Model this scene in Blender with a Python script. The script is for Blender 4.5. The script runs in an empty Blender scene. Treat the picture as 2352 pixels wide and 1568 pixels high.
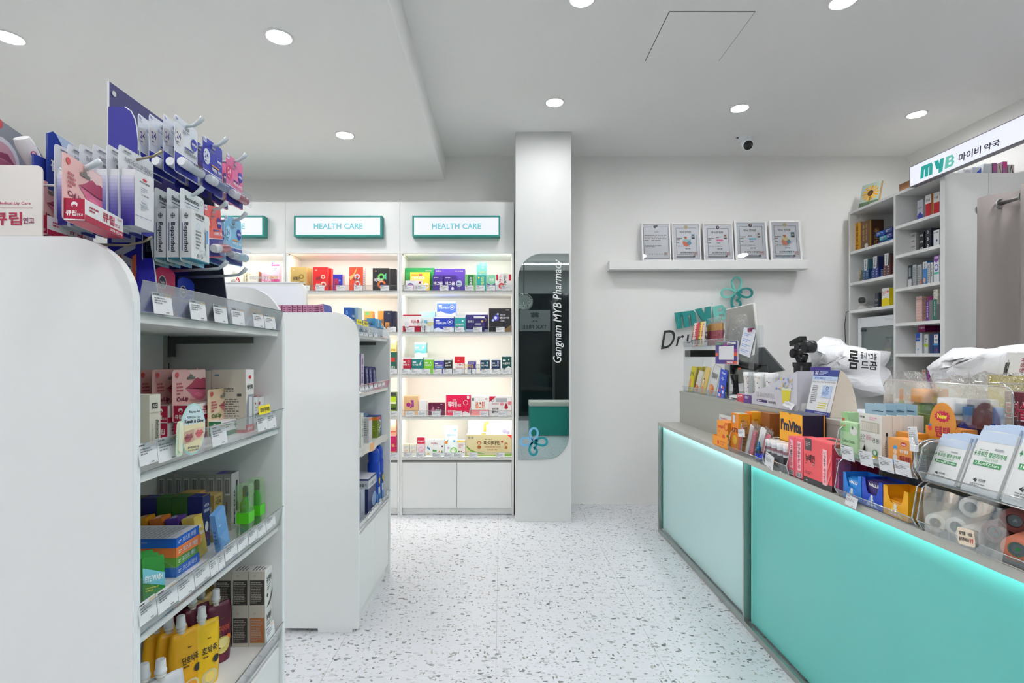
import bpy, bmesh, math, random
from mathutils import Matrix, Vector
random.seed(7)
SC = bpy.context.scene
COL = SC.collection
PI = math.pi
# ------------------------------------------------------------------ camera, world, exposure, daylight
CX, CY, FP, HC = 1150.0, 820.0, 1215.0, 1.35      # principal point and focal length measured from the room's own lines
cam = bpy.data.cameras.new('camera'); cam_ob = bpy.data.objects.new('camera', cam); COL.objects.link(cam_ob)
cam.sensor_fit = 'HORIZONTAL'; cam.sensor_width = 36.0; cam.lens = FP / 2352 * 36
cam.shift_x = (1176 - CX) / 2352; cam.shift_y = (CY - 784) / 2352
cam.clip_start = 0.02; cam.clip_end = 60
cam_ob.location = (0, 0, HC); cam_ob.rotation_euler = (PI / 2, 0, 0)
SC.camera = cam_ob
w = bpy.data.worlds.new('night_street'); SC.world = w; w.use_nodes = True
w.node_tree.nodes['Background'].inputs[0].default_value = (0.55, 0.6, 0.7, 1)
w.node_tree.nodes['Background'].inputs[1].default_value = 0.15
SC.view_settings.view_transform = 'Standard'; SC.view_settings.look = 'None'
SC.view_settings.gamma = 1; SC.view_settings.use_curve_mapping = False
SC.view_settings.exposure = 0.2
SC.cycles.max_bounces = 10; SC.cycles.diffuse_bounces = 6; SC.cycles.transparent_max_bounces = 24
SC.cycles.glossy_bounces = 4; SC.cycles.transmission_bounces = 6
SC.cycles.caustics_reflective = False; SC.cycles.caustics_refractive = False
LAMP = 212.0     # radiance of the downlight diffusers
LEDW = 2.2      # watts of each shelf light strip
# ------------------------------------------------------------------ helpers
def lin(c):
    c = c / 255.0
    return c / 12.92 if c <= 0.04045 else ((c + 0.055) / 1.055) ** 2.4
_M = {}
def M(rgb, rough=0.5, metal=0.0, noise=0.0, bump=0.0, bscale=60, emis=0.0, coat=0.0, spec=None):
    key = (tuple(rgb), rough, metal, noise, bump, bscale, emis, coat, spec)
    if key in _M: return _M[key]
    m = bpy.data.materials.new('paint_%d_%d_%d' % tuple(int(x) for x in rgb)); m.use_nodes = True
    nt = m.node_tree; b = nt.nodes['Principled BSDF']
    col = tuple(lin(x) for x in rgb) + (1,)
    b.inputs['Base Color'].default_value = col
    b.inputs['Roughness'].default_value = rough; b.inputs['Metallic'].default_value = metal
    b.inputs['Coat Weight'].default_value = coat
    if spec is not None: b.inputs['Specular IOR Level'].default_value = spec
    if emis:
        b.inputs['Base Color'].default_value = tuple(x * 0.12 for x in col[:3]) + (1,)
        b.inputs['Emission Color'].default_value = col; b.inputs['Emission Strength'].default_value = emis
    if noise or bump:
        tc = nt.nodes.new('ShaderNodeNewGeometry'); n = nt.nodes.new('ShaderNodeTexNoise')
        n.inputs['Scale'].default_value = bscale; n.inputs['Detail'].default_value = 4
        nt.links.new(tc.outputs['Position'], n.inputs['Vector'])
        if noise:
            mx = nt.nodes.new('ShaderNodeMix'); mx.data_type = 'RGBA'
            mx.inputs[6].default_value = tuple(max(0, x * (1 - noise)) for x in col[:3]) + (1,)
            mx.inputs[7].default_value = tuple(min(1, x * (1 + noise)) for x in col[:3]) + (1,)
            nt.links.new(n.outputs['Fac'], mx.inputs[0]); nt.links.new(mx.outputs[2], b.inputs['Base Color'])
        if bump:
            bp = nt.nodes.new('ShaderNodeBump'); bp.inputs['Strength'].default_value = bump; bp.inputs['Distance'].default_value = 0.01
            nt.links.new(n.outputs['Fac'], bp.inputs['Height']); nt.links.new(bp.outputs['Normal'], b.inputs['Normal'])
    _M[key] = m
    return m
def clear_mat(name, tint=(0.93, 0.95, 0.96), base=0.06, rough=0.04, edge=0.5, haze=0.0, bump=0, bscale=40, hazecol=(0.8, 0.8, 0.8)):
    """thin clear plastic: see-through, with a sheen that grows towards grazing view and a little milky haze"""
    m = bpy.data.materials.new(name); m.use_nodes = True; nt = m.node_tree; nt.nodes.clear()
    out = nt.nodes.new('ShaderNodeOutputMaterial'); tr = nt.nodes.new('ShaderNodeBsdfTransparent'); tr.inputs[0].default_value = tint + (1,)
    gl = nt.nodes.new('ShaderNodeBsdfGlossy'); gl.inputs['Roughness'].default_value = rough; gl.inputs['Color'].default_value = (1, 1, 1, 1)
    lw = nt.nodes.new('ShaderNodeLayerWeight'); lw.inputs[0].default_value = 0.35
    mp = nt.nodes.new('ShaderNodeMapRange'); mp.inputs['To Min'].default_value = base; mp.inputs['To Max'].default_value = edge
    nt.links.new(lw.outputs['Fresnel'], mp.inputs['Value'])
    mx = nt.nodes.new('ShaderNodeMixShader'); nt.links.new(mp.outputs[0], mx.inputs[0]); nt.links.new(gl.outputs[0], mx.inputs[2])
    if haze:
        df = nt.nodes.new('ShaderNodeBsdfDiffuse'); df.inputs[0].default_value = hazecol + (1,)
        m2 = nt.nodes.new('ShaderNodeMixShader'); m2.inputs[0].default_value = haze
        nt.links.new(tr.outputs[0], m2.inputs[1]); nt.links.new(df.outputs[0], m2.inputs[2]); nt.links.new(m2.outputs[0], mx.inputs[1])
    else:
        nt.links.new(tr.outputs[0], mx.inputs[1])
    if bump:
        g = nt.nodes.new('ShaderNodeNewGeometry'); n = nt.nodes.new('ShaderNodeTexNoise'); n.inputs['Scale'].default_value = bscale
        bp = nt.nodes.new('ShaderNodeBump'); bp.inputs['Strength'].default_value = bump; bp.inputs['Distance'].default_value = 0.02
        nt.links.new(g.outputs['Position'], n.inputs['Vector']); nt.links.new(n.outputs['Fac'], bp.inputs['Height'])
        nt.links.new(bp.outputs['Normal'], gl.inputs['Normal'])
    nt.links.new(mx.outputs[0], out.inputs[0])
    return m
WHITE = (236, 236, 233)
m_wall = M((236, 236, 233), 0.85, bump=0.05, bscale=90, noise=0.01)
m_ceil = M((243, 243, 241), 0.9, bump=0.03, bscale=50, noise=0.01)
m_lam = M((232, 233, 231), 0.38, noise=0.008, bscale=30)          # white laminate
m_lamw = M((234, 232, 226), 0.4, noise=0.008, bscale=30)
m_edge = M((238, 241, 243), 0.3)
m_dark = M((30, 31, 32), 0.5)
m_steel = M((178, 180, 176), 0.34, metal=1.0, noise=0.05, bscale=200)
m_steelm = M((176, 177, 170), 0.5, metal=0.3, noise=0.04, bscale=160)
m_chrome = M((205, 205, 205), 0.15, metal=1.0)
m_clear = clear_mat('clear_acrylic', edge=.26, base=.04)
m_clearg = clear_mat('clear_acrylic_grey', tint=(0.84, 0.87, 0.9), base=0.1, haze=0.12, hazecol=(0.55, 0.6, 0.65))
m_edgec = clear_mat('acrylic_edge', tint=(0.5, 0.53, 0.54), base=0.3, edge=0.8, haze=0.35, hazecol=(0.75, 0.78, 0.8))
m_film = clear_mat('clear_film', tint=(0.96, 0.96, 0.96), base=0.05, rough=0.1, edge=0.5, bump=0.9, bscale=70, haze=0.02)
m_glassd = clear_mat('cabinet_glass', tint=(0.78, 0.84, 0.84), base=0.05)
m_tag = M((228, 229, 231), 0.5)
m_black = M((18, 19, 20), 0.35)
m_mirror = M((190, 200, 198), 0.01, metal=1.0)

class Frame:
    """a right-handed local frame: x runs to the right as you face the front, the front looks along -y, y goes into the body"""
    def __init__(s, ox, oy, deg, oz=0.0):
        s.M = Matrix.Translation((ox, oy, oz)) @ Matrix.Rotation(math.radians(deg), 4, 'Z'); s.I = s.M.inverted()
        s.o = s.I @ Vector((0, 0, HC))
    def ray(s, u, v):
        return (s.I.to_3x3() @ Vector(((u - CX) / FP, 1.0, -(v - CY) / FP)))
    def at(s, u, v, y=0.0):           # measured point on the plane at depth y of this frame -> x, z
        d = s.ray(u, v); t = (y - s.o.y) / d.y; p = s.o + d * t; return p.x, p.z
    def atz(s, u, v, z):              # measured point on a level plane -> x, y
        d = s.ray(u, v); t = (z - s.o.z) / d.z; p = s.o + d * t; return p.x, p.y
    def atx(s, u, v, x):
        d = s.ray(u, v); t = (x - s.o.x) / d.x; p = s.o + d * t; return p.y, p.z
W0 = Frame(0, 0, 0)

_T = {}
_CU = bpy.data.objects.new('glyphs', bpy.data.curves.new('glyphs', 'FONT'))
def text_mesh(body, bold=0.0, shear=0.0, res=2):
    if any(ord(ch) > 0x1100 for ch in body): bold = min(bold, .024)
    key = (body, bold, shear, res)
    if key in _T: return _T[key]
    cu = _CU.data; cu.body = body; cu.offset = bold; cu.shear = shear; cu.resolution_u = res
    me = _CU.to_mesh()
    vs = [(v.co.x, v.co.y) for v in me.vertices]; fs = [tuple(p.vertices) for p in me.polygons]
    _CU.to_mesh_clear()
    if vs:
        x0 = min(v[0] for v in vs); x1 = max(v[0] for v in vs); y0 = min(v[1] for v in vs); y1 = max(v[1] for v in vs)
        sx = 1 / max(x1 - x0, 1e-6); sy = 1 / max(y1 - y0, 1e-6)
        vs = [((x - x0) * sx, (y - y0) * sy) for x, y in vs]
        asp = (x1 - x0) / max(y1 - y0, 1e-6)
    else: asp = 1
    _T[key] = (vs, fs, asp)
    return _T[key]

WH = (240, 240, 238)
def T_(x0, y0, x1, y1, s, c=WH, b=0.02, sh=0): return ('t', x0, y0, x1, y1, s, c, b, sh)
def L_(x0, y0, x1, y1, n, c=(150, 152, 156)): return ('l', x0, y0, x1, y1, n, c)
def R_(x0, y0, x1, y1, c): return ('r', x0, y0, x1, y1, c)
class MB:
    def __init__(s): s.v = []; s.f = []; s.m = []; s.mats = []; s.smooth = []
    def mi(s, m):
        if m not in s.mats: s.mats.append(m)
        return s.mats.index(m)
    def add(s, vs, fs, m, T=None, smooth=False):
        k = len(s.v); i = s.mi(m)
        s.v += [tuple(T @ Vector(v)) if T is not None else tuple(v) for v in vs]
        s.f += [tuple(k + j for j in f) for f in fs]; s.m += [i] * len(fs); s.smooth += [smooth] * len(fs)
        return s
    def box(s, x0, x1, y0, y1, z0, z1, m, T=None, c=0.0):
        if c <= 0:
            vs = [(x0, y0, z0), (x1, y0, z0), (x1, y1, z0), (x0, y1, z0), (x0, y0, z1), (x1, y0, z1), (x1, y1, z1), (x0, y1, z1)]
            return s.add(vs, [(0, 3, 2, 1), (4, 5, 6, 7), (0, 1, 5, 4), (1, 2, 6, 5), (2, 3, 7, 6), (3, 0, 4, 7)], m, T)
        b = bmesh.new(); bmesh.ops.create_cube(b, size=1)
        for v in b.verts: v.co = ((x0 + x1) / 2 + v.co.x * (x1 - x0), (y0 + y1) / 2 + v.co.y * (y1 - y0), (z0 + z1) / 2 + v.co.z * (z1 - z0))
        bmesh.ops.bevel(b, geom=b.edges[:], offset=c, segments=2, affect='EDGES', profile=0.5)
        s.bm(b, m, T); return s
    def bm(s, b, m, T=None, smooth=False):
        b.verts.ensure_lookup_table(); b.verts.index_update()
        s.add([v.co.copy() for v in b.verts], [tuple(v.index for v in f.verts) for f in b.faces], m, T, smooth); b.free(); return s
    def prism(s, poly, a0, a1, m, axis='y', T=None):
        """poly in the two other axes (x,z for y; x,y for z; y,z for x), extruded from a0 to a1"""
        n = len(poly)
        if axis == 'y': P = lambda p, a: (p[0], a, p[1])
        elif axis == 'z': P = lambda p, a: (p[0], p[1], a)
        else: P = lambda p, a: (a, p[0], p[1])
        vs = [P(p, a0) for p in poly] + [P(p, a1) for p in poly]
        fs = [tuple(range(n)), tuple(range(2 * n - 1, n - 1, -1))] + [(i, i + n, (i + 1) % n + n, (i + 1) % n) for i in range(n)]
        return s.add(vs, fs, m, T)
    def lathe(s, prof, m, seg=20, T=None, axis='z', smooth=True, cap=True):
        vs = []; fs = []
        for r, z in prof:
            for k in range(seg):
                a = 2 * PI * k / seg; p = (r * math.cos(a), r * math.sin(a), z)
                vs.append(p if axis == 'z' else ((p[2], p[0], p[1]) if axis == 'x' else (p[1], p[2], p[0])))
        for i in range(len(prof) - 1):
            for k in range(seg): fs.append((i * seg + k, i * seg + (k + 1) % seg, (i + 1) * seg + (k + 1) % seg, (i + 1) * seg + k))
        s.add(vs, fs, m, T, smooth)
        if cap:
            n = len(prof)
            s.add(vs[:seg], [tuple(range(seg - 1, -1, -1))], m, T); s.add(vs[(n - 1) * seg:], [tuple(range(seg))], m, T)
        return s
    def tube(s, pts, r, m, seg=8, T=None, closed=False):
        pts = [Vector(p) for p in pts]; vs = []; fs = []; n = len(pts)
        up = None
        for i, p in enumerate(pts):
            a = pts[(i - 1) % n] if (i > 0 or closed) else p; b = pts[(i + 1) % n] if (i < n - 1 or closed) else p
            d = (b - a).normalized()
            if up is None: up = Vector((0, 0, 1)) if abs(d.z) < 0.9 else Vector((1, 0, 0))
            x = d.cross(up).normalized(); up = x.cross(d).normalized()
            rr = r[i] if isinstance(r, (list, tuple)) else r
            for k in range(seg):
                t = 2 * PI * k / seg; vs.append(p + (x * math.cos(t) + up * math.sin(t)) * rr)
        for i in range(n if closed else n - 1):
            j = (i + 1) % n
            for k in range(seg): fs.append((i * seg + k, i * seg + (k + 1) % seg, j * seg + (k + 1) % seg, j * seg + k))
        if not closed: fs += [tuple(range(seg - 1, -1, -1)), tuple((n - 1) * seg + k for k in range(seg))]
        return s.add(vs, fs, m, T, True)
    def build(s, name, parent=None, T=None, **kw):
        me = bpy.data.meshes.new(name); me.from_pydata(s.v, [], s.f)
        for m in s.mats: me.materials.append(m)
        me.polygons.foreach_set('material_index', s.m); me.polygons.foreach_set('use_smooth', s.smooth); me.update()
        ob = bpy.data.objects.new(name, me); COL.objects.link(ob)
        if T is not None: ob.matrix_basis = T
        if parent is not None: ob.parent = parent
        for k, v in kw.items():
            if v: ob[{'cat': 'category'}.get(k, k)] = v
        return ob
def empty(name, T, label, cat, group=None):
    o = bpy.data.objects.new(name, None); COL.objects.link(o); o.matrix_basis = T; o.empty_display_size = 0.05
    o['label'] = label; o['category'] = cat
    if group: o['group'] = group
    return o
def copy_tree(o, T=None, label=None, parent=None):
    c = o.copy(); COL.objects.link(c)
    if parent is not None: c.parent = parent
    elif T is not None: c.matrix_basis = T
    if label: c['label'] = label
    for ch in list(o.children): copy_tree(ch, parent=c)
    return c
def TR(x, y, z, yaw=0, tilt=0, roll=0):
    return Matrix.Translation((x, y, z)) @ Matrix.Rotation(math.radians(yaw), 4, 'Z') @ Matrix.Rotation(math.radians(tilt), 4, 'X') @ Matrix.Rotation(math.radians(roll), 4, 'Y')
def rrect(x0, x1, z0, z1, r, n=4, corners='abcd'):
    """rounded rectangle outline; corners a=bottom-left b=bottom-right c=top-right d=top-left"""
    out = []
    for key, cx, cz, a0 in (('a', x0, z0, 180), ('b', x1, z0, 270), ('c', x1, z1, 0), ('d', x0, z1, 90)):
        if key in corners:
            ox = cx + (r if cx == x0 else -r); oz = cz + (r if cz == z0 else -r)
            for k in range(n + 1):
                a = math.radians(a0 + 90 * k / n); out.append((ox + r * math.cos(a), oz + r * math.sin(a)))
        else: out.append((cx, cz))
    return out
# --- printed designs: elements in face units 0..1 (x right, y up)
INK = (40, 42, 46)
def printing(mb, els, P, wid, hgt, base=0.0004):
    """P(a,b,h) maps face metres a,b and stand-off h to a point"""
    lay = 0
    for e in els:
        k = e[0]; lay += 1; h = base + 0.00012 * lay
        if k == 'r':
            _, x0, y0, x1, y1, c = e[:6]; mm = M(c, 0.4) if isinstance(c, tuple) else c
            mb.add([P(x0 * wid, y0 * hgt, h), P(x1 * wid, y0 * hgt, h), P(x1 * wid, y1 * hgt, h), P(x0 * wid, y1 * hgt, h)], [(0, 1, 2, 3)], mm)
        elif k == 'p':
            pts, c = e[1], e[2]
            mb.add([P(x * wid, y * hgt, h) for x, y in pts], [tuple(range(len(pts)))], M(c, 0.4))
        elif k == 'c':
            _, cx, cy, r, c = e[:5]; ry = e[5] if len(e) > 5 else None; n = 18
            rx = r * wid; ry = rx if ry is None else ry * hgt
            mb.add([P(cx * wid + rx * math.cos(2 * PI * i / n), cy * hgt + ry * math.sin(2 * PI * i / n), h) for i in range(n)], [tuple(range(n))], M(c, 0.4))
        elif k == 'o':   # ring
            _, cx, cy, r, t, c = e; n = 20; rx = r * wid; ri = rx * (1 - t)
            vs = [P(cx * wid + q * math.cos(2 * PI * i / n), cy * hgt + q * math.sin(2 * PI * i / n), h) for q in (rx, ri) for i in range(n)]
            mb.add(vs, [(i, (i + 1) % n, (i + 1) % n + n, i + n) for i in range(n)], M(c, 0.4))
        elif k in ('t', 'tv', 'tu'):
            _, x0, y0, x1, y1, body, c = e[:7]; bold = e[7] if len(e) > 7 else 0.0; sh = e[8] if len(e) > 8 else 0.0
            vs, fs, asp = text_mesh(body, bold, sh)
            if k == 't': q = [P((x0 + (x1 - x0) * a) * wid, (y0 + (y1 - y0) * b) * hgt, h) for a, b in vs]
            elif k == 'tv': q = [P((x0 + (x1 - x0) * b) * wid, (y1 + (y0 - y1) * a) * hgt, h) for a, b in vs]   # reads downwards
            else: q = [P((x1 + (x0 - x1) * b) * wid, (y0 + (y1 - y0) * a) * hgt, h) for a, b in vs]            # reads upwards
            mb.add(q, fs, M(c, 0.4) if isinstance(c, tuple) else c)
        elif k == 'l':   # lines of small print: worn down to dashes of words
            _, x0, y0, x1, y1, n, c = e[:7]; rnd = random.Random(int(x0 * 1000 + y0 * 977 + n)); st = (y1 - y0) / n
            for i in range(n):
                y = y1 - st * (i + 0.75); x = x0; xe = x0 + (x1 - x0) * (1 if i < n - 1 else 0.6) * rnd.uniform(0.75, 1)
                while x < xe - 0.01:
                    ww = min(rnd.uniform(0.05, 0.16) * (x1 - x0) * 1.5, xe - x)
                    mb.add([P(x * wid, y * hgt, h), P((x + ww) * wid, y * hgt, h), P((x + ww) * wid, (y + st * 0.5) * hgt, h), P(x * wid, (y + st * 0.5) * hgt, h)], [(0, 1, 2, 3)], M(c, 0.4))
                    x += ww + 0.03 * (x1 - x0)
        elif k == 'b':   # barcode
            _, x0, y0, x1, y1 = e[:5]; rnd = random.Random(5); x = x0
            mb.add([P(x0 * wid, y0 * hgt, h), P(x1 * wid, y0 * hgt, h), P(x1 * wid, y1 * hgt, h), P(x0 * wid, y1 * hgt, h)], [(0, 1, 2, 3)], M((240, 240, 240), 0.4))
            a = (x1 - x0) / 24; x += a
            while x < x1 - 2 * a:
                ww = a * rnd.choice((0.5, 1, 1.5))
                mb.add([P(x * wid, (y0 + 0.1 * (y1 - y0)) * hgt, h + .0001), P((x + ww) * wid, (y0 + 0.1 * (y1 - y0)) * hgt, h + .0001), P((x + ww) * wid, (y1 - 0.05 * (y1 - y0)) * hgt, h + .0001), P(x * wid, (y1 - 0.05 * (y1 - y0)) * hgt, h + .0001)], [(0, 1, 2, 3)], M(INK, 0.4))
                x += ww + a * rnd.choice((0.5, 1))
def face_map(side, w_, d_, h_):
    """local box: x 0..w, y 0..d, z 0..h, front at y=0"""
    if side == 'f': return (lambda a, b, s: (a, -s, b)), w_, h_
    if side == 'r': return (lambda a, b, s: (w_ + s, a, b)), d_, h_
    if side == 'l': return (lambda a, b, s: (-s, d_ - a, b)), d_, h_
    if side == 't': return (lambda a, b, s: (a, b, h_ + s)), w_, d_
    if side == 'k': return (lambda a, b, s: (w_ - a, d_ + s, b)), w_, h_
PN = {'f': 'front_print', 'r': 'side_print', 'l': 'side_print', 't': 'top_print', 'k': 'back_print'}
LABELS = set()
def carton(F, x0, x1, z0, z1, y0, D, col, label, prints=None, name='carton', cat='box', group=None, yaw=0, tilt=0, roll=0, rough=0.42, flap=None, faces=None):
    """a folded card box standing with its front at depth y0 of frame F"""
    lim = getattr(F, 'lim', None)
    if lim and x1 > lim: x0, x1 = x0 + lim - x1, lim
    W_, H_ = x1 - x0, z1 - z0
    T = F.M @ TR(x0, y0, z0, yaw, tilt, roll)
    mb = MB(); m = M(col, rough) if isinstance(col, tuple) else col
    b = 0.0012 if D > 0.02 and W_ > 0.03 else 0
    mb.box(0, W_, 0, D, 0, H_, m)
    if faces:
        for side, c in faces.items():     # a side of another colour is a layer of card on that side
            P, a, h = face_map(side, W_, D, H_)
            mb.add([P(0, 0, .0002), P(a, 0, .0002), P(a, h, .0002), P(0, h, .0002)], [(0, 1, 2, 3)], M(c, rough))
    ob = mb.build(name, None, T, label=label, cat=cat, group=group)
    if flap:                              # tuck flap line on the top
        f = MB(); f.box(0.02 * W_, 0.98 * W_, 0.0, 0.0006, H_, H_ + 0.002, M(flap, 0.5)); f.build('lid_flap', ob)
    if prints:
        for side, els in prints.items():
            P, a, h = face_map(side, W_, D, H_); pm = MB(); printing(pm, els, P, a, h, 0.0005); pm.build(PN[side], ob)
    return ob
# ------------------------------------------------------------------ the room
XL, XR, YB, YF, ZC, ZS, XS = -4.0, 3.74, 4.87, -2.6, 3.2, 2.983, -0.515
def struct(mb, name, parent=None, T=None): return mb.build(name, parent, T, kind=None if parent else 'structure')
# terrazzo
mt = bpy.data.materials.new('terrazzo'); mt.use_nodes = True; nt = mt.node_tree; bs = nt.nodes['Principled BSDF']
geo = nt.nodes.new('ShaderNodeNewGeometry'); last = None
def nd(t, **k):
    n = nt.nodes.new(t)
    for a, b in k.items(): setattr(n, a, b)
    return n
def chips(scale, size, keep, stretch, seed, dark):
    """irregular stone chips: voronoi cells, a random few of which hold a chip"""
    mp = nd('ShaderNodeMapping'); mp.inputs['Location'].default_value = (seed, seed * 1.7, 0); mp.inputs['Scale'].default_value = stretch
    nz = nd('ShaderNodeTexNoise'); nz.inputs['Scale'].default_value = scale * 1.6; nz.inputs['Detail'].default_value = 1
    ad = nd('ShaderNodeMix', data_type='VECTOR'); ad.inputs[0].default_value = 0.022 * 30 / scale
    nt.links.new(geo.outputs['Position'], nz.inputs['Vector'])
    nt.links.new(geo.outputs['Position'], ad.inputs[4]); nt.links.new(nz.outputs['Color'], ad.inputs[5])
    nt.links.new(ad.outputs[1], mp.inputs['Vector'])
    vo = nd('ShaderNodeTexVoronoi'); vo.inputs['Scale'].default_value = scale; vo.voronoi_dimensions = '2D'; vo.distance = 'EUCLIDEAN'; mp.inputs['Rotation'].default_value = (0, 0, seed * 0.37)
    nt.links.new(mp.outputs[0], vo.inputs['Vector'])
    sp = nd('ShaderNodeSeparateColor'); nt.links.new(vo.outputs['Color'], sp.inputs[0])
    sz = nd('ShaderNodeMath', operation='MULTIPLY'); sz.inputs[1].default_value = size; nt.links.new(sp.outputs[0], sz.inputs[0])
    lt = nd('ShaderNodeMath', operation='LESS_THAN'); nt.links.new(vo.outputs['Distance'], lt.inputs[0]); nt.links.new(sz.outputs[0], lt.inputs[1])
    kp = nd('ShaderNodeMath', operation='LESS_THAN'); nt.links.new(sp.outputs[1], kp.inputs[0]); kp.inputs[1].default_value = keep
    mu = nd('ShaderNodeMath', operation='MULTIPLY'); nt.links.new(lt.outputs[0], mu.inputs[0]); nt.links.new(kp.outputs[0], mu.inputs[1])
    cr = nd('ShaderNodeValToRGB'); e = cr.color_ramp.elements; e[0].color = tuple(lin(x) for x in dark[0]) + (1,); e[1].color = tuple(lin(x) for x in dark[1]) + (1,)
    nt.links.new(sp.outputs[2], cr.inputs[0])
    return mu.outputs[0], cr.outputs[0]
base = nd('ShaderNodeRGB'); base.outputs[0].default_value = tuple(lin(x) for x in (207, 209, 213)) + (1,); cur = base.outputs[0]
for args in ((34, 0.36, 0.5, (.7, 1.3, 1), 3, ((205, 208, 211), (178, 182, 184))), (60, 0.34, 0.42, (0.65, 1.4, 1), 4, ((196, 196, 194), (120, 124, 124))),
             (26, 0.27, 0.33, (0.7, 1.4, 1), 7, ((90, 94, 96), (150, 156, 156))), (44, 0.28, 0.30, (1.4, .65, 1), 12, ((98, 100, 100), (168, 165, 150)))):
    fac, colr = chips(*args); mx = nd('ShaderNodeMix', data_type='RGBA')
    nt.links.new(fac, mx.inputs[0]); nt.links.new(cur, mx.inputs[6]); nt.links.new(colr, mx.inputs[7]); cur = mx.outputs[2]
nt.links.new(cur, bs.inputs['Base Color']); bs.inputs['Roughness'].default_value = 0.34; bs.inputs['Specular IOR Level'].default_value = 0.35
# floor: slab with tiles laid on it
fl = struct(MB().box(XL, XR, YF, YB, -0.08, -0.006, M((150, 152, 154), 0.8)), 'floor')
TS = 0.73; g = 0.0007
tm = MB(); tm.box(g, TS - g, g, TS - g, -0.006, 0.0, mt); tile0 = tm.build('tile', fl, TR(-0.02, 2.24, 0)); first = True
for i in range(-6, 6):
    for j in range(-7, 4):
        x = -0.02 + i * TS; y = 2.24 + j * TS
        if x < XL - 0.74 or y > YB or (i == 0 and j == 0): continue
        o = tile0.copy(); COL.objects.link(o); o.parent = fl; o.matrix_basis = TR(x, y, 0)
struct(MB().box(XL, XR, YB, YB + 0.1, 0, ZC, m_wall), 'wall_back')
struct(MB().box(XL - 0.1, XL, YF, YB + .1, 0, ZC, m_wall), 'wall_left')
struct(MB().box(XR, XR + 0.1, YF, YB + .1, 0, ZC, m_wall), 'wall_right')
struct(MB().box(XL - .1, XR + .1, YF - 0.1, YF, 0, ZC, M((120, 124, 124), 0.8)), 'wall_front')
ce = struct(MB().box(XS, XR + .1, YF - .1, YB + .1, ZC, ZC + 0.1, m_ceil), 'ceiling')
lc = struct(MB().box(XL - .1, XS, YF - .1, YB + .1, ZS, ZC + 0.1, m_ceil, c=0.004), 'ceiling_lowered')
ap = MB(); ap.box(.901, 1.364, 2.831, 3.304, ZC - 0.001, ZC + .001, M((95, 95, 92), .9)); ap.build('panel_gap', ce)
ap = MB(); ap.box(.905, 1.36, 2.835, 3.3, ZC - 0.0035, ZC, m_ceil); ap.build('access_panel', ce)
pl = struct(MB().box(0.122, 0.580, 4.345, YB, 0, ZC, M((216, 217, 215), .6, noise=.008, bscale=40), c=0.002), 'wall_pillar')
# downlights
m_glow = M((252, 252, 255), 0.5, emis=LAMP)
_n = m_glow.node_tree; _g = _n.nodes.new('ShaderNodeNewGeometry'); _d = _n.nodes.new('ShaderNodeVectorMath'); _d.operation = 'DOT_PRODUCT'
_a = _n.nodes.new('ShaderNodeMath'); _a.operation = 'ABSOLUTE'; _p = _n.nodes.new('ShaderNodeMath'); _p.operation = 'POWER'; _p.inputs[1].default_value = 0.3
_m = _n.nodes.new('ShaderNodeMath'); _m.operation = 'MULTIPLY'; _m.inputs[1].default_value = LAMP   # lens: the beam is strongest straight down
_n.links.new(_g.outputs['Normal'], _d.inputs[0]); _n.links.new(_g.outputs['Incoming'], _d.inputs[1]); _n.links.new(_d.outputs['Value'], _a.inputs[0]); _n.links.new(_a.outputs[0], _p.inputs[0])
_n.links.new(_p.outputs[0], _m.inputs[0]); _n.links.new(_m.outputs[0], _n.nodes['Principled BSDF'].inputs['Emission Strength'])
dn = MB(); dn.lathe([(0.072, 0.0), (0.072, -0.004), (0.062, -0.006), (0.058, -0.001)], M((238, 238, 236), 0.4), 28, cap=False)
lights = []
def downlight(x, y, z, label, group):
    if not lights:
        t = empty('downlight', TR(x, y, z), label, 'ceiling light', group)
        dn.build('trim_ring', t)
        MB().lathe([(0.0595, -0.0012), (0.0595, -0.0032)], m_glow, 28).build('diffuser', t)
        lights.append(t); return t
    t = copy_tree(lights[0], TR(x, y, z), label); t['group'] = group; lights.append(t); return t
hi = 'round downlights in the high ceiling'; lo = 'round downlights in the lowered ceiling'
downlight(0.392, 3.842, ZC, 'round ceiling downlight just in front of the white pillar', hi)
downlight(1.775, 3.93, ZC, 'round ceiling downlight above the framed certificates', hi)
downlight(3.17, 4.03, ZC, 'round ceiling downlight near the lit sign over the tall shelves', hi)
downlight(0.42, 2.73, ZC, 'round downlight cut by the top edge left of the access panel', hi)
downlight(1.78, 2.75, ZC, 'round downlight cut by the top edge right of the access panel', hi)
downlight(3.1, 2.75, ZC, 'round downlight outside the view over the counter', hi)
downlight(-1.13, 2.696, ZS, 'round downlight in the middle of the lowered ceiling', lo)
downlight(-1.146, 3.89, ZS, 'round downlight in the lowered ceiling near the health care cabinets', lo)
downlight(-2.51, 2.7, ZS, 'round downlight at the far left of the lowered ceiling', lo)
downlight(-2.51, 3.89, ZS, 'round downlight hidden behind the blue lip balm display', lo)
for k, y in enumerate((1.5, 0.2, -1.2)):
    for x, z in ((0.42, ZC), (1.9, ZC), (3.1, ZC), (-1.2, ZS), (-2.6, ZS)):
        if abs(x) < 3.05: downlight(x, y, z, 'round ceiling downlight behind the viewer in the %s row, %s' % (('nearest', 'middle', 'farthest')[k], {.42: 'over the aisle', 1.9: 'over the counter', -1.2: 'over the gondolas', -2.6: 'by the left wall'}[x]), 'downlights behind the viewer')
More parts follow.
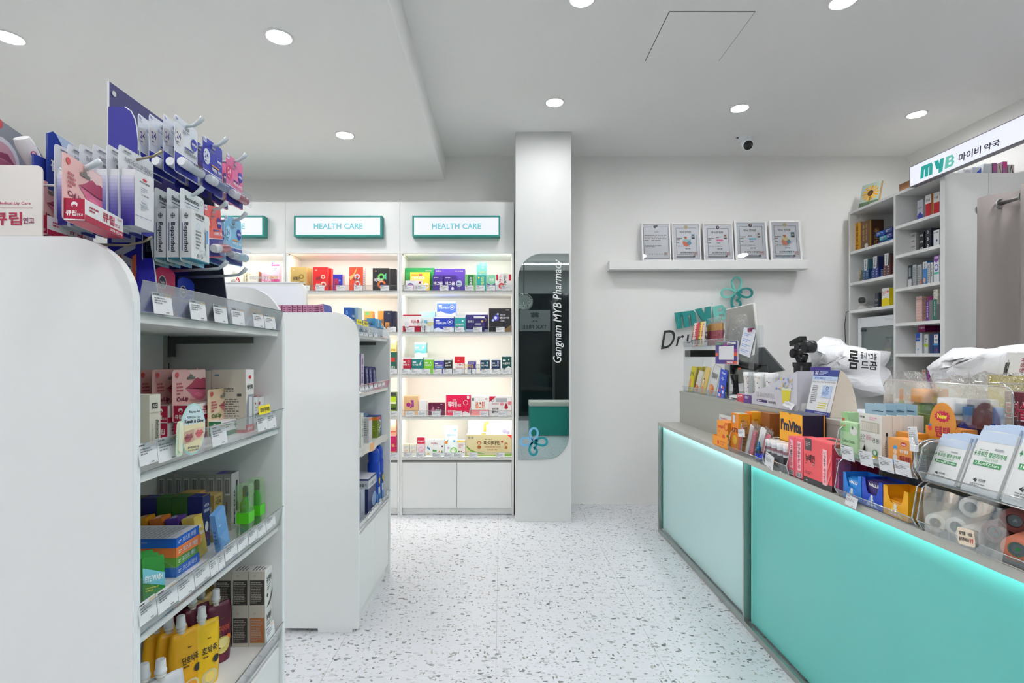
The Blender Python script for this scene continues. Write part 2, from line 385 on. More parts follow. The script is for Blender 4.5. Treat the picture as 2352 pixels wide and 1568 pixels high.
# security camera under the ceiling (white dome body on a base, black lens face)
sx, sy = 2.06, 4.46
t = empty('security_camera', TR(sx, sy, ZC), 'white bullet security camera hanging from the ceiling near the back wall', 'camera')
MB().lathe([(0.058, 0), (0.058, -0.012), (0.05, -0.03), (0.036, -0.04)], m_edge, 24).build('mounting_base', t)
Tc = Matrix.Translation((0.0, 0, -0.045)) @ Matrix.Rotation(math.radians(-8), 4, 'Z') @ Matrix.Rotation(math.radians(-58), 4, 'X')
MB().lathe([(0.02, 0.05), (0.036, 0.035), (0.04, 0.0), (0.042, -0.075), (0.043, -0.095), (0.036, -0.097)], m_edge, 24, Tc @ Matrix.Rotation(0, 4, 'X')).build('body', t)
MB().lathe([(0.0375, -0.093), (0.0375, -0.0985), (0.01, -0.0988)], M((14, 16, 16), 0.15), 24, Tc).build('lens_face', t)
MB().box(-0.075, -0.045, -0.01, 0.0, -0.006, -0.002, m_dark).build('vent_slot', t)

# linear ceiling lamps near the shop front, behind the viewer (one shows in the mirror, the other is added as fill)
for k, (x, y, z, L) in enumerate(((1.6, -1.55, ZC, 3.6), (-2.2, -1.55, ZS, 2.6))):
    t = empty('linear_lamp', TR(x, y, z), ('long linear ceiling lamp near the shop front, seen in the mirror', 'added linear fill lamp under the lowered ceiling near the shop front')[k], 'ceiling light')
    MB().box(-L / 2, L / 2, -.035, .035, -.05, 0, M((230, 230, 230), .4)).build('housing', t)
    MB().box(-L / 2 + .01, L / 2 - .01, -.03, .03, -.056, -.05, M((250, 251, 255), .5, emis=50.0)).build('diffuser', t)
# shop front behind the viewer: dark glass with frames, a bench with a mint front
t = struct(MB().box(-3.9, 3.6, YF + .002, YF + .02, 0.1, 2.7, M((20, 26, 28), .08)), 'window_1')
for x in (-3.9, -2.0, -.1, 1.1, 2.4, 3.55): MB().box(x, x + .05, YF + .02, YF + .06, 0, 2.75, M((60, 64, 64), .4)).build('window_frame', t)
q = MB(); q.box(.4, 1.05, YF + .02, YF + .03, 1.9, 2.35, M((90, 96, 96), .6)); printing(q, [T_(.1, .1, .9, .3, 'TAX FREE', (30, 40, 40), .03), T_(.35, .45, .65, .9, '藥', (30, 40, 40), .02)], lambda a, b, s: (1.05 - a, YF + .03 + s, 1.9 + b), .65, .45); q.build('poster', t)
t = empty('waiting_bench', TR(.5, -.42, 0), 'low bench with mint front panel and off-white seat, seen only in the mirror', 'bench')
MB().box(0, .8, -.4, 0, .005, .5, M((40, 150, 138), .4), c=.004).build('front_panel', t)
MB().box(-.01, .81, -.41, .012, .5, .585, M((206, 206, 196), .6), c=.02).build('seat_cushion', t)
t = empty('convex_mirror', TR(.42, -.9, 2.35), 'round convex mirror near the ceiling, seen only in the pillar mirror', 'mirror')
MB().lathe([(.0, .05), (.06, .046), (.12, .03), (.15, .006), (.152, 0)], m_mirror, 28, Matrix.Rotation(math.radians(-75), 4, 'X'), cap=False).build('mirror_dome', t)
MB().lathe([(.152, .01), (.165, .006), (.165, -.01), (.0, -.012)], M((120, 122, 120), .4), 28, Matrix.Rotation(math.radians(-75), 4, 'X'), cap=False).build('rim', t)
MB().box(-.012, .012, -.05, -.02, 0, ZC - 2.35, M((90, 92, 92), .4)).build('bracket', t)
# ------------------------------------------------------------------ health care wall cabinets
FC = Frame(0, 4.52, 0)
def vz(v, y=4.52): return HC - (v - CY) / FP * y
BW = 0.977; BX = [-0.862 + BW * k for k in (0, -1, -2, -3)]
SHZ = [vz(667), vz(762), vz(858), vz(955), vz(1050)]; STH = 0.032
OPT, TOPZ, DOORT = vz(582), vz(463.5), vz(1062)
CD = 0.345
cabs = []
for k, bx in enumerate(BX):
    loc = ['nearest the white pillar', 'second from the white pillar', 'third from the pillar, behind the blue display', 'farthest left, hidden by the lip balm display'][k]
    t = empty('health_care_cabinet', TR(bx, 4.52, 0), 'tall white lit wall cabinet ' + loc, 'cabinet', 'health care wall cabinets'); cabs.append(t)
    W_ = BW
    MB().box(0.002, 0.018, 0, CD, 0, OPT, m_lam).box(0.018, 0.02, 0.0, CD, DOORT, OPT, m_lamw).build('side_panel', t)
    MB().box(W_ - 0.02, W_ - 0.002, 0, CD, 0, OPT, m_lam).build('side_panel', t)
    MB().box(0.001, W_ - 0.001, 0, CD, OPT + 0.001, TOPZ, m_lam, c=.0015).build('fascia', t)
    MB().box(0.02, W_ - 0.02, CD - 0.012, CD, 0.05, OPT, m_lamw).build('back_panel', t)
    for i, z in enumerate(SHZ):
        MB().box(0.0185, W_ - 0.0185, 0.004 if i < 4 else 0.0, CD - 0.012, z - STH + (0.008 if i == 4 else 0), z, m_lamw).build('shelf', t)
    MB().box(0.021, W_ / 2 - 0.0015, 0.0, 0.018, 0.062, DOORT, m_lam, c=.001).build('door', t)
    MB().box(W_ / 2 + 0.0015, W_ - 0.021, 0.0, 0.018, 0.062, DOORT, m_lam, c=.001).build('door', t)
    MB().box(0.02, W_ - 0.02, 0.012, CD, DOORT + .001, SHZ[4] - STH, M((150, 150, 146), .6)).build('finger_gap', t)
    MB().box(0.02, W_ - 0.02, 0.02, CD, 0.006, 0.06, m_lam).build('plinth', t)
    MB().box(0.02, 0.028, 0.03, 0.30, OPT - 0.012, OPT - 0.002, M((225, 220, 205), .4)).build('light_channel', t)
    for i in range(5):
        z = OPT if i == 0 else SHZ[i - 1] - STH
        if k < 3:
            la = bpy.data.lights.new('shelf_strip', 'AREA'); la.shape = 'RECTANGLE'; la.size = W_ - 0.08; la.size_y = 0.03
            la.energy = LEDW; la.color = (1.0, 0.965, 0.9)
            lo_ = bpy.data.objects.new('shelf_strip', la); COL.objects.link(lo_); lo_.parent = t
            lo_.matrix_basis = Matrix.Translation((W_ / 2, 0.035, z - 0.004)) @ Matrix.Rotation(math.radians(28), 4, 'X')
        if i < 5 and k < 3:      # clear lip in front of each shelf, with a card rail
            gz = SHZ[i]
            q = MB(); q.box(0.022, W_ - 0.022, -0.006, -0.003, gz - 0.006, gz + 0.045, m_clear)
            q.box(0.022, W_ - 0.022, -0.0075, -0.003, gz + 0.002, gz + 0.004, m_edgec).box(0.022, W_ - 0.022, -0.0068, -0.0025, gz + 0.043, gz + 0.045, m_edgec)
            q.build('clear_lip', t)
def shelf_tags(t, bx, i, us, w_=0.074, h_=0.044):
    rnd = random.Random(i * 7 + int(us[0]))
    for u in us:
        x = (u - CX) / FP * 4.512 - bx; z = SHZ[i] - 0.002
        q = MB(); q.box(x - w_ / 2, x + w_ / 2, -0.0098, -0.0084, z, z + h_, m_tag)
        printing(q, [('l', .08, .72, .6, .92, 1, INK), ('l', .08, .3, .92, .68, 3, (150, 152, 156)), ('l', .55, .06, .92, .2, 1, (120, 120, 124))], lambda a, b, s: (x - w_ / 2 + a, -0.0098 - s, z + b), w_, h_)
        q.build('price_tag', t)
shelf_tags(cabs[0], BX[0], 0, [938, 969, 1020, 1078, 1103, 1127, 1162]); shelf_tags(cabs[0], BX[0], 1, [942, 977, 1029, 1056, 1097, 1149])
shelf_tags(cabs[0], BX[0], 2, [932, 954, 978, 1005, 1028, 1050, 1082, 1116, 1139, 1164]); shelf_tags(cabs[0], BX[0], 3, [942, 970, 1002, 1051, 1112, 1154])
shelf_tags(cabs[0], BX[0], 4, [937, 965, 1003, 1030, 1051, 1087, 1149])
shelf_tags(cabs[1], BX[1], 0, [701, 735, 783, 823, 884]); shelf_tags(cabs[1], BX[1], 1, [900, 860]); shelf_tags(cabs[1], BX[1], 2, [902]); shelf_tags(cabs[1], BX[1], 3, [903])
shelf_tags(cabs[1], BX[1], 4, [903])
# lit signs on the cabinets
for k, (u0, u1) in enumerate(((947, 1149), (675, 882), (404, 612))):
    F = Frame(0, 4.52, 0); d = 0.075; yf = 4.52 - d
    x0 = (u0 - CX) / FP * yf; wd = 202 / FP * yf; z1, z0 = vz(495, yf), vz(543, yf)
    lab = ['green framed lit HEALTH CARE sign on the cabinet next to the pillar', 'green framed lit HEALTH CARE sign on the middle cabinet', 'green framed lit sign half hidden behind the blue lip balm display'][k]
    t = empty('lit_sign', TR(x0, yf, z0), lab, 'sign', 'health care signs'); h_ = z1 - z0
    gr = M((32, 134, 126), 0.4)
    q = MB(); q.box(0, wd, 0.012, d, 0, h_, gr); e = 0.016 * .9
    for b in ((0, wd, 0, e), (0, wd, h_ - e, h_), (0, e, e, h_ - e), (wd - e, wd, e, h_ - e)): q.box(b[0], b[1], 0, 0.012, b[2], b[3], gr)
    q.build('sign_case', t)
    MB().box(e, wd - e, 0.004, 0.011, e, h_ - e, M((236, 240, 253), 0.5, emis=0.82)).build('lit_panel', t)
    q = MB(); printing(q, [('t', .225, .36, .78, .64, 'HEALTH CARE', M((96, 196, 208), .5, emis=0.78), 0.012)], lambda a, b, s: (a, 0.004 - s, b), wd, h_)
    q.build('lettering', t)
    for x in (0.09, 0.91):
        q = MB(); q.lathe([(0.004, -0.0015), (0.004, 0.001)], m_dark, 8, Matrix.Translation((x * wd, 0.03, 0))); q.build('screw', t)
# ------------------------------------------------------------------ gondola shelving units
def side_poly(dep, H, r=0.12):
    return rrect(0.0, dep, 0.018, H, r, 10, 'cd')
def gondola(F, L, lab, tops, near=True, kickgap=True):
    """local x along the front, y into the unit"""
    t = empty('gondola_unit', F.M.copy(), lab, 'shelf unit', 'gondola shelf units'); th = 0.02; H = 1.57; D = 0.72
    for x in (0.0, L - th):
        q = MB(); pp = rrect(0.0, D, 0.018, H, 0.12, 10, 'cd')
        q.prism(pp, x, x + th, m_lam, 'x')                        # (y,z) outline
        ob = q.build('side_panel', t)
        e = MB(); n = len(pp)                                      # pale edge band round the panel
        for i in range(n):
            a, b = pp[i], pp[(i + 1) % n]
            if i == 0 or a[1] <= 0.0181 and b[1] <= 0.0181: continue
        f = MB(); f.box(x + 0.001, x + th - 0.001, -0.0012, 0.0, 0.02, H - 0.118, m_edge); f.build('edge_band', ob)
        for a, b in ((0.03, 0.2), (0.42, 0.66)):
            f = MB(); f.box(x + 0.002, x + th - 0.002, a, b, 0.0, 0.018, m_lam); f.build('foot', ob)
    MB().box(th, L - th, 0.35, 0.37, 0.02, 1.5, m_lam).build('back_panel', t)
    for i, z in enumerate(tops):
        MB().box(th + 0.001, L - th - 0.001, 0.012, 0.35, z - 0.021, z, m_lam, c=.001).build('shelf', t)
    for x in (th + 0.012, L - th - 0.03):
        q = MB(); q.box(x, x + 0.018, 0.338, 0.35, tops[-1], 1.5, m_steelm)
        for k in range(22):
            z = tops[-1] + 0.03 + k * 0.045; q.box(x + 0.006, x + 0.011, 0.3375, 0.339, z, z + 0.02, m_dark)
        q.build('slotted_upright', t)
        for z in tops[:-1]:
            q = MB(); q.prism([(0.08, z - 0.024), (0.338, z - 0.024), (0.338, z - 0.085), (0.318, z - 0.085), (0.318, z - 0.045), (0.08, z - 0.043)], x + 0.004, x + 0.012, M((95, 97, 94), 0.4, metal=.5), 'x')
            q.build('shelf_bracket', t)
    zb = tops[-1] - 0.03
    MB().box(th + .002, L / 2 - 0.001, 0.008, 0.026, 0.075, zb, m_lam, c=.001).build('door', t)
    MB().box(L / 2 + 0.001, L - th - .002, 0.008, 0.026, 0.075, zb, m_lam, c=.001).build('door', t)
    MB().box(th + .002, L - th - .002, 0.028, 0.045, 0.0, 0.073, m_lam).build('kick_board', t)
    return t
m_clearl = clear_mat('clear_acrylic_light', (.9, .92, .93), base=.08, haze=.05)
def lip(t, L, z, zc=0.058, tilt=0.012, depth=0.006, m=m_clearg):
    """angled clear card holder along a shelf front"""
    q = MB(); y0 = depth
    q.add([(0.021, y0, z - 0.003), (L - .021, y0, z - 0.003), (L - .021, y0 - tilt, z + zc), (0.021, y0 - tilt, z + zc),
           (0.021, y0 + .002, z - 0.003), (L - .021, y0 + .002, z - 0.003), (L - .021, y0 - tilt + .002, z + zc), (0.021, y0 - tilt + .002, z + zc)],
          [(0, 1, 2, 3), (7, 6, 5, 4), (3, 2, 6, 7), (0, 4, 5, 1)], m)
    q.box(0.021, L - .021, y0 - tilt - .0006, y0 - tilt + .0026, z + zc - .0015, z + zc, m_edgec)
    q.box(0.021, L - .021, y0 - .001, y0 + .004, z - .004, z - .001, m_edgec)
    return q.build('clear_lip', t)
def gtag(t, x, z, w_, h_, y=-0.004, els=None, name='price_tag', col=m_tag, tilt=-7, roll=0):
    q = MB(); T = TR(x, y, z, 0, tilt, roll); q.box(0, w_, -0.001, 0.0002, 0, h_, col)
    printing(q, els or [('l', .06, .84, .6, .96, 1, INK), ('r', .62, .84, .95, .95, (222, 200, 170)), ('l', .08, .45, .8, .78, 3, (130, 132, 136)), ('l', .6, .04, .95, .14, 1, (110, 112, 116))],
             lambda a, b, s: (a, -0.001 - s, b), w_, h_)
    return q.build(name, t, T)
G1 = Frame(-0.671, 0.965, 91.26); L1 = 0.715; G1.lim = .693
TOP1 = [1.436, 1.132, 0.827, 0.472]
g1 = gondola(G1, L1, 'nearest white gondola shelf unit with rounded side panels, filled with lip care', TOP1)
G2 = Frame(-0.699, 2.595, 89.0); L2 = 0.70; G2.lim = .678
TOP2 = [1.467, 1.168, 0.866, 0.487]
g2 = gondola(G2, L2, 'second white gondola shelf unit behind the nearest one, with insect spray', TOP2)
# header board unit further back on the left
t = empty('header_board', TR(-2.3, 3.52, 0), 'tall white board with a rounded corner rising behind the gondolas', 'board')
MB().prism(rrect(0, 1.005, 0.0, 1.85, 0.07, 8, 'cd'), 0, 0.03, m_lam, 'y').build('board', t)
q = MB(); q.prism(rrect(0.03, 0.985, 1.38, 1.825, 0.05, 8, 'cd'), -0.002, 0.0, M((232, 234, 240), .35), 'y'); q.build('face_sheet', t)
q = MB(); q.box(0.0, 1.0, -.003, 0.0, 1.84, 1.846, M((205, 207, 212), .4)); q.build('edge_band', t)
# ------------------------------------------------------------------ the pillar's mirror
PF = Frame(0, 4.345, 0)
x0, z1 = PF.at(1190, 582); x1, z0 = PF.at(1307, 1055); r = 0.2
T = TR(0, 4.345 - 0.006, 0)
t = empty('mirror', T, 'tall dark mirror with two rounded corners on the white pillar', 'mirror')
pp = rrect(x0, x1, z0, z1, r, 12, 'bd')
MB().prism(pp, 0.0, 0.006, M((150, 165, 160), .3), 'y').build('backing', t)
MB().prism(rrect(x0 + .002, x1 - .002, z0 + .002, z1 - .002, r, 12, 'bd'), -0.001, 0.0, m_mirror, 'y').build('mirror_glass', t)
q = MB(); cx_, zz0 = PF.at(1295, 833); cx2, zz1 = PF.at(1270, 596)
printing(q, [('tu', 0, 0, 1, 1, 'Gangnam MYB Pharmacy', M((226, 228, 228), .4), 0.004, 0.22)], lambda a, b, s: (cx2 + a, -0.0013 - s, zz0 + b), cx_ - cx2, zz1 - zz0)
q.build('lettering', t)
def petal_pts(cx, cz, L, wd, ang, n=20):
    """teardrop loop whose tip is near the centre"""
    out = []
    for i in range(n + 1):
        a = 2 * PI * i / n; rr = 1 - math.cos(a); x = L * rr / 2; y = wd * math.sin(a) * math.sin(a / 2) ** 0.6
        ca, sa = math.cos(ang), math.sin(ang); out.append((cx + x * ca - y * sa, cz + x * sa + y * ca))
    return out
def ribbon(mb, pts, wd, y0, y1, m, closed=False):
    """flat cut-out stroke with thickness"""
    n = len(pts); L = []; R = []
    for i in range(n):
        a = pts[(i - 1) % n] if (closed or i > 0) else pts[i]; b = pts[(i + 1) % n] if (closed or i < n - 1) else pts[i]
        dx, dz = b[0] - a[0], b[1] - a[1]; l = math.hypot(dx, dz) or 1; nx, nz = -dz / l * wd / 2, dx / l * wd / 2
        L.append((pts[i][0] + nx, pts[i][1] + nz)); R.append((pts[i][0] - nx, pts[i][1] - nz))
    for i in range(n if closed else n - 1):
        j = (i + 1) % n; mb.prism([L[i], L[j], R[j], R[i]], y0, y1, m, 'y')
def emblem(cx, cz, S, parent, y0, y1, light, dark, thin=0.11):
    """four-petal flower: three loops and a stem that curls into the lower loop"""
    for nm, ang, c in (('upper_petal', 90, light), ('left_petal', 182, light), ('right_petal', -2, dark)):
        q = MB(); a = math.radians(ang); P = petal_pts(cx + 0.08 * S * math.cos(a), cz + 0.08 * S * math.sin(a), 0.95 * S, 0.36 * S, a)
        ribbon(q, P[1:-1], thin * S * 1.3, y0, y1, c); q.build(nm, parent)
    q = MB(); P = []
    for i in range(15): a = math.radians(60 + 17 * i); P.append((cx + (0.0 + 0.33 * math.cos(a)) * S, cz + (-0.62 + 0.48 * math.sin(a)) * S))
    P = [(cx + 0.35 * S, cz + 0.05 * S), (cx + 0.1 * S, cz + 0.02 * S), (cx - 0.1 * S, cz - 0.1 * S), (cx - 0.25 * S, cz - 0.3 * S), (cx - 0.34 * S, cz - 0.55 * S), (cx - 0.34 * S, cz - 0.78 * S), (cx - 0.25 * S, cz - 0.98 * S), (cx - 0.05 * S, cz - 1.07 * S),
         (cx + 0.15 * S, cz - 1.0 * S), (cx + 0.25 * S, cz - 0.82 * S), (cx + 0.22 * S, cz - 0.65 * S), (cx + 0.08 * S, cz - 0.55 * S), (cx - 0.03 * S, cz - 0.56 * S)]
    ribbon(q, P, thin * S * 1.4, y0, y1, dark)
    P = [(cx - 0.03 * S, cz - 0.54 * S), (cx + 0.1 * S, cz - 0.46 * S), (cx + 0.2 * S, cz - 0.33 * S), (cx + 0.17 * S, cz - 0.2 * S), (cx + 0.03 * S, cz - 0.16 * S)]
    ribbon(q, P, thin * S * 1.3, y0, y1, dark); q.build('lower_petal', parent)
ex, ez = PF.at(1226, 1013); emblem(ex, ez, 0.105, t, -0.004, -0.0012, M((120, 182, 222), .4), M((30, 140, 150), .4), 0.13)
# ------------------------------------------------------------------ certificate ledge and frames
FW = Frame(0, 4.865, -1.0)
LD = 0.10
x0, z1 = FW.at(1400, 598, -LD); x1, z0 = FW.at(1858, 617, -LD)
t = empty('picture_ledge', FW.M.copy(), 'long white floating ledge on the back wall holding framed certificates', 'shelf')
MB().box(x0, x1, -LD, 0.012, z0, z1, m_lam, c=.002).build('ledge_body', t)
ledge_z = z1
CERT = [  # u0,u1(top), top v, emblem, photo colours, stamp bar
    (1475, 1542, 509, 'dark', None, None), (1545, 1611, 509, 'gold', ((150, 190, 225), (25, 25, 25)), (160, 215, 215)), (1617, 1686, 510, 'taeguk', ((225, 222, 220), (30, 26, 26)), (245, 100, 160)),
    (1690, 1765, 504, 'taeguk', ((225, 228, 230), (28, 28, 30)), (110, 200, 225)), (1771, 1843, 503, 'gold', ((40, 120, 130), (25, 25, 25)), None)]
labs = ['leftmost framed certificate with a dark blue border and no portrait', 'framed certificate with a portrait on light blue and an orange bird', 'framed certificate in the middle with a pink bar over its text',
        'wide framed certificate with a light blue bar over its text', 'rightmost framed certificate with a strong window glare and an orange bird']
for k, (u0, u1, v1, emb, ph, bar) in enumerate(CERT):
    yb = -0.055; xa, zt = FW.at(u0, v1, yb); xb, _ = FW.at(u1, v1, yb); wd = xb - xa; h_ = zt - ledge_z; fr = 0.012 if k < 3 else 0.018
    t = empty('certificate_frame', FW.M @ TR(xa, -0.062, ledge_z + .001, 0, -7), labs[k], 'framed certificate', 'framed certificates on the ledge')
    q = MB()
    for b in ((0, wd, 0, fr), (0, wd, h_ - fr, h_), (0, fr, fr, h_ - fr), (wd - fr, wd, fr, h_ - fr)): q.box(b[0], b[1], 0, 0.014, b[2], b[3], M((232, 232, 230), .35))
    q.build('frame', t)
    q = MB(); q.box(fr, wd - fr, 0.006, 0.012, fr, h_ - fr, M((238, 241, 248) if k not in (3,) else (226, 234, 242), .6)); q.build('paper', t)
    q = MB(); bc = (48, 58, 82) if k == 0 else (88, 92, 96); P = lambda a, b, s: (a, 0.006 - s, b)
    x_0, x_1, y_0, y_1 = (.07, .93, .07, .9) if k == 0 else (.15, .86, .17, .87)
    els = [('r', x_0, y_0, x_1, y_1, bc), ('r', x_0 + .012, y_0 + .009, x_1 - .012, y_1 - .009, (240, 243, 249))]
    if k: els += [('r', .14, .085, .75, .145, (150, 154, 160)), ('r', .72, .1, .79, .15, (70, 74, 76))]
    if emb == 'dark': els += [('r', .38, .86, .6, .95, (240, 243, 249)), ('c', .47, .9, .05, (30, 40, 60)), ('c', .53, .92, .04, (40, 60, 90)), ('t', .44, .745, .6, .775, '개설등록증', INK)]
    if emb == 'gold': els += [('c', .5, .9, .09, (240, 243, 249)), ('c', .5, .89, .06, (206, 190, 150)), ('o', .5, .89, .075, .2, (220, 212, 190))]
    if emb == 'taeguk': els += [('c', .5, .89, .09, (240, 243, 249)), ('c', .5, .89, .06, (34, 40, 66)), ('p', [(.5, .89), (.56, .9), (.53, .93), (.47, .92)], (150, 40, 50)), ('c', .51, .895, .022, (230, 230, 230))]
    if k: els += [('t', .28, .73, .68, .79, '약사 면허증', INK, .02)]
    if k: els += [('l', .17, .54, .4, .62, 2, (90, 92, 96)), ('l', .42, .6, .6, .64, 1, (90, 92, 96)), ('l', .17, .46, .35, .5, 1, (90, 92, 96)), ('l', .45, .46, .66, .49, 1, (60, 60, 64)), ('t', .19, .37, .62, .405, '위와 같이 면허합니다.', INK), ('l', .46, .3, .82, .335, 1, INK), ('t', .28, .195, .76, .245, '보건복지부장관', INK, .025)]
    else: els += [('l', .1, .52, .35, .7, 4, (110, 114, 120)), ('l', .34, .52, .9, .7, 4, (140, 144, 150)), ('l', .13, .36, .75, .42, 2, (120, 124, 130)), ('t', .24, .17, .8, .2, '강 남 구 보 건 소 장', (90, 92, 96))]
    if emb == 'gold': els += [('c', .5, .475, .13, (228, 120, 84), .09), ('p', [(.36, .55), (.5, .6), (.64, .52), (.5, .49)], (240, 225, 150) if k == 4 else (200, 228, 226)), ('c', .6, .47, .07, (90, 160, 190)), ('c', .48, .61, .045, (226, 130, 70))]
    if ph: els += [('r', .68, .58, .8, .71, ph[0]), ('c', .74, .66, .035, ph[1]), ('c', .74, .645, .024, (225, 190, 170)), ('r', .7, .58, .79, .615, ph[1])]
    if bar: els += [('r', .44, .525, .66, .565, bar)]
    els += [('r', .76, .15, .88, .235, (196, 150, 150) if k else (206, 196, 190)), ('r', .775, .16, .865, .225, (214, 205, 206)), ('l', .78, .165, .86, .22, 3, (150, 80, 90))]
    printing(q, els, P, wd, h_); q.build('certificate_print', t)
    MB().box(fr, wd - fr, 0.001, 0.003, fr, h_ - fr, clear_mat('picture_glass', (.99, .99, .99), base=.03, rough=.02, edge=.6)).build('picture_glass', t)
# ------------------------------------------------------------------ wall lettering
m_teal = M((34, 140, 136), 0.45); m_mint = M((118, 198, 186), 0.45)
t = empty('wall_emblem', FW.M.copy(), 'teal and mint flower emblem mounted on the wall over the letters', 'emblem')
x, z = FW.at(1691, 672); emblem(x, z, 0.135, t, -0.018, -0.004, m_mint, m_teal, 0.1)
t = empty('wall_sign_letters', FW.M.copy(), 'thick teal and mint letters MYB tilted upward on the wall', 'sign')
def quadmap(q4):
    def f(a, b):
        x = q4[0][0] * (1 - a) * (1 - b) + q4[1][0] * a * (1 - b) + q4[2][0] * a * b + q4[3][0] * (1 - a) * b
        z = q4[0][1] * (1 - a) * (1 - b) + q4[1][1] * a * (1 - b) + q4[2][1] * a * b + q4[3][1] * (1 - a) * b
        return x, z
    return f
GL = {  # outlines in letter units, with holes cut as separate strips
 'm': [[(0, 0), (.26, 0), (.26, .62), (.36, .8), (.36, 1), (.0, 1)], [(.26, .62), (.36, .8), (.36, 1), (.26, 1)], [(.36, .8), (.37, 0), (.62, 0), (.62, .8), (.62, 1), (.36, 1)], [(.62, 0), (.64, 0), (.64, .6)], [(.62, .64), (.74, .8), (.74, 1), (.62, 1)], [(.74, 0), (1, 0), (1, .82), (.9, 1), (.74, 1)]],
 'y': [[(0, 1), (.42, 1), (.56, .55), (.56, .2), (.34, .2)], [(.56, .2), (.62, -.25), (1.0, -.25), (1.0, 1), (.66, 1), (.56, .55)]],
 'b': [[(0, 0), (.36, 0), (.36, 1), (0, 1)], [(.36, .8), (.85, .8), (.72, 1), (.36, 1)], [(.36, .42), (.85, .42), (.85, .58), (.36, .58)], [(.36, 0), (.8, 0), (.95, .2), (.36, .2)], [(.7, .2), (.95, .2), (1, .32), (.85, .5), (.6, .42), (.72, .36)], [(.7, .8), (.64, .58), (.85, .5), (.96, .66), (.85, .8)]]}
def letter(name, g, quad, m, parent, y0=-0.02, y1=-0.004):
    f = quadmap(quad); q = MB()
    for poly in GL[g]: q.prism([f(a, b) for a, b in poly], y0, y1, m, 'y')
    q.build(name, parent)
def wq(pts, y=-0.02): return [FW.at(u, v, y) for u, v in pts]
letter('letter_m', 'm', wq([(1556, 756), (1601, 746), (1597, 712), (1550, 718)]), m_teal, t)
letter('letter_y', 'y', wq([(1604, 745), (1634, 740), (1632, 703), (1597, 710)]), m_teal, t)
letter('letter_b', 'b', wq([(1641, 738), (1676, 731), (1668, 698), (1636, 704)]), m_mint, t)
t = empty('wall_word', FW.M.copy(), 'thin dark slanted word Drugstore on the wall under the teal letters', 'sign')
q = MB()
for body, quad in (('D', wq([(1519, 802), (1546, 797), (1555, 756), (1526, 759)])), ('r', wq([(1553, 795), (1566, 792), (1573, 769), (1558, 772)])), ('ug', wq([(1576, 800), (1608, 792), (1614, 762), (1580, 768)])), ('store', wq([(1612, 788), (1700, 768), (1702, 738), (1620, 758)]))):
    vs, fs, asp = text_mesh(body, 0.0, 0.0, 4); f = quadmap(quad); P = [f(a, b) for a, b in vs]; n = len(P)
    q.add([(x, -0.016, z) for x, z in P], fs, M((38, 46, 46), .5)); q.add([(x, -0.006, z) for x, z in P], fs, M((38, 46, 46), .5))
q.build('letters', t)
# ------------------------------------------------------------------ counter
CXF, CTZ, CBX, CUZ = 1.22, 0.848, 1.385, 1.089
FK = Frame(CXF, 4.1, -90)       # x runs towards the viewer along the counter, y into it
KL = 4.45
t = empty('counter', FK.M.copy(), 'long service counter with glowing mint glass front and steel top', 'counter')
MB().box(0, KL, 0, 0.1675, CTZ - 0.026, CTZ, M((190, 188, 180), 0.4, metal=.25, noise=.03, bscale=80), c=.001).build('ledge_top', t)
MB().box(0.001, KL-.001, 0.168, 0.18, 0.0, CUZ-.02, m_steelm, c=.001).build('riser_panel', t)
MB().box(0.0, KL, 0.166, 0.62, CUZ - 0.02, CUZ, m_steelm).build('upper_top', t)
MB().box(0.01, KL - .001, 0.181, 0.6, 0.0, CUZ - 0.02, M((215, 216, 214), .5)).build('carcass', t)
MB().box(0, KL, 0.0, 0.02, 0.0, 0.028, m_steel, c=.001).build('base_rail', t)
for x in (0.0, 1.432, 4.2): MB().box(x, x + 0.016, 0.0, 0.04, 0.028, CTZ - 0.026, m_steel).build('post', t)
def frosted(name, a, b):
    m = bpy.data.materials.new(name); m.use_nodes = True; nt = m.node_tree; bs = nt.nodes['Principled BSDF']
    g = nt.nodes.new('ShaderNodeNewGeometry'); n = nt.nodes.new('ShaderNodeTexNoise'); n.inputs['Scale'].default_value = 1.3
    mx = nt.nodes.new('ShaderNodeMix'); mx.data_type = 'RGBA'; mx.inputs[6].default_value = tuple(lin(c) for c in a) + (1,); mx.inputs[7].default_value = tuple(lin(c) for c in b) + (1,)
    nt.links.new(g.outputs['Position'], n.inputs['Vector']); nt.links.new(n.outputs['Fac'], mx.inputs[0]); nt.links.new(mx.outputs[2], bs.inputs['Base Color'])
    bs.inputs['Roughness'].default_value = 0.28; bs.inputs['Coat Weight'].default_value = 0.3; bs.inputs['Coat Roughness'].default_value = 0.25
    return m
for nm, a, b, cols in (('glass_panel', 0.022, 1.426, ((186, 222, 220), (192, 224, 224))), ('glass_panel', 1.452, 4.196, ((92, 190, 182), (104, 198, 190)))):
    ob = MB().box(a, b, 0.032, 0.04, 0.03, CTZ - 0.027, frosted('frosted_mint', *cols)).build(nm, t)
    MB().box(a + .02, a + .024, 0.026, 0.032, 0.03, CTZ - 0.027, M((170, 226, 220), .3)).build('glass_edge', ob)
    la = bpy.data.lights.new('counter_strip', 'AREA'); la.shape = 'RECTANGLE'; la.size = b - a - .02; la.size_y = 0.01; la.energy = 0.3 * (b - a); la.color = (0.7, 1.0, 0.97)
    lo_ = bpy.data.objects.new('counter_strip', la); COL.objects.link(lo_); lo_.parent = t
    lo_.matrix_basis = Matrix.Translation(((a + b) / 2, 0.012, CTZ - 0.03)) @ Matrix.Rotation(math.radians(18), 4, 'X')
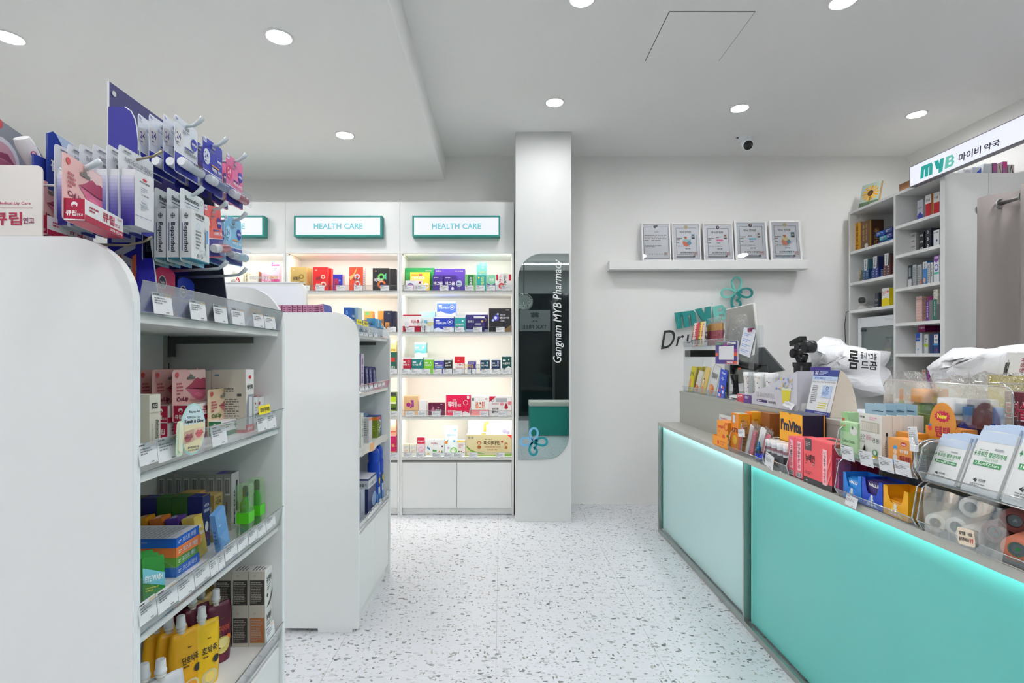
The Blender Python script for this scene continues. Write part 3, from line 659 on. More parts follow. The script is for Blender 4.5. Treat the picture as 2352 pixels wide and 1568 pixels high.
# ------------------------------------------------------------------ tall medicine shelves by the right wall
FR = Frame(3.157, 4.80, -90)
t = empty('medicine_shelves', FR.M.copy(), 'tall white open shelf cabinets full of medicine behind the counter', 'shelf unit')
RZT = 2.640; b1, b2 = 0.0, 0.556; L3 = 1.02
RS1 = []; RS2 = []
for x, w_ in ((0.0, .018), (0.549, .02), (1.0, .02)):
    MB().box(x, x + w_, 0, 0.57, 0.0, RZT, m_lam, c=.001).build('upright', t)
MB().box(0, 1.02, 0, 0.57, RZT, RZT + .022, m_lam, c=.001).build('top_board', t)
MB().box(0, 1.02, 0.56, 0.57, 0, RZT, m_lam).build('back_panel', t)
def vzr(u, v): return FR.at(u, v, 0.0)
# bay 1 shelves measured at u=2049, bay 2 at u=2158
for v in (549.5, 629.6, 700.2, 859): RS1.append(FR.at(2049, v)[1])
for v in (486.5, 561, 645.5, 734, 811, 885): RS2.append(FR.at(2158, v)[1])
RS1[3] = 1.075; RS2[5] = 1.02
for z in RS1: MB().box(0.018, 0.549, 0.002, 0.56, z - 0.024, z, m_lam).build('shelf', t)
for z in RS2: MB().box(0.569, 1.0, 0.002, 0.56, z - 0.024, z, m_lam).build('shelf', t)
MB().box(1.02, 1.04, 0.0, 0.31, 0, RZT + .02, m_lam, c=.001).box(1.02, 1.04, 0.312, 0.583, 0, RZT + .02, m_lam, c=.001).build('end_panel', t)
# ------------------------------------------------------------------ goods on the lit wall cabinets
def bc(u0, u1, vt, sh, col, lab, els=None, y0=0.05, D=0.06, u2=None, side=None, z0=None, cat='box', name='carton', yaw=0, **kw):
    """front face between columns u0,u1; u2 = where its right or left side ends"""
    xa, zt = FC.at(u0, vt, y0); xb, _ = FC.at(u1, vt, y0); zb = SHZ[sh] + .0005 if z0 is None else z0
    pr = {'f': els} if els else {}
    if side: pr['r' if (u0 + u1) / 2 < CX else 'l'] = side
    xb = min(xb, 0.094) if xb > 0 else xb; wd = xb - xa - 0.001
    return carton(FC, xa, xa + wd, zb, zt, y0, D, col, lab, pr, name=name, cat=cat, group=kw.pop('group', None), yaw=yaw, **kw)
def topz(u, v, y): return FC.at(u, v, y)[1]
A = 'top shelf, right lit cabinet'
bc(931, 997, 615, 0, (28, 140, 74), 'large green box behind the yellow one ' + A, [R_(0, .82, 1, .84, (60, 165, 95)), T_(.7, .86, .93, .9, 'VITAMIN'), R_(0, 0, .16, .8, (60, 170, 90))], .13, .1)
bc(942, 987, 625, 0, (247, 205, 60), 'yellow box leaning on the large green box ' + A, [R_(.08, .82, .42, .9, (240, 150, 60)), R_(.45, .8, .62, .92, (236, 90, 90)), T_(.08, .62, .75, .78, '간편하게톡톡', WH), T_(.08, .5, .6, .58, '프로폴리스', (250, 235, 150)), ('c', .82, .3, .15, WH), ('c', .85, .3, .07, (240, 200, 60))], .09, .03)
bc(931, 970, 644, 0, (238, 236, 236), 'small white box with a blue and pink ring ' + A, [('o', .3, .45, .2, .35, (70, 110, 190)), ('o', .3, .35, .2, .35, (200, 110, 150)), L_(.6, .2, .9, .5, 3), R_(.8, .7, .92, .9, (170, 40, 70))], .04, .04)
bc(998, 1068, 617, 0, (92, 62, 170), 'large purple box with two small purple boxes before it ' + A, [T_(.06, .88, .24, .93, 'MEGA'), T_(.68, .88, .94, .92, '마그네슘'), R_(0, .0, 1, .35, (104, 74, 184))], .13, .09)
for k, (a, b) in enumerate(((994, 1019.5), (1020.5, 1047))):
    bc(a, b, 632, 0, (66, 40, 130), ('left' if k == 0 else 'right') + ' small dark purple box before the large purple one ' + A, [T_(.08, .4, .92, .62, '마그온', WH, .03), L_(.1, .8, .8, .9, 1, (190, 180, 220)), ('c', .72, .2, .13, (225, 220, 240))], .08, .045)
xa, za = FC.at(1054.5, 651, .03); q = MB(); q.lathe([(.028, 0), (.028, .003)], M((218, 226, 244), .3), 24, Matrix.Rotation(PI / 2, 4, 'X')); o = q.build('round_sticker', None, FC.M @ TR(xa, .03, za), label='round pale Mg badge standing before the large purple box', cat='badge')
q = MB(); printing(q, [T_(.2, .35, .8, .65, 'Mg', (50, 70, 150), .02)], lambda a, b, s: (a - .028, -.003 - s, b - .028), .056, .056); q.build('lettering', o)
q = MB(); q.box(-.004, .004, 0, .003, SHZ[0] - za, -.024, m_edgec); q.build('stand', o)
bc(1068, 1093, 630, 0, (120, 190, 110), 'light green box with a dark green band ' + A, [R_(.25, .1, .78, .95, (20, 110, 60)), ('tv', .42, .3, .68, .85, '지르텍연', WH, .03)], .05, .06)
zz = topz(1106, 632, .05)
bc(1094, 1117.5, 632, 0, (40, 170, 160), 'lower teal box of the mint stack ' + A, [('tv', .45, .3, .75, .9, '디오맥스', (250, 240, 120), .03), ('c', .25, .85, .09, (250, 220, 60))], .05, .06)
bc(1094.5, 1118, 603, 0, (140, 224, 214), 'pale mint box stacked on the teal box ' + A, [T_(.2, .16, .85, .32, '디오맥스', (240, 230, 120), .03), ('tv', .5, .5, .75, .92, '디오', WH, .02), ('c', .18, .88, .09, (245, 170, 150)), L_(.2, .05, .8, .12, 1, WH)], .05, .06, z0=zz + .0005)
bc(1119, 1138, 631, 0, (140, 205, 170), 'mint box with a purple lower corner ' + A, [('p', [(0, .5), (.5, .35), (1, .5), (1, 0), (0, 0)], (112, 70, 150)), T_(.25, .6, .8, .8, '치센', (240, 250, 245), .02), ('c', .35, .12, .15, (245, 225, 170))], .05, .06)
bc(1140, 1174, 628, 0, (238, 236, 234), 'white box with red blocks and a red lip picture ' + A, [R_(0, .6, .1, .95, (200, 20, 50)), R_(.85, .6, 1, .95, (200, 20, 50)), ('tv', .5, .3, .68, .9, '지노맥스', INK, .03), ('c', .35, .3, .2, (214, 60, 60)), ('c', .35, .28, .1, (240, 200, 190)), ('l', .2, .5, .35, .9, 4, (200, 90, 90))], .04, .06)
A = 'second shelf, right lit cabinet'
bc(923, 968, 722.5, 1, (240, 238, 236), 'white box with a red base and a tooth ' + A, [R_(0, .93, 1, 1, (190, 30, 50)), R_(0, 0, 1, .35, (190, 20, 60)), T_(.48, .5, .9, .72, '티스톨', (190, 20, 60), .04), ('c', .25, .45, .13, (225, 225, 228)), ('p', [(.13, .4), (.2, .15), (.25, .3), (.3, .15), (.38, .4)], (232, 232, 234))], .04, .06)
bc(964, 1000, 715.5, 1, (178, 226, 232), 'pale blue box behind the others ' + A, [R_(0, .0, 1, .15, (200, 235, 238))], .12, .05, side=[R_(0, 0, 1, 1, (30, 110, 190))])
bc(970, 996, 728, 1, (222, 232, 232), 'small pale grey box behind the yellow-lettered strip ' + A, [R_(.15, .55, .45, .8, (120, 190, 220)), ('c', .65, .55, .12, (200, 220, 225))], .06, .04)
z1_ = topz(1020, 727, .06)
bc(997, 1043, 727, 1, (24, 58, 178), 'royal blue box under the blue and white one ' + A, [R_(0, .9, 1, 1, (235, 236, 240)), ('p', [(0, 0), (0, .22), (.2, .3), (.45, .16), (.75, .2), (1, .3), (1, 0)], (232, 236, 245)), T_(.08, .5, .62, .66, '트리플케어 플러스', WH, .02), R_(.08, .7, .26, .8, (222, 226, 240)), ('o', .8, .66, .12, .12, WH), ('c', .8, .66, .05, (230, 235, 250))], .06, .08)
bc(1004, 1047, 693, 1, (88, 122, 222), 'blue and white box stacked on the royal blue box ' + A, [R_(0, .9, 1, 1, (240, 240, 240)), ('p', [(0, 0), (0, .3), (.2, .36), (.45, .22), (.75, .18), (1, .3), (1, 0)], (238, 240, 246)), T_(.08, .52, .64, .64, '트리플케어 플러스', WH, .02), R_(.08, .68, .26, .78, (228, 232, 245)), ('o', .8, .62, .12, .12, WH), ('c', .8, .62, .05, (235, 238, 250))], .06, .08, z0=z1_ + .001)
bc(1044.5, 1069, 725, 1, (44, 160, 160), 'teal box with a drop, beside the royal blue box ' + A, [R_(0, .88, 1, 1, (235, 236, 238)), ('p', [(0, 0), (0, .15), (.5, .25), (1, .1), (1, 0)], (225, 240, 238)), T_(.1, .4, .85, .52, '초임계오메가', WH, .02), ('c', .75, .68, .08, (220, 240, 236))], .05, .06)
bc(1070, 1121, 717, 1, (52, 44, 110), 'wide navy box with a golden ring ' + A, [R_(0, .88, 1, 1, (234, 234, 238)), R_(0, 0, 1, .15, (200, 205, 230)), T_(.08, .48, .5, .6, '초임계 알티지', WH, .02), ('o', .85, .62, .08, .3, (210, 170, 90))], .09, .07)
bc(1088, 1113, 726, 1, (48, 40, 104), 'small navy box with a gold badge ' + A, [R_(0, .87, 1, 1, (234, 234, 238)), T_(.1, .45, .7, .56, '초임계오메가', WH, .02), ('c', .78, .68, .1, (220, 180, 90))], .04, .04)
bc(1123, 1174, 708, 1, (38, 36, 40), 'black box with a glowing joint picture ' + A, [('c', .32, .6, .14, (70, 70, 170)), ('c', .3, .6, .07, (210, 215, 250)), ('c', .18, .5, .06, (170, 185, 230)), ('c', .4, .76, .05, (150, 170, 220)), T_(.5, .68, .75, .76, '조인트', (190, 190, 196)), T_(.5, .56, .92, .64, '콘드로이친', WH, .03), T_(.5, .44, .7, .53, '1200', (200, 200, 205)), ('p', [(.5, 0), (1, .3), (1, 0)], (150, 120, 80)), ('c', .74, .93, .015, (230, 150, 40)), T_(.78, .91, .92, .95, 'MEDIFARM')], .05, .08)
def strip_sign(F, u0, u1, v0, v1, y, words, lab, zfoot):
    xa, z1 = F.at(u0, v0, y); xb, z0 = F.at(u1, v1, y); w_, h_ = xb - xa, z1 - z0
    q = MB(); q.box(0, w_, 0, .003, 0, h_, clear_sign); o = q.build('shelf_talker', None, F.M @ TR(xa, y, z0), label=lab, cat='sign')
    q = MB(); printing(q, [('t', a - .01, -.08, b + .01, 1.08, s, (38, 44, 60), .055) for s, a, b, c in words] + [('t', a, 0, b, 1, s, c, .012) for s, a, b, c in words], lambda a, b, s: (a, -s, b), w_, h_); q.build('lettering', o)
    q = MB(); q.box(w_ * .45, w_ * .5, .0005, .002, zfoot - z0, 0, m_edgec); q.build('stand', o); return o
clear_sign = clear_mat('clear_card', (.97, .97, .97), base=.03)
strip_sign(FC, 958, 996, 740, 748, -.012, [('프리미엄', 0, .54, (244, 244, 236)), ('잇몸약', .6, 1, (240, 214, 60))], 'strip of white and yellow outlined letters by the red and white tooth box', SHZ[1])
A = 'third shelf, right lit cabinet'
S = lambda s, wave=True, lo=.35: [R_(0, .9, 1, 1, (232, 234, 234)), T_(.1, .48, .82, .6, s, WH, .02), R_(.1, .66, .4, .74, (232, 238, 238))] + ([('p', [(0, 0), (0, lo * .6), (.3, lo * .5), (.7, lo * .8), (1, lo * .6), (1, 0)], (234, 238, 238))] if wave else [])
z2 = topz(960, 820.5, .07)
bc(923.6, 944.4, 820, 2, (190, 28, 66), 'crimson box with a heart, at the left end ' + A, S('코큐텐 100') + [('o', .72, .74, .13, .2, (240, 200, 210))], .05, .05)
bc(945, 972.6, 820.5, 2, (20, 124, 124), 'teal box with a running figure under the pale cyan box ' + A, S('마그네슘 350') + [('p', [(.66, .6), (.78, .75), (.9, .86), (.8, .7), (.82, .58)], WH)], .06, .06)
bc(952.7, 979, 786.7, 2, (120, 208, 212), 'pale cyan and white box stacked on the teal box ' + A, [R_(0, .9, 1, 1, (238, 240, 240)), ('p', [(0, 0), (0, .26), (.3, .34), (.7, .26), (1, .3), (1, 0)], (238, 240, 240)), T_(.06, .46, .72, .56, '마그네슘 350', WH, .02), R_(.06, .62, .36, .7, WH), ('p', [(.6, .62), (.75, .76), (.88, .86), (.8, .72), (.84, .6)], WH)], .07, .08, z0=z2 + .001, side=[R_(0, 0, 1, 1, (50, 150, 156)), R_(0, 0, 1, .3, WH)])
bc(974, 996, 822.5, 2, (122, 200, 34), 'lime green box ' + A, S('락토밸런스', False) + [('c', .7, .72, .07, (220, 240, 190)), ('c', .8, .62, .05, (220, 240, 190))], .05, .05)
bc(997, 1020.5, 825, 2, (80, 76, 160), 'violet-blue box with fine rings ' + A, S('콜라겐비타', False) + [('o', .72, .7, .16, .08, (170, 170, 220)), R_(.1, .4, .9, .46, (110, 190, 220))], .05, .05)
bc(1021, 1039, 823.7, 2, (30, 30, 34), 'black box with a pale leaf ' + A, S('블랙마카', False) + [('p', [(.35, .7), (.6, .82), (.85, .76), (.6, .68)], (200, 200, 205))], .05, .05)
bc(1044, 1067, 818.7, 2, (214, 28, 40), 'bright red box with a white lower half ' + A, [R_(0, 0, 1, .48, (236, 230, 228)), T_(.04, .47, .96, .62, 'BIOTIN', WH, .05), L_(.3, .72, .7, .8, 1, (240, 170, 170)), T_(.2, .28, .85, .38, '비오틴', (220, 120, 120))], .05, .05)
bc(1074, 1093.6, 827, 2, (80, 60, 170), 'small purple box behind the yellow letter strip ' + A, [R_(0, .9, 1, 1, (232, 232, 236)), L_(.1, .6, .8, .85, 2, WH), R_(0, 0, 1, .3, (230, 232, 240))], .06, .04)
strip_sign(FC, 1066, 1101, 836.5, 845, -.012, [('수면리듬', 0, .62, (240, 205, 60)), ('조절', .72, 1, (240, 240, 232))], 'strip of yellow outlined letters on the third lit shelf', SHZ[2])
bc(1103, 1125, 823.5, 2, (20, 66, 90), 'dark blue box with a half green drop ' + A, S('밀크씨슬') + [('c', .72, .72, .1, (90, 190, 140)), ('p', [(.72, .6), (.82, .72), (.72, .84)], (230, 240, 235))], .05, .05)
bc(1129, 1150, 823.5, 2, (26, 48, 92), 'navy box with a shield ' + A, S('프로폴리스') + [('p', [(.62, .8), (.82, .8), (.82, .66), (.72, .56), (.62, .66)], (210, 215, 230)), ('p', [(.65, .77), (.79, .77), (.79, .67), (.72, .6), (.65, .67)], (26, 48, 92))], .05, .05)
bc(1152.6, 1175.5, 814.5, 2, (14, 78, 76), 'tall dark green box with a white star at the end ' + A, S('K2 칼마디', True, .5) + [('c', .72, .74, .07, (220, 235, 230))], .05, .05)
A = 'fourth shelf, right lit cabinet'
bc(925, 960, 909.5, 3, (218, 180, 132), 'tan box with a purple heart figure ' + A, [('c', .38, .55, .15, (170, 40, 140)), ('p', [(.45, .35), (.75, .45), (.72, .8), (.5, .78), (.6, .6)], (150, 60, 130)), T_(.22, .14, .78, .24, '고운미인탑', (90, 40, 40), .02)], .07, .1, side=[R_(0, 0, 1, 1, (226, 186, 150))])
bc(962.8, 980.4, 919, 3, (238, 236, 235), 'plain white box ' + A, [R_(0, .97, 1, 1, (226, 224, 222))], .06, .05)
bc(984, 1021.5, 925, 3, (104, 22, 62), 'low burgundy box with a line figure ' + A, [('p', [(.12, .3), (.28, .7), (.2, .88), (.34, .6), (.4, .35)], (190, 120, 150)), T_(.42, .3, .82, .5, '페리너프', WH, .02), L_(.55, .58, .8, .68, 1, (220, 180, 200)), L_(.75, .85, .95, .92, 1, WH)], .05, .06)
bc(1024.4, 1080.8, 906.7, 3, (226, 16, 76), 'wide bright pink-red box with a white mother figure ' + A, [T_(.08, .4, .46, .68, '훼리탑', WH, .05), T_(.47, .42, .62, .56, '에프', WH, .02), ('o', .8, .62, .1, .14, WH), ('p', [(.68, 0), (.68, .14), (.78, .2), (.95, .1), (.98, .4), (1, .4), (1, 0)], (240, 235, 236)), L_(.08, .12, .5, .26, 3, (245, 190, 205)), R_(.86, .8, .95, .95, (235, 225, 228)), T_(.27, .73, .42, .78, '신제품')], .05, .1, faces={'t': (246, 200, 210)})
bc(1081.8, 1123.3, 909.3, 3, (240, 238, 234), 'white box with orange brush lettering ' + A, [T_(.25, .35, .75, .72, '본그린', (228, 110, 60), .05), ('c', .35, .45, .08, (240, 160, 120)), R_(0, .26, 1, .29, (150, 30, 50)), R_(0, 0, 1, .26, (240, 150, 150)), R_(.06, .76, .17, .9, (110, 110, 108)), ('c', .86, .85, .07, (130, 60, 60), .03)], .05, .09)
bc(1124, 1175, 909.7, 3, (234, 230, 228), 'white and grey box with red drops ' + A, [('p', [(0, 1), (.32, 1), (0, .68)], (200, 30, 60)), R_(.3, .7, .8, .9, (170, 172, 176)), ('o', .14, .78, .07, .2, INK), ('c', .76, .42, .08, (170, 20, 40)), ('p', [(.68, .45), (.84, .45), (.76, .65)], (170, 20, 40)), ('c', .56, .6, .08, (226, 130, 140)), ('c', .92, .64, .09, (226, 130, 140)), T_(.12, .28, .42, .4, '산타몬', INK, .04), T_(.12, .12, .42, .24, '플러스', INK, .04), T_(.12, .58, .42, .64, 'Suramon', (180, 60, 70))], .05, .09)
A = 'lowest shelf, right lit cabinet'
for k, (a, b) in enumerate(((925.6, 940.4), (941.8, 956.2))):
    bc(a, b, 1019.4, 4, (238, 236, 226), ('first' if k == 0 else 'second') + ' small cream box from the left ' + A, [R_(0, .92, 1, 1, (250, 240, 200)), L_(.15, .6, .8, .8, 2, (200, 200, 200)), ('o', .5, .4, .3, .1, (240, 200, 140)), L_(.2, .3, .8, .5, 2, (230, 180, 170))], .05, .04)
bc(958, 976, 1004, 4, (240, 220, 226), 'white and pink box with a red top ' + A, [R_(0, .66, 1, 1, (214, 30, 70)), T_(.1, .74, .9, .84, '헤모골드', WH, .04), ('o', .5, .35, .35, .12, (236, 140, 170)), ('c', .6, .3, .15, (240, 170, 190))], .05, .04)
bc(978.4, 1019.5, 1009.5, 4, (240, 241, 238), 'white box with green and blue dinosaurs ' + A, [T_(.3, .7, .68, .84, '티라노', (170, 30, 60), .04), R_(.38, .28, .6, .38, (60, 160, 60)), ('c', .42, .36, .05, (60, 160, 60)), ('c', .12, .5, .06, (40, 130, 180)), ('p', [(.05, .6), (.2, .5), (.25, .35), (.12, .45)], (40, 130, 180)), ('c', .75, .28, .05, (230, 130, 60)), ('p', [(.85, .2), (.95, .2), (.9, .4)], (30, 130, 60)), ('c', .92, .6, .05, (80, 60, 110)), ('p', [(.04, .1), (.14, .25), (.22, .1)], (220, 190, 80))], .05, .06, faces={'t': (246, 246, 246)})
bc(1021.5, 1050.5, 978.5, 4, (236, 244, 246), 'tall white box with a carrot and a green apple face ' + A, [T_(.18, .66, .86, .73, '초온아이', (120, 190, 220), .02), ('c', .82, .88, .1, (110, 190, 230)), ('c', .12, .45, .12, (240, 130, 40)), ('p', [(.15, .5), (.3, .56), (.2, .46)], (60, 150, 60)), ('c', .72, .17, .28, (110, 190, 60)), ('c', .7, .18, .18, (236, 240, 230)), ('c', .62, .2, .03, INK), ('c', .76, .2, .03, INK), ('c', .76, .5, .09, (80, 170, 210)), ('c', .3, .27, .08, (200, 160, 200))], .07, .05)
bc(1049.7, 1068.3, 1011, 4, (238, 236, 228), 'small white box with a yellow top and vegetables ' + A, [R_(0, .88, 1, 1, (250, 214, 110)), L_(.2, .5, .85, .8, 3, (220, 150, 150)), ('c', .25, .3, .09, (40, 120, 60)), ('c', .55, .3, .08, (150, 60, 60)), ('c', .8, .25, .08, (240, 140, 60)), ('c', .15, .12, .09, (200, 60, 40)), ('p', [(.4, .05), (.5, .25), (.6, .05)], (60, 130, 60))], .05, .04)
z4 = topz(1120, 998, .05)
bc(1071.5, 1175.5, 998, 4, (222, 208, 160), 'wide beige box with two cartoon monkeys and leaves ' + A, [('p', [(0, .5), (.1, .3), (.22, .2), (.4, .12), (.4, .08), (.2, .15), (.08, .25), (0, .42)], (110, 170, 60)), R_(0, .0, 1, .05, (150, 190, 60)), ('p', [(.5, 0), (.7, .1), (1, .14), (1, 0)], (140, 190, 70)), ('c', .28, .62, .045, (176, 98, 44)), ('c', .28, .6, .03, (236, 190, 140)), ('c', .28, .42, .04, (176, 98, 44)), ('c', .24, .62, .015, (150, 80, 40)), ('c', .32, .62, .015, (150, 80, 40)), ('c', .88, .56, .035, (176, 98, 44)), ('c', .88, .54, .022, (236, 190, 140)), ('c', .88, .4, .03, (176, 98, 44)), T_(.385, .52, .75, .72, '마이타민', (92, 66, 36), .035), ('c', .79, .68, .025, (180, 60, 50)), T_(.4, .4, .76, .47, '비타민B 비타민B 비타민D', (190, 90, 50), .01), T_(.46, .26, .68, .34, '나이아신 아연', (190, 90, 50), .01), L_(.4, .76, .7, .82, 1, (140, 110, 70)), ('p', [(.9, 1), (1, 1), (1, .82)], (226, 60, 40)), ('c', .06, .86, .03, (170, 160, 130)), ('c', .13, .86, .03, (170, 160, 130)), ('c', .77, .06, .03, (190, 50, 50))], .05, .09, faces={'t': (244, 240, 226)})
bc(1075, 1175, 966, 4, (240, 240, 240), 'wide white box with a giraffe stacked on the monkey box ' + A, [R_(.12, 0, .3, 1, (226, 222, 236)), R_(.36, .2, .42, .9, (242, 190, 70)), ('c', .44, .88, .05, (242, 190, 70)), R_(.31, 0, .41, .08, (242, 190, 70)), T_(.54, .72, .82, .86, '리퀴드씨엠', (240, 180, 90), .03), ('c', .84, .25, .05, (200, 190, 220)), ('c', .92, .15, .04, (200, 190, 220)), L_(.54, .62, .78, .68, 1, (240, 190, 150))], .055, .08, z0=z4 + .001)
A = 'top shelf, middle lit cabinet'
def stack2(u0, u1, ue, vt, col, scol, lab, els, y0=.06, n=2):
    """two or three alike boxes one behind the other, turned so that their sides show"""
    xa, zt = FC.at(u0, vt, y0); xb, _ = FC.at(u1, vt, y0); dd = .055
    for k in range(n):
        carton(FC, xa + k * .014, xb + k * .014, SHZ[0] + .0005, zt - k * .002, y0 + k * (dd + .003), dd, col, lab % ('front', 'rear', 'third')[k] + ' ' + A, {'f': els, 'r': [R_(0, 0, 1, 1, scol), R_(.85, 0, 1, 1, col)]} if k == 0 else {'r': [R_(0, 0, 1, 1, scol)]}, group=None)
def bimax(c): return [('o', .72, .28, .2, .5, c), ('o', .7, .6, .15, .5, c), T_(.22, .42, .62, .6, '비맥스', INK, .05), R_(.2, .2, .5, .32, c), L_(.22, .12, .5, .2, 1, INK), ('c', .16, .87, .03, (210, 170, 60)), L_(.2, .85, .34, .89, 1, WH)]
stack2(665, 704, 719, 612.4, (196, 166, 96), (208, 180, 120), '%s gold box of a pair', bimax((150, 120, 50)))
stack2(719, 752, 764, 613, (216, 30, 32), (226, 60, 60), '%s red box of a pair', bimax((240, 200, 180)))
bc(765, 787, 630, 0, (46, 44, 170), 'small blue and purple box with a red figure ' + A, [R_(.08, .0, .6, .75, (170, 40, 90)), T_(.2, .3, .6, .48, '비맥스', INK, .05), ('c', .7, .65, .1, (90, 150, 240))], .06, .06, side=[R_(0, 0, 1, 1, (222, 222, 228)), L_(.1, .3, .9, .9, 7)])
bc(802, 834, 612.6, 0, (222, 74, 44), 'red and orange box with a light burst ' + A, [('p', [(0, .6), (.3, .7), (.6, 1), (.4, .65), (.1, .45)], (250, 180, 110)), ('o', .6, .3, .24, .5, (220, 225, 235)), ('o', .58, .6, .2, .5, (200, 210, 235)), T_(.3, .42, .8, .56, '비맥스', INK, .05), T_(.36, .3, .8, .41, '에너비', (200, 20, 30), .05)], .06, .085, side=[R_(0, 0, 1, 1, (232, 230, 230)), R_(.9, 0, 1, 1, (226, 110, 40)), L_(.1, .2, .8, .9, 8)])
bc(856, 893, 615.5, 0, (28, 27, 30), 'black box with a rainbow figure ' + A, [('o', .56, .3, .26, .5, (220, 110, 50)), ('o', .54, .62, .22, .55, (110, 200, 90)), ('p', [(.62, .6), (.85, .8), (.85, .5)], (90, 200, 150)), T_(.12, .4, .62, .58, '비맥스', WH, .05), R_(.5, .14, .85, .3, (60, 50, 110)), ('c', .08, .88, .03, (220, 90, 30)), L_(.13, .85, .34, .9, 1, WH)], .06, .06, side=[R_(0, 0, 1, 1, (44, 42, 45))])
bc(896, 909.6, 617, 0, (34, 33, 36), 'second black box at the right end, cut by the frame ' + A, [L_(.2, .2, .6, .3, 1, (90, 90, 90))], .05, .06)
A = 'second shelf, middle lit cabinet'
bc(837, 856, 714.7, 1, (222, 164, 76), 'orange box with a green gem label ' + A, [R_(.1, .82, .6, .97, (120, 190, 110)), L_(.1, .6, .7, .7, 1)], .08, .08, side=[R_(0, 0, 1, 1, (226, 150, 60))])
bc(868, 881, 714, 1, (226, 152, 66), 'orange box with dark brush writing ' + A, [T_(.1, .4, .9, .62, '경옥', (80, 50, 40), .02)], .08, .08)
bc(882, 900, 713.7, 1, (36, 42, 74), 'dark navy box with a gold bottle picture ' + A, [('c', .4, .3, .17, (214, 170, 60)), R_(.32, .3, .48, .5, (90, 100, 120)), L_(.5, .85, .9, .92, 1, (200, 190, 150))], .05, .07, side=[R_(0, 0, 1, 1, (60, 66, 110))])
bc(901.5, 909.6, 714.5, 1, (34, 38, 66), 'second navy box, cut by the frame ' + A, [L_(.2, .2, .8, .3, 1, (150, 150, 160))], .05, .07)
bc(885, 894, 740, 1, (222, 150, 70), 'tiny amber carton in front of the navy box ' + A, [L_(.2, .3, .8, .8, 3, (120, 70, 40))], .015, .03)
for k in range(5): bc(700 + 24 * k, 722 + 24 * k, 716 + (k % 2) * 6, 1, [(220, 210, 190), (190, 60, 60), (230, 225, 220), (60, 90, 160), (240, 230, 200)][k], ['beige', 'red', 'white', 'blue', 'cream'][k] + ' box hidden behind the second gondola ' + A, [L_(.2, .4, .8, .8, 3)], .08, .06)
A = 'third shelf, middle lit cabinet'
bc(894, 909.6, 808.4, 2, (24, 96, 78), 'dark green box with a red mark ' + A, [R_(.2, .55, .9, .75, (200, 60, 50)), T_(.3, .2, .9, .35, '메가', WH, .02)], .05, .08)
bc(893, 909.6, 782.7, 2, (244, 222, 150), 'pale yellow box stacked on a green one ' + A, [R_(0, .05, 1, .3, (240, 210, 110)), T_(.3, .08, .95, .26, '건넥뮤', (90, 60, 40), .03)], .055, .07, z0=topz(900, 808.4, .055) + .001)
bc(894, 909.6, 900.8, 3, (96, 130, 30), 'lime and black box seen beside the second gondola', [R_(0, .85, 1, 1, (60, 60, 60)), R_(0, .58, 1, .8, (190, 220, 40)), R_(0, .5, 1, .58, (250, 250, 220)), R_(0, .25, 1, .33, (30, 40, 20)), R_(0, .05, 1, .22, (150, 180, 30))], .05, .08)
bc(894, 909.6, 1000, 4, (198, 12, 96), 'magenta box with a gold line seen beside the second gondola', [R_(0, .2, 1, .23, (230, 190, 110)), T_(.3, .45, .8, .6, '원', (240, 190, 120), .03), R_(0, .97, 1, 1, (240, 200, 210))], .05, .08)
bc(894, 909.6, 963.6, 4, (228, 170, 140), 'salmon box stacked on the magenta box', [R_(0, .2, 1, .26, (210, 60, 50)), L_(.1, .4, .9, .95, 6, (236, 190, 170))], .055, .07, z0=topz(900, 1000, .055) + .001)
A = 'lit shelf behind blue display'
xa, za = FC.at(545, 640, .09); xr = FC.at(561, 640, .09)[0] - xa; zt = FC.at(545, 614, .09)[1]
hh = zt - SHZ[0] - .001; mj = M((236, 234, 222), .35)
o = empty('supplement_tub', FC.M @ TR(xa, .09, SHZ[0] + .001), 'round cream tub with a red badge ' + A, 'tub')
q = MB(); q.lathe([(xr * .96, 0), (xr, .004), (xr, hh * .68), (xr * .97, hh * .7)], mj, 28); q.build('body', o)
q = MB(); q.lathe([(xr * 1.0, hh * .7), (xr * 1.02, hh * .72), (xr * 1.02, hh * .97), (xr * .98, hh)], M((240, 239, 230), .35), 28); q.build('lid', o)
q = MB(); cyl = lambda a, b, s: ((xr + s) * math.sin((a - .5) * 2.6), -(xr + s) * math.cos((a - .5) * 2.6), b * hh)
q.add([cyl(.7 + .1 * math.cos(t_ * .35), .4 + .16 * math.sin(t_ * .35), .0006) for t_ in range(18)], [tuple(range(18))], M((200, 40, 60), .4))
vs, fs, asp = text_mesh('LACTO', .02); q.add([cyl(.34 + .24 * a, .36 + .1 * b, .0007) for a, b in vs], fs, M(INK, .4))
vs, fs, asp = text_mesh('FIT', .03); q.add([cyl(.64 + .12 * a, .35 + .1 * b, .001) for a, b in vs], fs, M(WH, .4)); q.build('label_print', o)
bc(563, 569, 624.5, 0, (222, 216, 190), 'narrow beige box between tub and brown-sided box ' + A, [('tv', .2, .1, .8, .9, '키즈비타', INK, .02)], .07, .05)
bc(570, 594, 623, 0, (236, 232, 218), 'cream box with a brown side ' + A, [('c', .15, .85, .06, (230, 190, 60)), L_(.1, .3, .7, .45, 1)], .06, .06, side=[R_(0, 0, 1, 1, (150, 84, 40))])
for k in range(3): bc(601 + 7.5 * k, 607 + 7.5 * k, 626 + 3 * k, 0, (244, 200, 214), 'pink sachet box %s ' % ('next to the brown-sided box', 'in the middle of three', 'nearest the tall pink box')[k] + A, [('c', .5, .6, .3, (226, 70, 150)), L_(.1, .2, .9, .45, 2, (226, 120, 170))], .06, .05)
zt = topz(630, 632, .06)
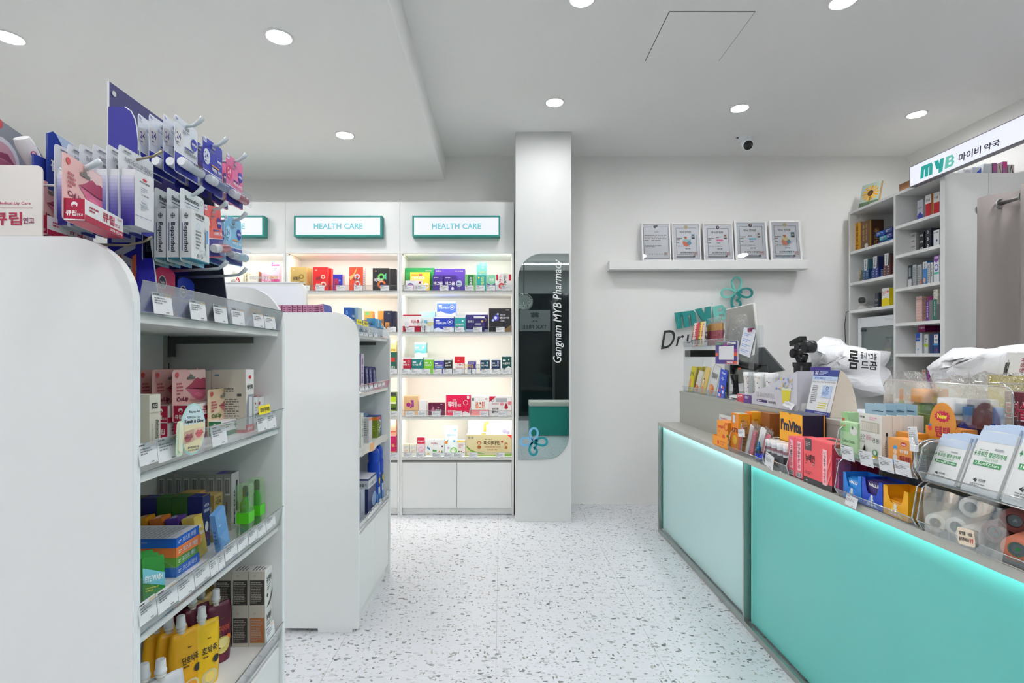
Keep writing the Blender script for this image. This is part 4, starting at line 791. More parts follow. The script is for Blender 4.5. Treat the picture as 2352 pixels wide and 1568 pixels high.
bc(623.5, 642, 632, 0, (244, 206, 220), 'lower pink box of a stack of two ' + A, [R_(0, .6, 1, .75, (226, 80, 150)), ('c', .15, .85, .1, (226, 60, 150)), L_(.3, .1, .9, .5, 3)], .06, .05)
bc(623.5, 642, 603, 0, (240, 214, 226), 'upper pink box of a stack of two ' + A, [R_(0, .75, 1, .85, (226, 80, 150)), ('c', .12, .94, .1, (226, 60, 150)), R_(.3, .35, .75, .6, (236, 236, 236)), L_(.3, .36, .75, .6, 3)], .06, .05, z0=zt + .001)
strip_sign(FC, 574, 616, 634.5, 641, -.012, [('루테인+아스타잔틴', 0, 1, (230, 232, 236))], 'strip of pale outlined letters under the cream box', SHZ[0])
strip_sign(FC, 618, 638, 633.5, 641, -.012, [('지아잔틴', 0, 1, (240, 216, 60))], 'strip of yellow outlined letters under the pink boxes', SHZ[0])
# ------------------------------------------------------------------ first gondola: displays on the top shelf
Z1 = TOP1[0] + .0005
NAVY = (20, 18, 104); NB = (30, 34, 150); NIV = (36, 48, 168)
lip(g1, L1, TOP1[0]); lip(g1, L1, TOP1[1], m=m_clear); lip(g1, L1, TOP1[2], m=m_clear); lip(g1, L1, TOP1[3], .05, m=m_clearl)
def shelf_cards(t, F, z, cards, y=-0.0075):
    """(u_left, u_right, v_top, v_bottom at the left edge)"""
    for (u0, u1, vt, vb) in cards:
        x0, zt = F.at(u0, vt, y); x1, _ = F.at(u1, vt, y); _, zb = F.at(u0, vb, y)
        gtag(t, x0, zb, x1 - x0, zt - zb, y + .003)
shelf_cards(g1, G1, 0, [(357, 401, 668, 719), (442, 478, 686, 732), (496, 526, 697, 739), (537, 565, 705, 744), (586, 610, 716, 750), (612, 636, 721, 754)])
shelf_cards(g1, G1, 0, [(325, 366, 1020, 1072), (368, 415, 1008, 1064), (491, 525, 980, 1027), (595, 618, 953, 992), (618.5, 637, 947, 985)])
shelf_cards(g1, G1, 0, [(325, 364, 1390, 1440), (367, 412, 1363, 1413), (414, 450, 1335, 1381), (452, 485, 1310, 1348), (487, 505, 1288, 1325), (506, 519, 1276, 1310), (521, 548, 1256, 1290), (550, 573, 1236, 1268), (575, 594, 1218, 1250), (595, 613, 1206, 1236), (615, 635, 1190, 1218)])
shelf_cards(g1, G1, 0, [(616, 634, 1444, 1480)])
def yellow_tag(F, t, u0, u1, v0, v1, s, y=-.009):
    x0, z1 = F.at(u0, v0, y); x1, _ = F.at(u1, v0, y); _, z0 = F.at(u0, v1, y)
    gtag(t, x0, z0, x1 - x0, z1 - z0, y, [('t', .1, .25, .9, .75, s, INK, .03)], 'yellow_tag', M((246, 226, 20), .4))
yellow_tag(G1, g1, 595, 621, 933, 953, '입병/구내염')
# --- blue lip balm display
bx0, bx1 = 0.164, 0.463; yb = 0.158; top = 0.5
t = empty('lip_balm_display', G1.M @ TR(bx0, 0, Z1), 'blue cardboard hook display of lip balms, tallest on the nearest gondola', 'display stand')
W_ = bx1 - bx0
MB().box(0.0, W_, yb, yb + .004, 0, top, M(NAVY, .45)).box(-.001, 0, yb, yb + .0042, 0, top, M((225, 225, 228), .5)).build('back_board', t)
q = MB(); q.lathe([(.006, 0), (.006, .001)], M((215, 215, 212), .5), 14, TR(.013, yb - .0005, top - .02) @ Matrix.Rotation(PI / 2, 4, 'X')); q.build('hanging_hole', t)
def wing(x, nm, m, cut):
    pl = [(yb, 0), (yb, .445), (.125, .445), (.112, .436), (.104, .42), (.1, .4), (.094, .344), (.05, 0)]
    q = MB(); q.prism(pl, x, x + .003, m, 'x'); ob = q.build(nm, t)
    e = MB(); e.tube([(x + .0015, a - .0008, b) for a, b in pl[2:]], .0016, cut, 5); e.build('cut_edge', ob); return ob
w1 = wing(-.003, 'side_wing', M((20, 20, 150), .45), M((226, 228, 232), .5))
q = MB()
P = lambda a, b, s: (-.003 - s, yb - a, b)
printing(q, [('tv', .06, .03, .52, .78, 'NIVEA', (190, 194, 204), .05)], P, .11, .3); q.build('wing_lettering', w1)
wing(W_, 'side_wing', M((74, 78, 92), .5), M((214, 216, 220), .5))
MB().box(0, W_, .046, yb, 0, .003, M((60, 62, 84), .5)).build('base_board', t)
m_hook = M((196, 204, 208), .3)
hk = MB(); hk.tube([(0, .155, 0), (0, .02, .006), (0, .002, .008), (0, -.012, .018), (0, -.018, .026)], [.0035, .0035, .004, .0055, .0055], m_hook, 8)
hz = [1.853, 1.70, 1.556]; hx = [0.185 + .018, 0.295 + .016, 0.40 + .012]
hook0 = None
for z in hz:
    for x in hx:
        T = TR(x - bx0, 0, z - Z1)
        if hook0 is None: hook0 = hk.build('hook', t, T)
        else:
            c = hook0.copy(); COL.objects.link(c); c.parent = t; c.matrix_basis = T
m_blist = clear_mat('blister', (.95, .96, .98), base=.015, rough=.1, edge=.12)
def balm(label, card, low, body, cap, oval, badge, title, ring, group, hgt=.122):
    """card with a hang slot, an oval flash, a round emblem and a stick in a blister; origin at the slot"""
    w_ = .088; t = empty('lip_balm_pack', Matrix(), label, 'lip balm pack', group)
    q = MB(); z1 = .018; z0 = z1 - hgt
    q.prism(rrect(-w_ / 2, w_ / 2, z0, z1, .006, 3), 0, .0008, M(card, .4), 'y')
    ob = q.build('card', t)
    q = MB(); P = lambda a, b, s: (a - w_ / 2, -s, z0 + b)
    els = [R_(0.0, .02, 1, .36, low), R_(0, .36, 1, .375, WH), R_(.0, .9, .16, 1, (230, 232, 238)), T_(.03, .92, .14, .98, 'No.1', NIV, .03),
           ('c', .17, .64, .17, oval, .15), T_(.06, .6, .24, .72, '24', badge, .02), L_(.07, .52, .26, .57, 1, badge), R_(.42, .86, .6, .9, (150, 152, 158)),
           ('c', .82, .68, .13, NIV, .11) if ring == 0 else ('o', .82, .68, .13, .08, (150, 160, 220)), T_(.71, .655, .93, .705, 'NIVEA', WH, .03), T_(.4, .43, .93, .5, title, INK if card[0] > 180 and card[1] > 180 else WH, .03), R_(.4, .52, .8, .545, (60, 60, 150) if card[0] > 180 else (222, 150, 40)), L_(.3, .76, .62, .82, 2, (120, 124, 140))]
    printing(q, els, P, w_, hgt); q.build('card_print', t)
    q = MB(); Tt = TR(-.04, -.0125, z0 + .022) @ Matrix.Rotation(PI / 2, 4, 'Y')
    q.lathe([(.0105, .024), (.0105, .074), (.009, .078)], M(body, .25), 16, Tt); q.build('stick', t)
    q = MB(); q.lathe([(.0085, -.003), (.0105, 0), (.0108, .0235), (.0105, .024)], M(cap, .25), 16, Tt); q.build('cap', t)
    q = MB(); vs, fs, asp = text_mesh('NIVEA', .02)
    q.add([(-.012 + .038 * a, -.0125 - .0108 * math.cos((b - .5) * .9 - .3), z0 + .022 + .0108 * math.sin((b - .5) * .9 + .1)) for a, b in vs], fs, M((60, 66, 90) if body[0] > 150 else (214, 216, 226), .4)); q.build('stick_print', t)
    q = MB(); q.prism(rrect(-.043, .043, z0 + .004, z0 + .04, .008, 3), -.026, -.0255, m_blist, 'y'); q.build('blister', t)
    return t
def hang(proto, x, y, z, yaw=0, roll=0, label=None, first=None):
    T = G1.M @ TR(x, y, z, yaw, 0, roll)
    if first: proto.matrix_basis = T; return proto
    return copy_tree(proto, T, label)
def run(mk, x, ys, z, labs, yaws, rolls=None):
    p = mk()
    for i, (y, l, a) in enumerate(zip(ys, labs, yaws)):
        r = rolls[i] if rolls else 0
        if i == 0: p.matrix_basis = G1.M @ TR(x, y, z, a, 0, r); p['label'] = l
        else: hang(p, x, y, z, a, r, l)
O = ('frontmost', 'second', 'third', 'rearmost')
W1 = (204, 206, 214)
run(lambda: balm('', (214, 218, 226), NIV, (206, 210, 216), (226, 228, 232), (214, 210, 208), (60, 62, 130), '더마 SOS 케어', 0, 'white topped lip balm packs'), hx[0], (.018, .044, .07, .096), hz[0] - .004,
    ['%s white topped lip balm pack on the top left hook of the blue display' % o for o in O], (0, 3, -2, 2))
run(lambda: balm('', NIV, (30, 34, 140), (90, 110, 150), (222, 226, 232), (206, 214, 226), (50, 60, 140), '에센셜 케어', 1, 'blue lip balm packs'), hx[1], (.016, .05, .08), hz[0] - .004,
    ['%s blue lip balm pack on the top middle hook' % o for o in O[:3]], (0, 2, 0))
run(lambda: balm('', (222, 110, 160), (36, 40, 140), (170, 80, 96), (226, 222, 226), (214, 40, 110), (250, 220, 235), '체리 샤인', 0, 'pink lip balm packs'), hx[2], (.012, .05), hz[0] - .006,
    ['%s pink lip balm pack on the top right hook' % o for o in ('front', 'rear')], (0, 2))
run(lambda: balm('', (226, 98, 96), (52, 50, 150), (190, 74, 70), (226, 224, 226), (220, 70, 40), (250, 225, 215), '스트로베리 샤인', 0, 'coral lip balm packs'), hx[1], (.016, .07, .1), hz[1] - .004,
    ['coral strawberry lip balm pack hanging askew in front', 'coral lip balm pack behind the askew one', 'rearmost coral lip balm pack on the middle hook'], (4, 0, 0), (-11, 0, 0))
run(lambda: balm('', (130, 186, 220), (40, 60, 150), (150, 190, 204), (180, 190, 196), (160, 210, 232), (60, 80, 150), '하이드로 케어', 0, 'light blue lip balm packs'), hx[2], (.016, .06), hz[1] - .006,
    ['%s light blue lip balm pack on the middle right hook' % o for o in ('front', 'rear')], (0, 0), (-4, 0))
# lower rows of dark blue packs seen only from below between the hooks
# boxed lip care packs
def lipbox():
    w_, h_ = .092, .158; t = empty('lip_care_pack', Matrix(), '', 'lip care pack', 'white boxed lip care packs'); z1 = .014; z0 = z1 - h_
    q = MB(); q.prism(rrect(-w_ / 2, w_ / 2, z0, z1, .007, 3), 0, .0008, M((214, 220, 222), .4), 'y'); q.build('card', t)
    q = MB(); P = lambda a, b, s: (a - w_ / 2, -s, z0 + b)
    printing(q, [T_(.18, .84, .78, .92, 'Bepanthol', (34, 40, 60), .02), R_(.18, .82, .78, .828, (34, 44, 110)), T_(.22, .755, .74, .79, 'LIP CARE', (130, 140, 150), 0), ('o', .88, .92, .05, .15, (70, 76, 86)), ('p', [(.72, .0), (1, .0), (1, .3), (.72, .15)], (120, 190, 214)), T_(.84, .02, .97, .05, '7.5ml', (80, 90, 110)), R_(.96, .33, 1, .335, NIV)], P, w_, h_); q.build('card_print', t)
    q = MB(); q.box(-w_ / 2 + .002, w_ / 2 - .018, -.022, -.0005, z0 + .008, z0 + .112, M((216, 219, 219), .4)); q.box(-w_ / 2 + .002, w_ / 2 - .018, -.022, -.0005, z0 + .006, z0 + .0085, M((52, 130, 150), .4)); b = q.build('box', t)
    q = MB(); wb = w_ - .02; P = lambda a, b, s: (a - w_ / 2 + .002, -.022 - s, z0 + .008 + b)
    printing(q, [T_(.22, .88, .72, .96, '비판돌', INK, .03), R_(.22, .84, .72, .85, (34, 44, 110)), L_(.22, .2, .55, .62, 6, (130, 136, 140)), ('o', .36, .7, .1, .15, (150, 200, 226)), T_(.3, .03, .6, .12, '(1)', INK, .01), ('p', [(.74, .7), (.92, .74), (.92, .14), (.78, .1)], (204, 214, 218)), R_(.8, .4, .9, .68, (90, 160, 214)), ('tu', .71, .3, .78, .62, 'Bepanthol', INK, .01)], P, wb, .104); q.build('box_print', t)
    q = MB(); P = lambda a, b, s: (-w_ / 2 + .002 - s, -.0005 - a, z0 + .008 + b)
    printing(q, [('tv', .2, .12, .72, .72, 'Bepanthol', (40, 46, 56), .02), R_(.1, .14, .16, .72, (60, 64, 130)), ('o', .5, .86, .22, .15, (60, 66, 76)), R_(.48, .8, .52, .92, (60, 66, 76)), R_(.3, .855, .7, .868, (60, 66, 76))], P, .0215, .104); q.build('side_print', t)
    return t
run(lipbox, hx[0] + .002, (.006, .034, .06, .086), hz[1] - .002, ['%s white boxed lip care pack under the white topped packs' % o for o in O], (0, 0, 0, 0))
def roundcard(label, c, group, em):
    w_, h_ = .074, .11; t = empty('lip_therapy_pack', Matrix(), label, 'lip balm pack', group); z1 = .014; z0 = z1 - h_
    pts = [(-w_ / 2, z0), (w_ / 2, z0), (w_ / 2, z1 - .012), (w_ * .3, z1 - .003), (0, z1), (-w_ * .3, z1 - .003), (-w_ / 2, z1 - .012)]
    MB().prism(pts, 0, .001, M(c, .4), 'y').build('card', t)
    q = MB(); P = lambda a, b, s: (a - w_ / 2, -s, z0 + b)
    printing(q, [('c', .32, .66, .2, WH, .14), ('c', .32, .66, .17, em, .12), T_(.19, .63, .45, .69, 'Vaseline', WH, .02), T_(.54, .58, .84, .63, 'Lip Therapy', WH, .01), T_(.2, .42, .82, .48, 'COCOA BUTTER', (240, 190, 150), .02)], P, w_, h_); q.build('card_print', t)
    q = MB(); q.lathe([(.018, 0), (.019, .004), (.019, .013), (.017, .016)], M((60, 70, 150), .25), 18, TR(.008, -.002, z0 + .024) @ Matrix.Rotation(PI / 2, 4, 'X')); q.build('pot', t)
    q = MB(); q.prism(rrect(-.028, .034, z0 + .002, z0 + .046, .012, 4), -.022, -.0215, m_blist, 'y'); q.build('blister', t)
    return t
run(lambda: roundcard('', (198, 98, 56), 'orange lip therapy packs', (30, 60, 130)), hx[0] - .016, (.1, .13), hz[2] + .004, ['front orange rounded lip therapy pack on the lowest left hook', 'brownish lip therapy pack behind the orange one'], (0, 0))
run(lambda: roundcard('', (222, 20, 96), 'pink lip therapy packs', (40, 30, 80)), hx[1] - .03, (.11,), hz[2] - .008, ['hot pink rounded lip therapy pack between orange and blue ones'], (0,))
run(lambda: roundcard('', (20, 60, 190), 'blue lip therapy packs', (30, 30, 90)), hx[2] - .03, (.12,), hz[2] - .018, ['royal blue rounded lip therapy pack low in the blue display'], (0,))
# --- panthenol packs on a hook in front of a blue header
def pdisp():
    t = empty('lip_essence_display', G1.M @ TR(.045, 0, Z1), 'low display with blue header board and metal hooks left of the tall one', 'display stand')
    MB().box(0, .11, .215, .219, 0, .30, M((40, 60, 150), .45)).build('back_board', t)
    q = MB(); q.prism([(.02, .24), (.2, .24), (.2, .31), (.1, .33), (.032, .356), (.02, .348)], .205, .209, M((34, 60, 150), .4), 'y'); o = q.build('header_board', t)
    q = MB(); P = lambda a, b, s: (a + .01, .205 - s, .228 + b)
    printing(q, [('p', [(.14, .98), (1, .8), (1, .5), (.6, .52), (.3, .7)], (190, 210, 232)), T_(.2, .7, .95, .82, '갈라지고 찢어지는 입술', (30, 40, 110), .04), T_(.08, .38, .44, .56, '판테놀', WH, .05), ('c', .54, .47, .06, (226, 226, 236)), T_(.51, .43, .58, .51, '립', (200, 30, 90), .05), T_(.64, .38, .95, .54, '에센스', WH, .05)], P, .19, .13); q.build('header_print', o)
    for z, l in ((.302, .21), (.131, .19)):
        q = MB(); q.tube([(.05, .215, z + .01), (.05, .215 - l * .75, z + .006), (.05, .215 - l * .92, z + .014), (.05, .215 - l, z + .024)], .0026, M((150, 140, 120), .3, metal=.8), 8); q.build('hook', t)
    MB().box(0, .11, .19, .215, 0, .003, M((40, 60, 150), .45)).build('base_board', t)
pdisp()
def pack2():
    w_, h_ = .104, .158; t = empty('lip_essence_pack', Matrix(), '', 'lip essence pack', 'white and violet lip essence packs'); z1 = .012; z0 = z1 - h_
    q = MB(); q.prism(rrect(-w_ / 2, w_ / 2, z0, z1, .007, 3, 'cd'), 0, .0009, M((216, 218, 222), .4), 'y'); q.build('card', t)
    q = MB(); P = lambda a, b, s: (a - w_ / 2, -s, z0 + b); n = 14
    els = [R_(.62, .0 + .62 * i / n, 1, .62 * (i + 1) / n + .001, tuple(int(a + (b - a) * (i / n) ** .8) for a, b in zip((60, 62, 156), (206, 212, 224)))) for i in range(n)]
    els += [T_(.14, .82, .93, .88, 'PANTHENOL LIP ESSENCE', (90, 96, 112), .0), T_(.22, .745, .84, .8, '판테놀 립 에센스 (튜브형)', (50, 56, 90), .02), L_(.12, .69, .9, .725, 1, (110, 116, 130)), ('c', .86, .52, .09, (64, 60, 150)), L_(.79, .5, .93, .55, 2, WH), R_(.1, .935, .3, .955, (120, 124, 130))]
    printing(q, els, P, w_, h_); q.build('card_print', t)
    q = MB(); q.box(-w_ / 2 + .006, w_ / 2 - .04, -.026, -.0005, z0 + .004, z0 + .112, M((218, 218, 222), .4)); b = q.build('box', t)
    q = MB(); wb = w_ - .046; P = lambda a, b, s: (a - w_ / 2 + .006, -.026 - s, z0 + .004 + b)
    printing(q, [('c', .5, .88, .12, (206, 40, 60), .025), T_(.25, .81, .75, .84, 'PRO-CALM', INK, .02), L_(.3, .64, .7, .74, 3, (170, 176, 186)), T_(.3, .58, .7, .61, '고함량', (90, 96, 120), .01), L_(.3, .32, .74, .44, 3, (170, 176, 186)), R_(.0, .19, .85, .197, (60, 60, 140)), R_(.35, .46, .65, .5, (206, 210, 218))], P, wb, .108); q.build('box_print', t)
    q = MB(); P = lambda a, b, s: (-w_ / 2 + .006 - s, -.0005 - a, z0 + .004 + b)
    els = [R_(0, .88 * i / n, 1, .88 * (i + 1) / n + .001, tuple(int(a + (b - a) * (i / n) ** 1.3) for a, b in zip((44, 42, 140), (216, 216, 224)))) for i in range(n)]
    printing(q, els, P, .0255, .108); q.build('side_print', t)
    return t
run(pack2, .045 + .05, (.055, .079, .103, .127, .151, .175), Z1 + .308, ['%s white and violet lip essence pack on the metal hook' % o for o in ('frontmost', 'second', 'third', 'fourth', 'fifth', 'rearmost')], (0, 2, 0, -1, 1, 0))
# --- ointment display: white side board, grey header, pink packs
t = empty('ointment_display', G1.M @ TR(.003, .165, Z1), 'lip ointment display with white side board at the left edge', 'display stand')
MB().prism(rrect(.0, .25, .1345, .263, .01, 5, 'd'), .0, .003, M((228, 223, 216), .5), 'x').build('side_board', t)
q = MB(); P = lambda a, b, s: (-s, .25 - a, .1345 + b)
printing(q, [T_(.684, .431, .92, .481, 'Medical Lip Care', (190, 60, 100), .01), R_(.66, .392, .935, .398, (190, 110, 110)), T_(.645, .15, .858, .335, '큐립', (176, 40, 76), .05), T_(.866, .17, .946, .26, '연고', (130, 50, 100), .02), ('c', .665, .9, .02, (226, 120, 130), .04), R_(.66, .84, .67, .89, (226, 120, 130))], P, .25, .1285); q.build('side_print', t)
MB().box(-.06, .11, .13, .133, .14, .3, M((196, 198, 198), .5)).build('back_board', t)
q = MB(); q.prism([(.0, .25), (.165, .25), (.165, .31), (.12, .35), (.01, .372), (0, .365)], .115, .118, M((150, 154, 156), .4), 'y'); o = q.build('header_board', t)
q = MB(); P = lambda a, b, s: (a, .115 - s, .24 + b)
printing(q, [('c', .24, .9, .06, (206, 90, 90)), ('c', .26, .38, .26, (220, 220, 222), .34), ('c', .26, .38, .21, (206, 160, 170), .27), ('p', [(.08, .4), (.18, .52), (.26, .49), (.36, .5), (.46, .36), (.3, .4)], (150, 70, 96)), ('p', [(.08, .4), (.3, .39), (.46, .36), (.36, .24), (.2, .26)], (176, 96, 120)), T_(.55, .3, .95, .4, 'Medical Lip Care', (40, 44, 50), .03), T_(.6, .1, .9, .2, '큐립', (190, 50, 80), .04)], P, .165, .13); q.build('header_print', o)
for x, r0 in ((-.035, -.06), (.05, .13)):
    q = MB(); q.tube([(x, r0, .245), (x, -.07, .24), (x, -.105, .246), (x, -.13, .258)], [.0025, .0025, .005, .006], m_hook, 8); q.build('hook', t)
def ointment(label, green=False, group='pink lip ointment packs'):
    w_, h_ = .128, .112; t = empty('ointment_pack', Matrix(), label, 'ointment pack', group); bh = .036; bl = .138; bd = .03
    cc = (232, 184, 180) if not green else (222, 200, 168); rc = (176, 20, 62) if not green else (30, 120, 70)
    q = MB(); q.prism(rrect(0, w_, .0, h_, .006, 3), 0, .0009, M(cc, .4), 'y'); q.build('card', t)
    q = MB(); P = lambda a, b, s: (a, -s, b); r0 = bh / h_
    lipc = ((178, 70, 96), (214, 110, 140)) if not green else ((170, 84, 86), (206, 120, 120))
    els = [('p', [(.45, .98), (.98, .98), (.98, .8), (.75, .72)], (238, 206, 200) if not green else (214, 170, 120)), ('p', [(.36, .63), (.46, .67), (.56, .73), (.65, .8), (.72, .83), (.77, .815), (.82, .79), (.88, .81), (.94, .82), (.99, .8), (.99, .59), (.85, .59), (.7, .605), (.5, .62)], lipc[0]), ('p', [(.37, .62), (.5, .615), (.7, .6), (.85, .585), (.99, .585), (.99, .43), (.92, .38), (.82, .36), (.7, .38), (.58, .45), (.48, .54)], lipc[1]), ('p', [(.6, .5), (.75, .43), (.9, .44), (.85, .5), (.72, .53)], tuple(min(255, v + 18) for v in lipc[1])), ('p', [(.35, .632), (.5, .63), (.7, .615), (.85, .6), (.99, .6), (.99, .578), (.85, .578), (.7, .592), (.5, .612)], (96, 34, 50)),
           ('c', .12, .9, .05, (214, 84, 84), .05), R_(.11, .84, .13, .9, (214, 84, 84)), T_(.1, .36, .44, .47, 'CuLip', (120, 30, 60) if not green else (60, 110, 50), .03), T_(.47, .36, .72, .41, 'Ointment', (200, 130, 110), .0), L_(.1, .5, .3, .76, 4, (190, 90, 100)), R_(.4, .8, .64, .85, (120, 118, 112)), ('c', .52, .86, .04, (120, 118, 112))]
    printing(q, els, P, w_, h_); q.build('card_print', t)
    q = MB(); q.box(0.004, bl, -bd, -.0006, 0, bh, M((234, 232, 232), .4)); q.build('box', t)
    q = MB(); P = lambda a, b, s: (.004 + a, -bd - s, b)
    printing(q, [R_(0, 0, 1, .3, rc), T_(.42, .4, .74, .86, '큐립', rc, .05), T_(.75, .4, .9, .58, '연고', rc, .01), L_(.1, .5, .4, .8, 2, (190, 60, 90) if not green else rc), T_(.62, .06, .95, .22, '피부연고제', WH, .02), R_(.82, .8, .95, .9, (226, 190, 196))], P, bl - .004, bh); q.build('box_print', t)
    q = MB(); P = lambda a, b, s: (.004 - s, -.0006 - a, b)
    printing(q, [R_(0, 0, 1, 1, rc), T_(.08, .2, .6, .46, '큐립', WH, .05), T_(.62, .2, .92, .32, '연고', WH, .02), ('c', .5, .72, .16, WH, .13), ('c', .5, .66, .1, rc, .06), R_(0, 0, 1, .05, (230, 225, 226))], P, bd - .0006, bh); q.build('side_print', t)
    q = MB(); P = lambda a, b, s: (.004 + a, -bd + b, -s)
    printing(q, [R_(0, 0, 1, 1, rc)], P, bl - .004, bd - .001); q.build('bottom_print', t)
    return t
p1 = ointment('pink lip ointment pack hanging in front at the far left')
p1.matrix_basis = G1.M @ TR(-.1, .047, Z1 + .139, 11.7)
copy_tree(p1, G1.M @ TR(.014, .2, Z1 + .141, 6), 'second pink lip ointment pack behind the front one')
copy_tree(p1, G1.M @ TR(.055, .28, Z1 + .137, 4), 'pink lip ointment pack at the back of the display')
q = MB(); Tt = G1.M @ TR(.11, .235, Z1 + .24) @ Matrix.Rotation(math.radians(-38), 4, 'Y')
o = empty('ointment_tube_model', Tt, 'large white model tube leaning diagonally beside the blue header', 'tube')
MB().lathe([(.008, .0), (.012, .012), (.012, .016)], M((150, 30, 70), .4), 16).build('cap', o)
MB().lathe([(.0125, .016), (.014, .03), (.015, .1), (.013, .112)], M((228, 226, 226), .35), 16).build('tube', o)
q = MB(); vs, fs, asp = text_mesh('CuLip 큐립', .03); q.add([(.0149 * math.sin((b - .5) * 1.0 - .5), -.0149 * math.cos((b - .5) * 1.0 - .5), .03 + .06 * (1 - a)) for a, b in vs], fs, M((190, 50, 90), .4)); q.build('lettering', o)
# ------------------------------------------------------------------ shelf 2: lip ointments
zz = TOP1[1] + .0005
def at1(u, v, y): return G1.at(u, v, y)
grp = 'pink lip ointment packs on the second shelf'
S12 = Matrix.Scale(1.2, 4)
for (u, y, lab) in ((396, .16, 'front pink lip ointment pack, second shelf, standing on another box'), (350, .205, 'middle pink lip ointment pack, second shelf'), (316, .25, 'rear pink lip ointment pack, second shelf, partly behind the panel'), (450, .26, 'pink ointment pack peeping out behind, second shelf')):
    x, z = at1(u, 856, y); x = max(x, .022); c = copy_tree(p1, G1.M @ TR(x, y, zz + .05, -1) @ S12, lab); c['group'] = grp
    carton(G1, x + .005, x + .165, zz, zz + .0495, y - .035, .034, (234, 232, 232), 'white ointment box with a red base under the %s' % lab.split(',')[0], {'f': [R_(0, 0, 1, .3, (176, 20, 62)), T_(.42, .4, .74, .86, '큐립', (176, 20, 62), .05), T_(.75, .4, .9, .58, '연고', (176, 20, 62), .01), L_(.1, .5, .4, .8, 2, (190, 60, 90))], 'l': [R_(0, 0, 1, 1, (176, 20, 62)), T_(.15, .4, .8, .7, '큐립', WH, .04)]})
gp = ointment('beige lip ointment pack with green box, second shelf', True, None); x, z = at1(473, 885, .12); gp.matrix_basis = G1.M @ TR(x, .115, zz, -3) @ Matrix.Scale(1.15, 4)
# tall cartons: narrow front to the aisle, wide side to the viewer
def tallbox(u0, u1, vt, y, z, col, lab, side=None, front=None, D=None, F=G1, faces=None, **kw):
    """u0 = left end of the side that looks back at the viewer, u1 = right end of the aisle front (corner in between set by D)"""
    x0, zt = F.at(u0, vt, y); x1, _ = F.at(u1, vt, y)
    pr = {}
    if side: pr['l'] = side
    if front: pr['f'] = front
    return carton(F, x0, x1, z, zt, y, D or .05, col, lab, pr, faces=faces, **kw)
cream = (206, 200, 186)
tallbox(564, 583, 849, .05, zz, (226, 224, 220), 'tall white carton with a tube window and red base, second shelf', [L_(.1, .1, .85, .55, 12, (120, 118, 112)), L_(.1, .6, .7, .72, 3, (110, 108, 104)), R_(0, 0, 1, .05, (196, 30, 60)), R_(.08, .9, .22, .93, (90, 140, 170)), R_(.75, .58, .88, .62, (70, 70, 70))],
        [('c', .5, .88, .16, (206, 30, 50), .03), T_(.15, .68, .85, .76, '페리톡', INK, .05), ('p', [(.3, .6), (.95, .6), (.95, .08), (.1, .08), (.1, .45)], (150, 160, 170)), R_(.4, .12, .75, .56, (222, 224, 226)), R_(0, 0, 1, .12, (214, 30, 60)), T_(.2, .03, .8, .08, '잇몸치약', WH, .03)], D=.095, faces={'l': cream})
x0, zt = at1(564, 849, .05); x1, _ = at1(583, 849, .05)
for k in range(2): carton(G1, x0, x1, zz, zt - .004, .147 + .094 * k, .09, (206, 202, 190), '%s plain cream carton behind the tube window carton, second shelf' % ('first', 'second')[k], {'l': [L_(.1, .62, .5, .72, 2, (130, 128, 120)), R_(.08, .9, .2, .93, (90, 140, 170))]})
xx, _ = at1(343, 904, .06); x2, _ = at1(368.5, 904, .06); zt = at1(343, 907, .06)[1]
carton(G1, xx, x2, zz + .0035, zt, .06, .045, (214, 212, 196), 'cream lip serum box on a cardboard tray, second shelf', {'f': [('r', .22, .78, .72, .87, INK), T_(.27, .8, .67, .85, 'PDO', (214, 212, 196), .04), ('tv', .5, .05, .64, .6, 'Rejuvenating Lip Serum', INK, .02), ('tv', .68, .05, .82, .6, 'Advanced PDRN', INK, .02), ('tv', .2, .25, .3, .55, 'Re:Jeu-All', (120, 120, 112)), R_(0, .715, 1, .72, (150, 148, 134))]})
q = MB(); xa = at1(326, 1000, .05)[0]; q.box(xa, xa + .16, .035, .13, zz, zz + .003, M((196, 184, 160), .6)).box(xa, xa + .16, .033, .036, zz, zz + .012, M((196, 184, 160), .6)).box(xa, xa + .16, .128, .131, zz, zz + .03, M((196, 184, 160), .6)); q.build('cardboard_tray', None, G1.M, label='shallow beige cardboard tray holding the lip serum box, second shelf', cat='tray')
for k, (u0, u1, c) in enumerate(((583, 595, (226, 230, 226)), (597, 612, (230, 230, 230)))):
    tallbox(u0, u1, 912 + k * -1, .055, zz, c, ('first', 'second')[k] + ' small white mouth ulcer box at the far end, second shelf', None, [T_(.1, .35, .9, .5, '알보칠', INK, .04), ('c', .3, .8, .1, (200, 60, 60)), R_(.4, .14, .9, .22, (196, 60, 40)), L_(.2, .55, .8, .7, 2)], D=.05, faces={'t': (170, 40, 60)})
tallbox(588, 600, 900, .12, zz, (110, 60, 160), 'purple box tip behind the small white boxes, second shelf', D=.03)
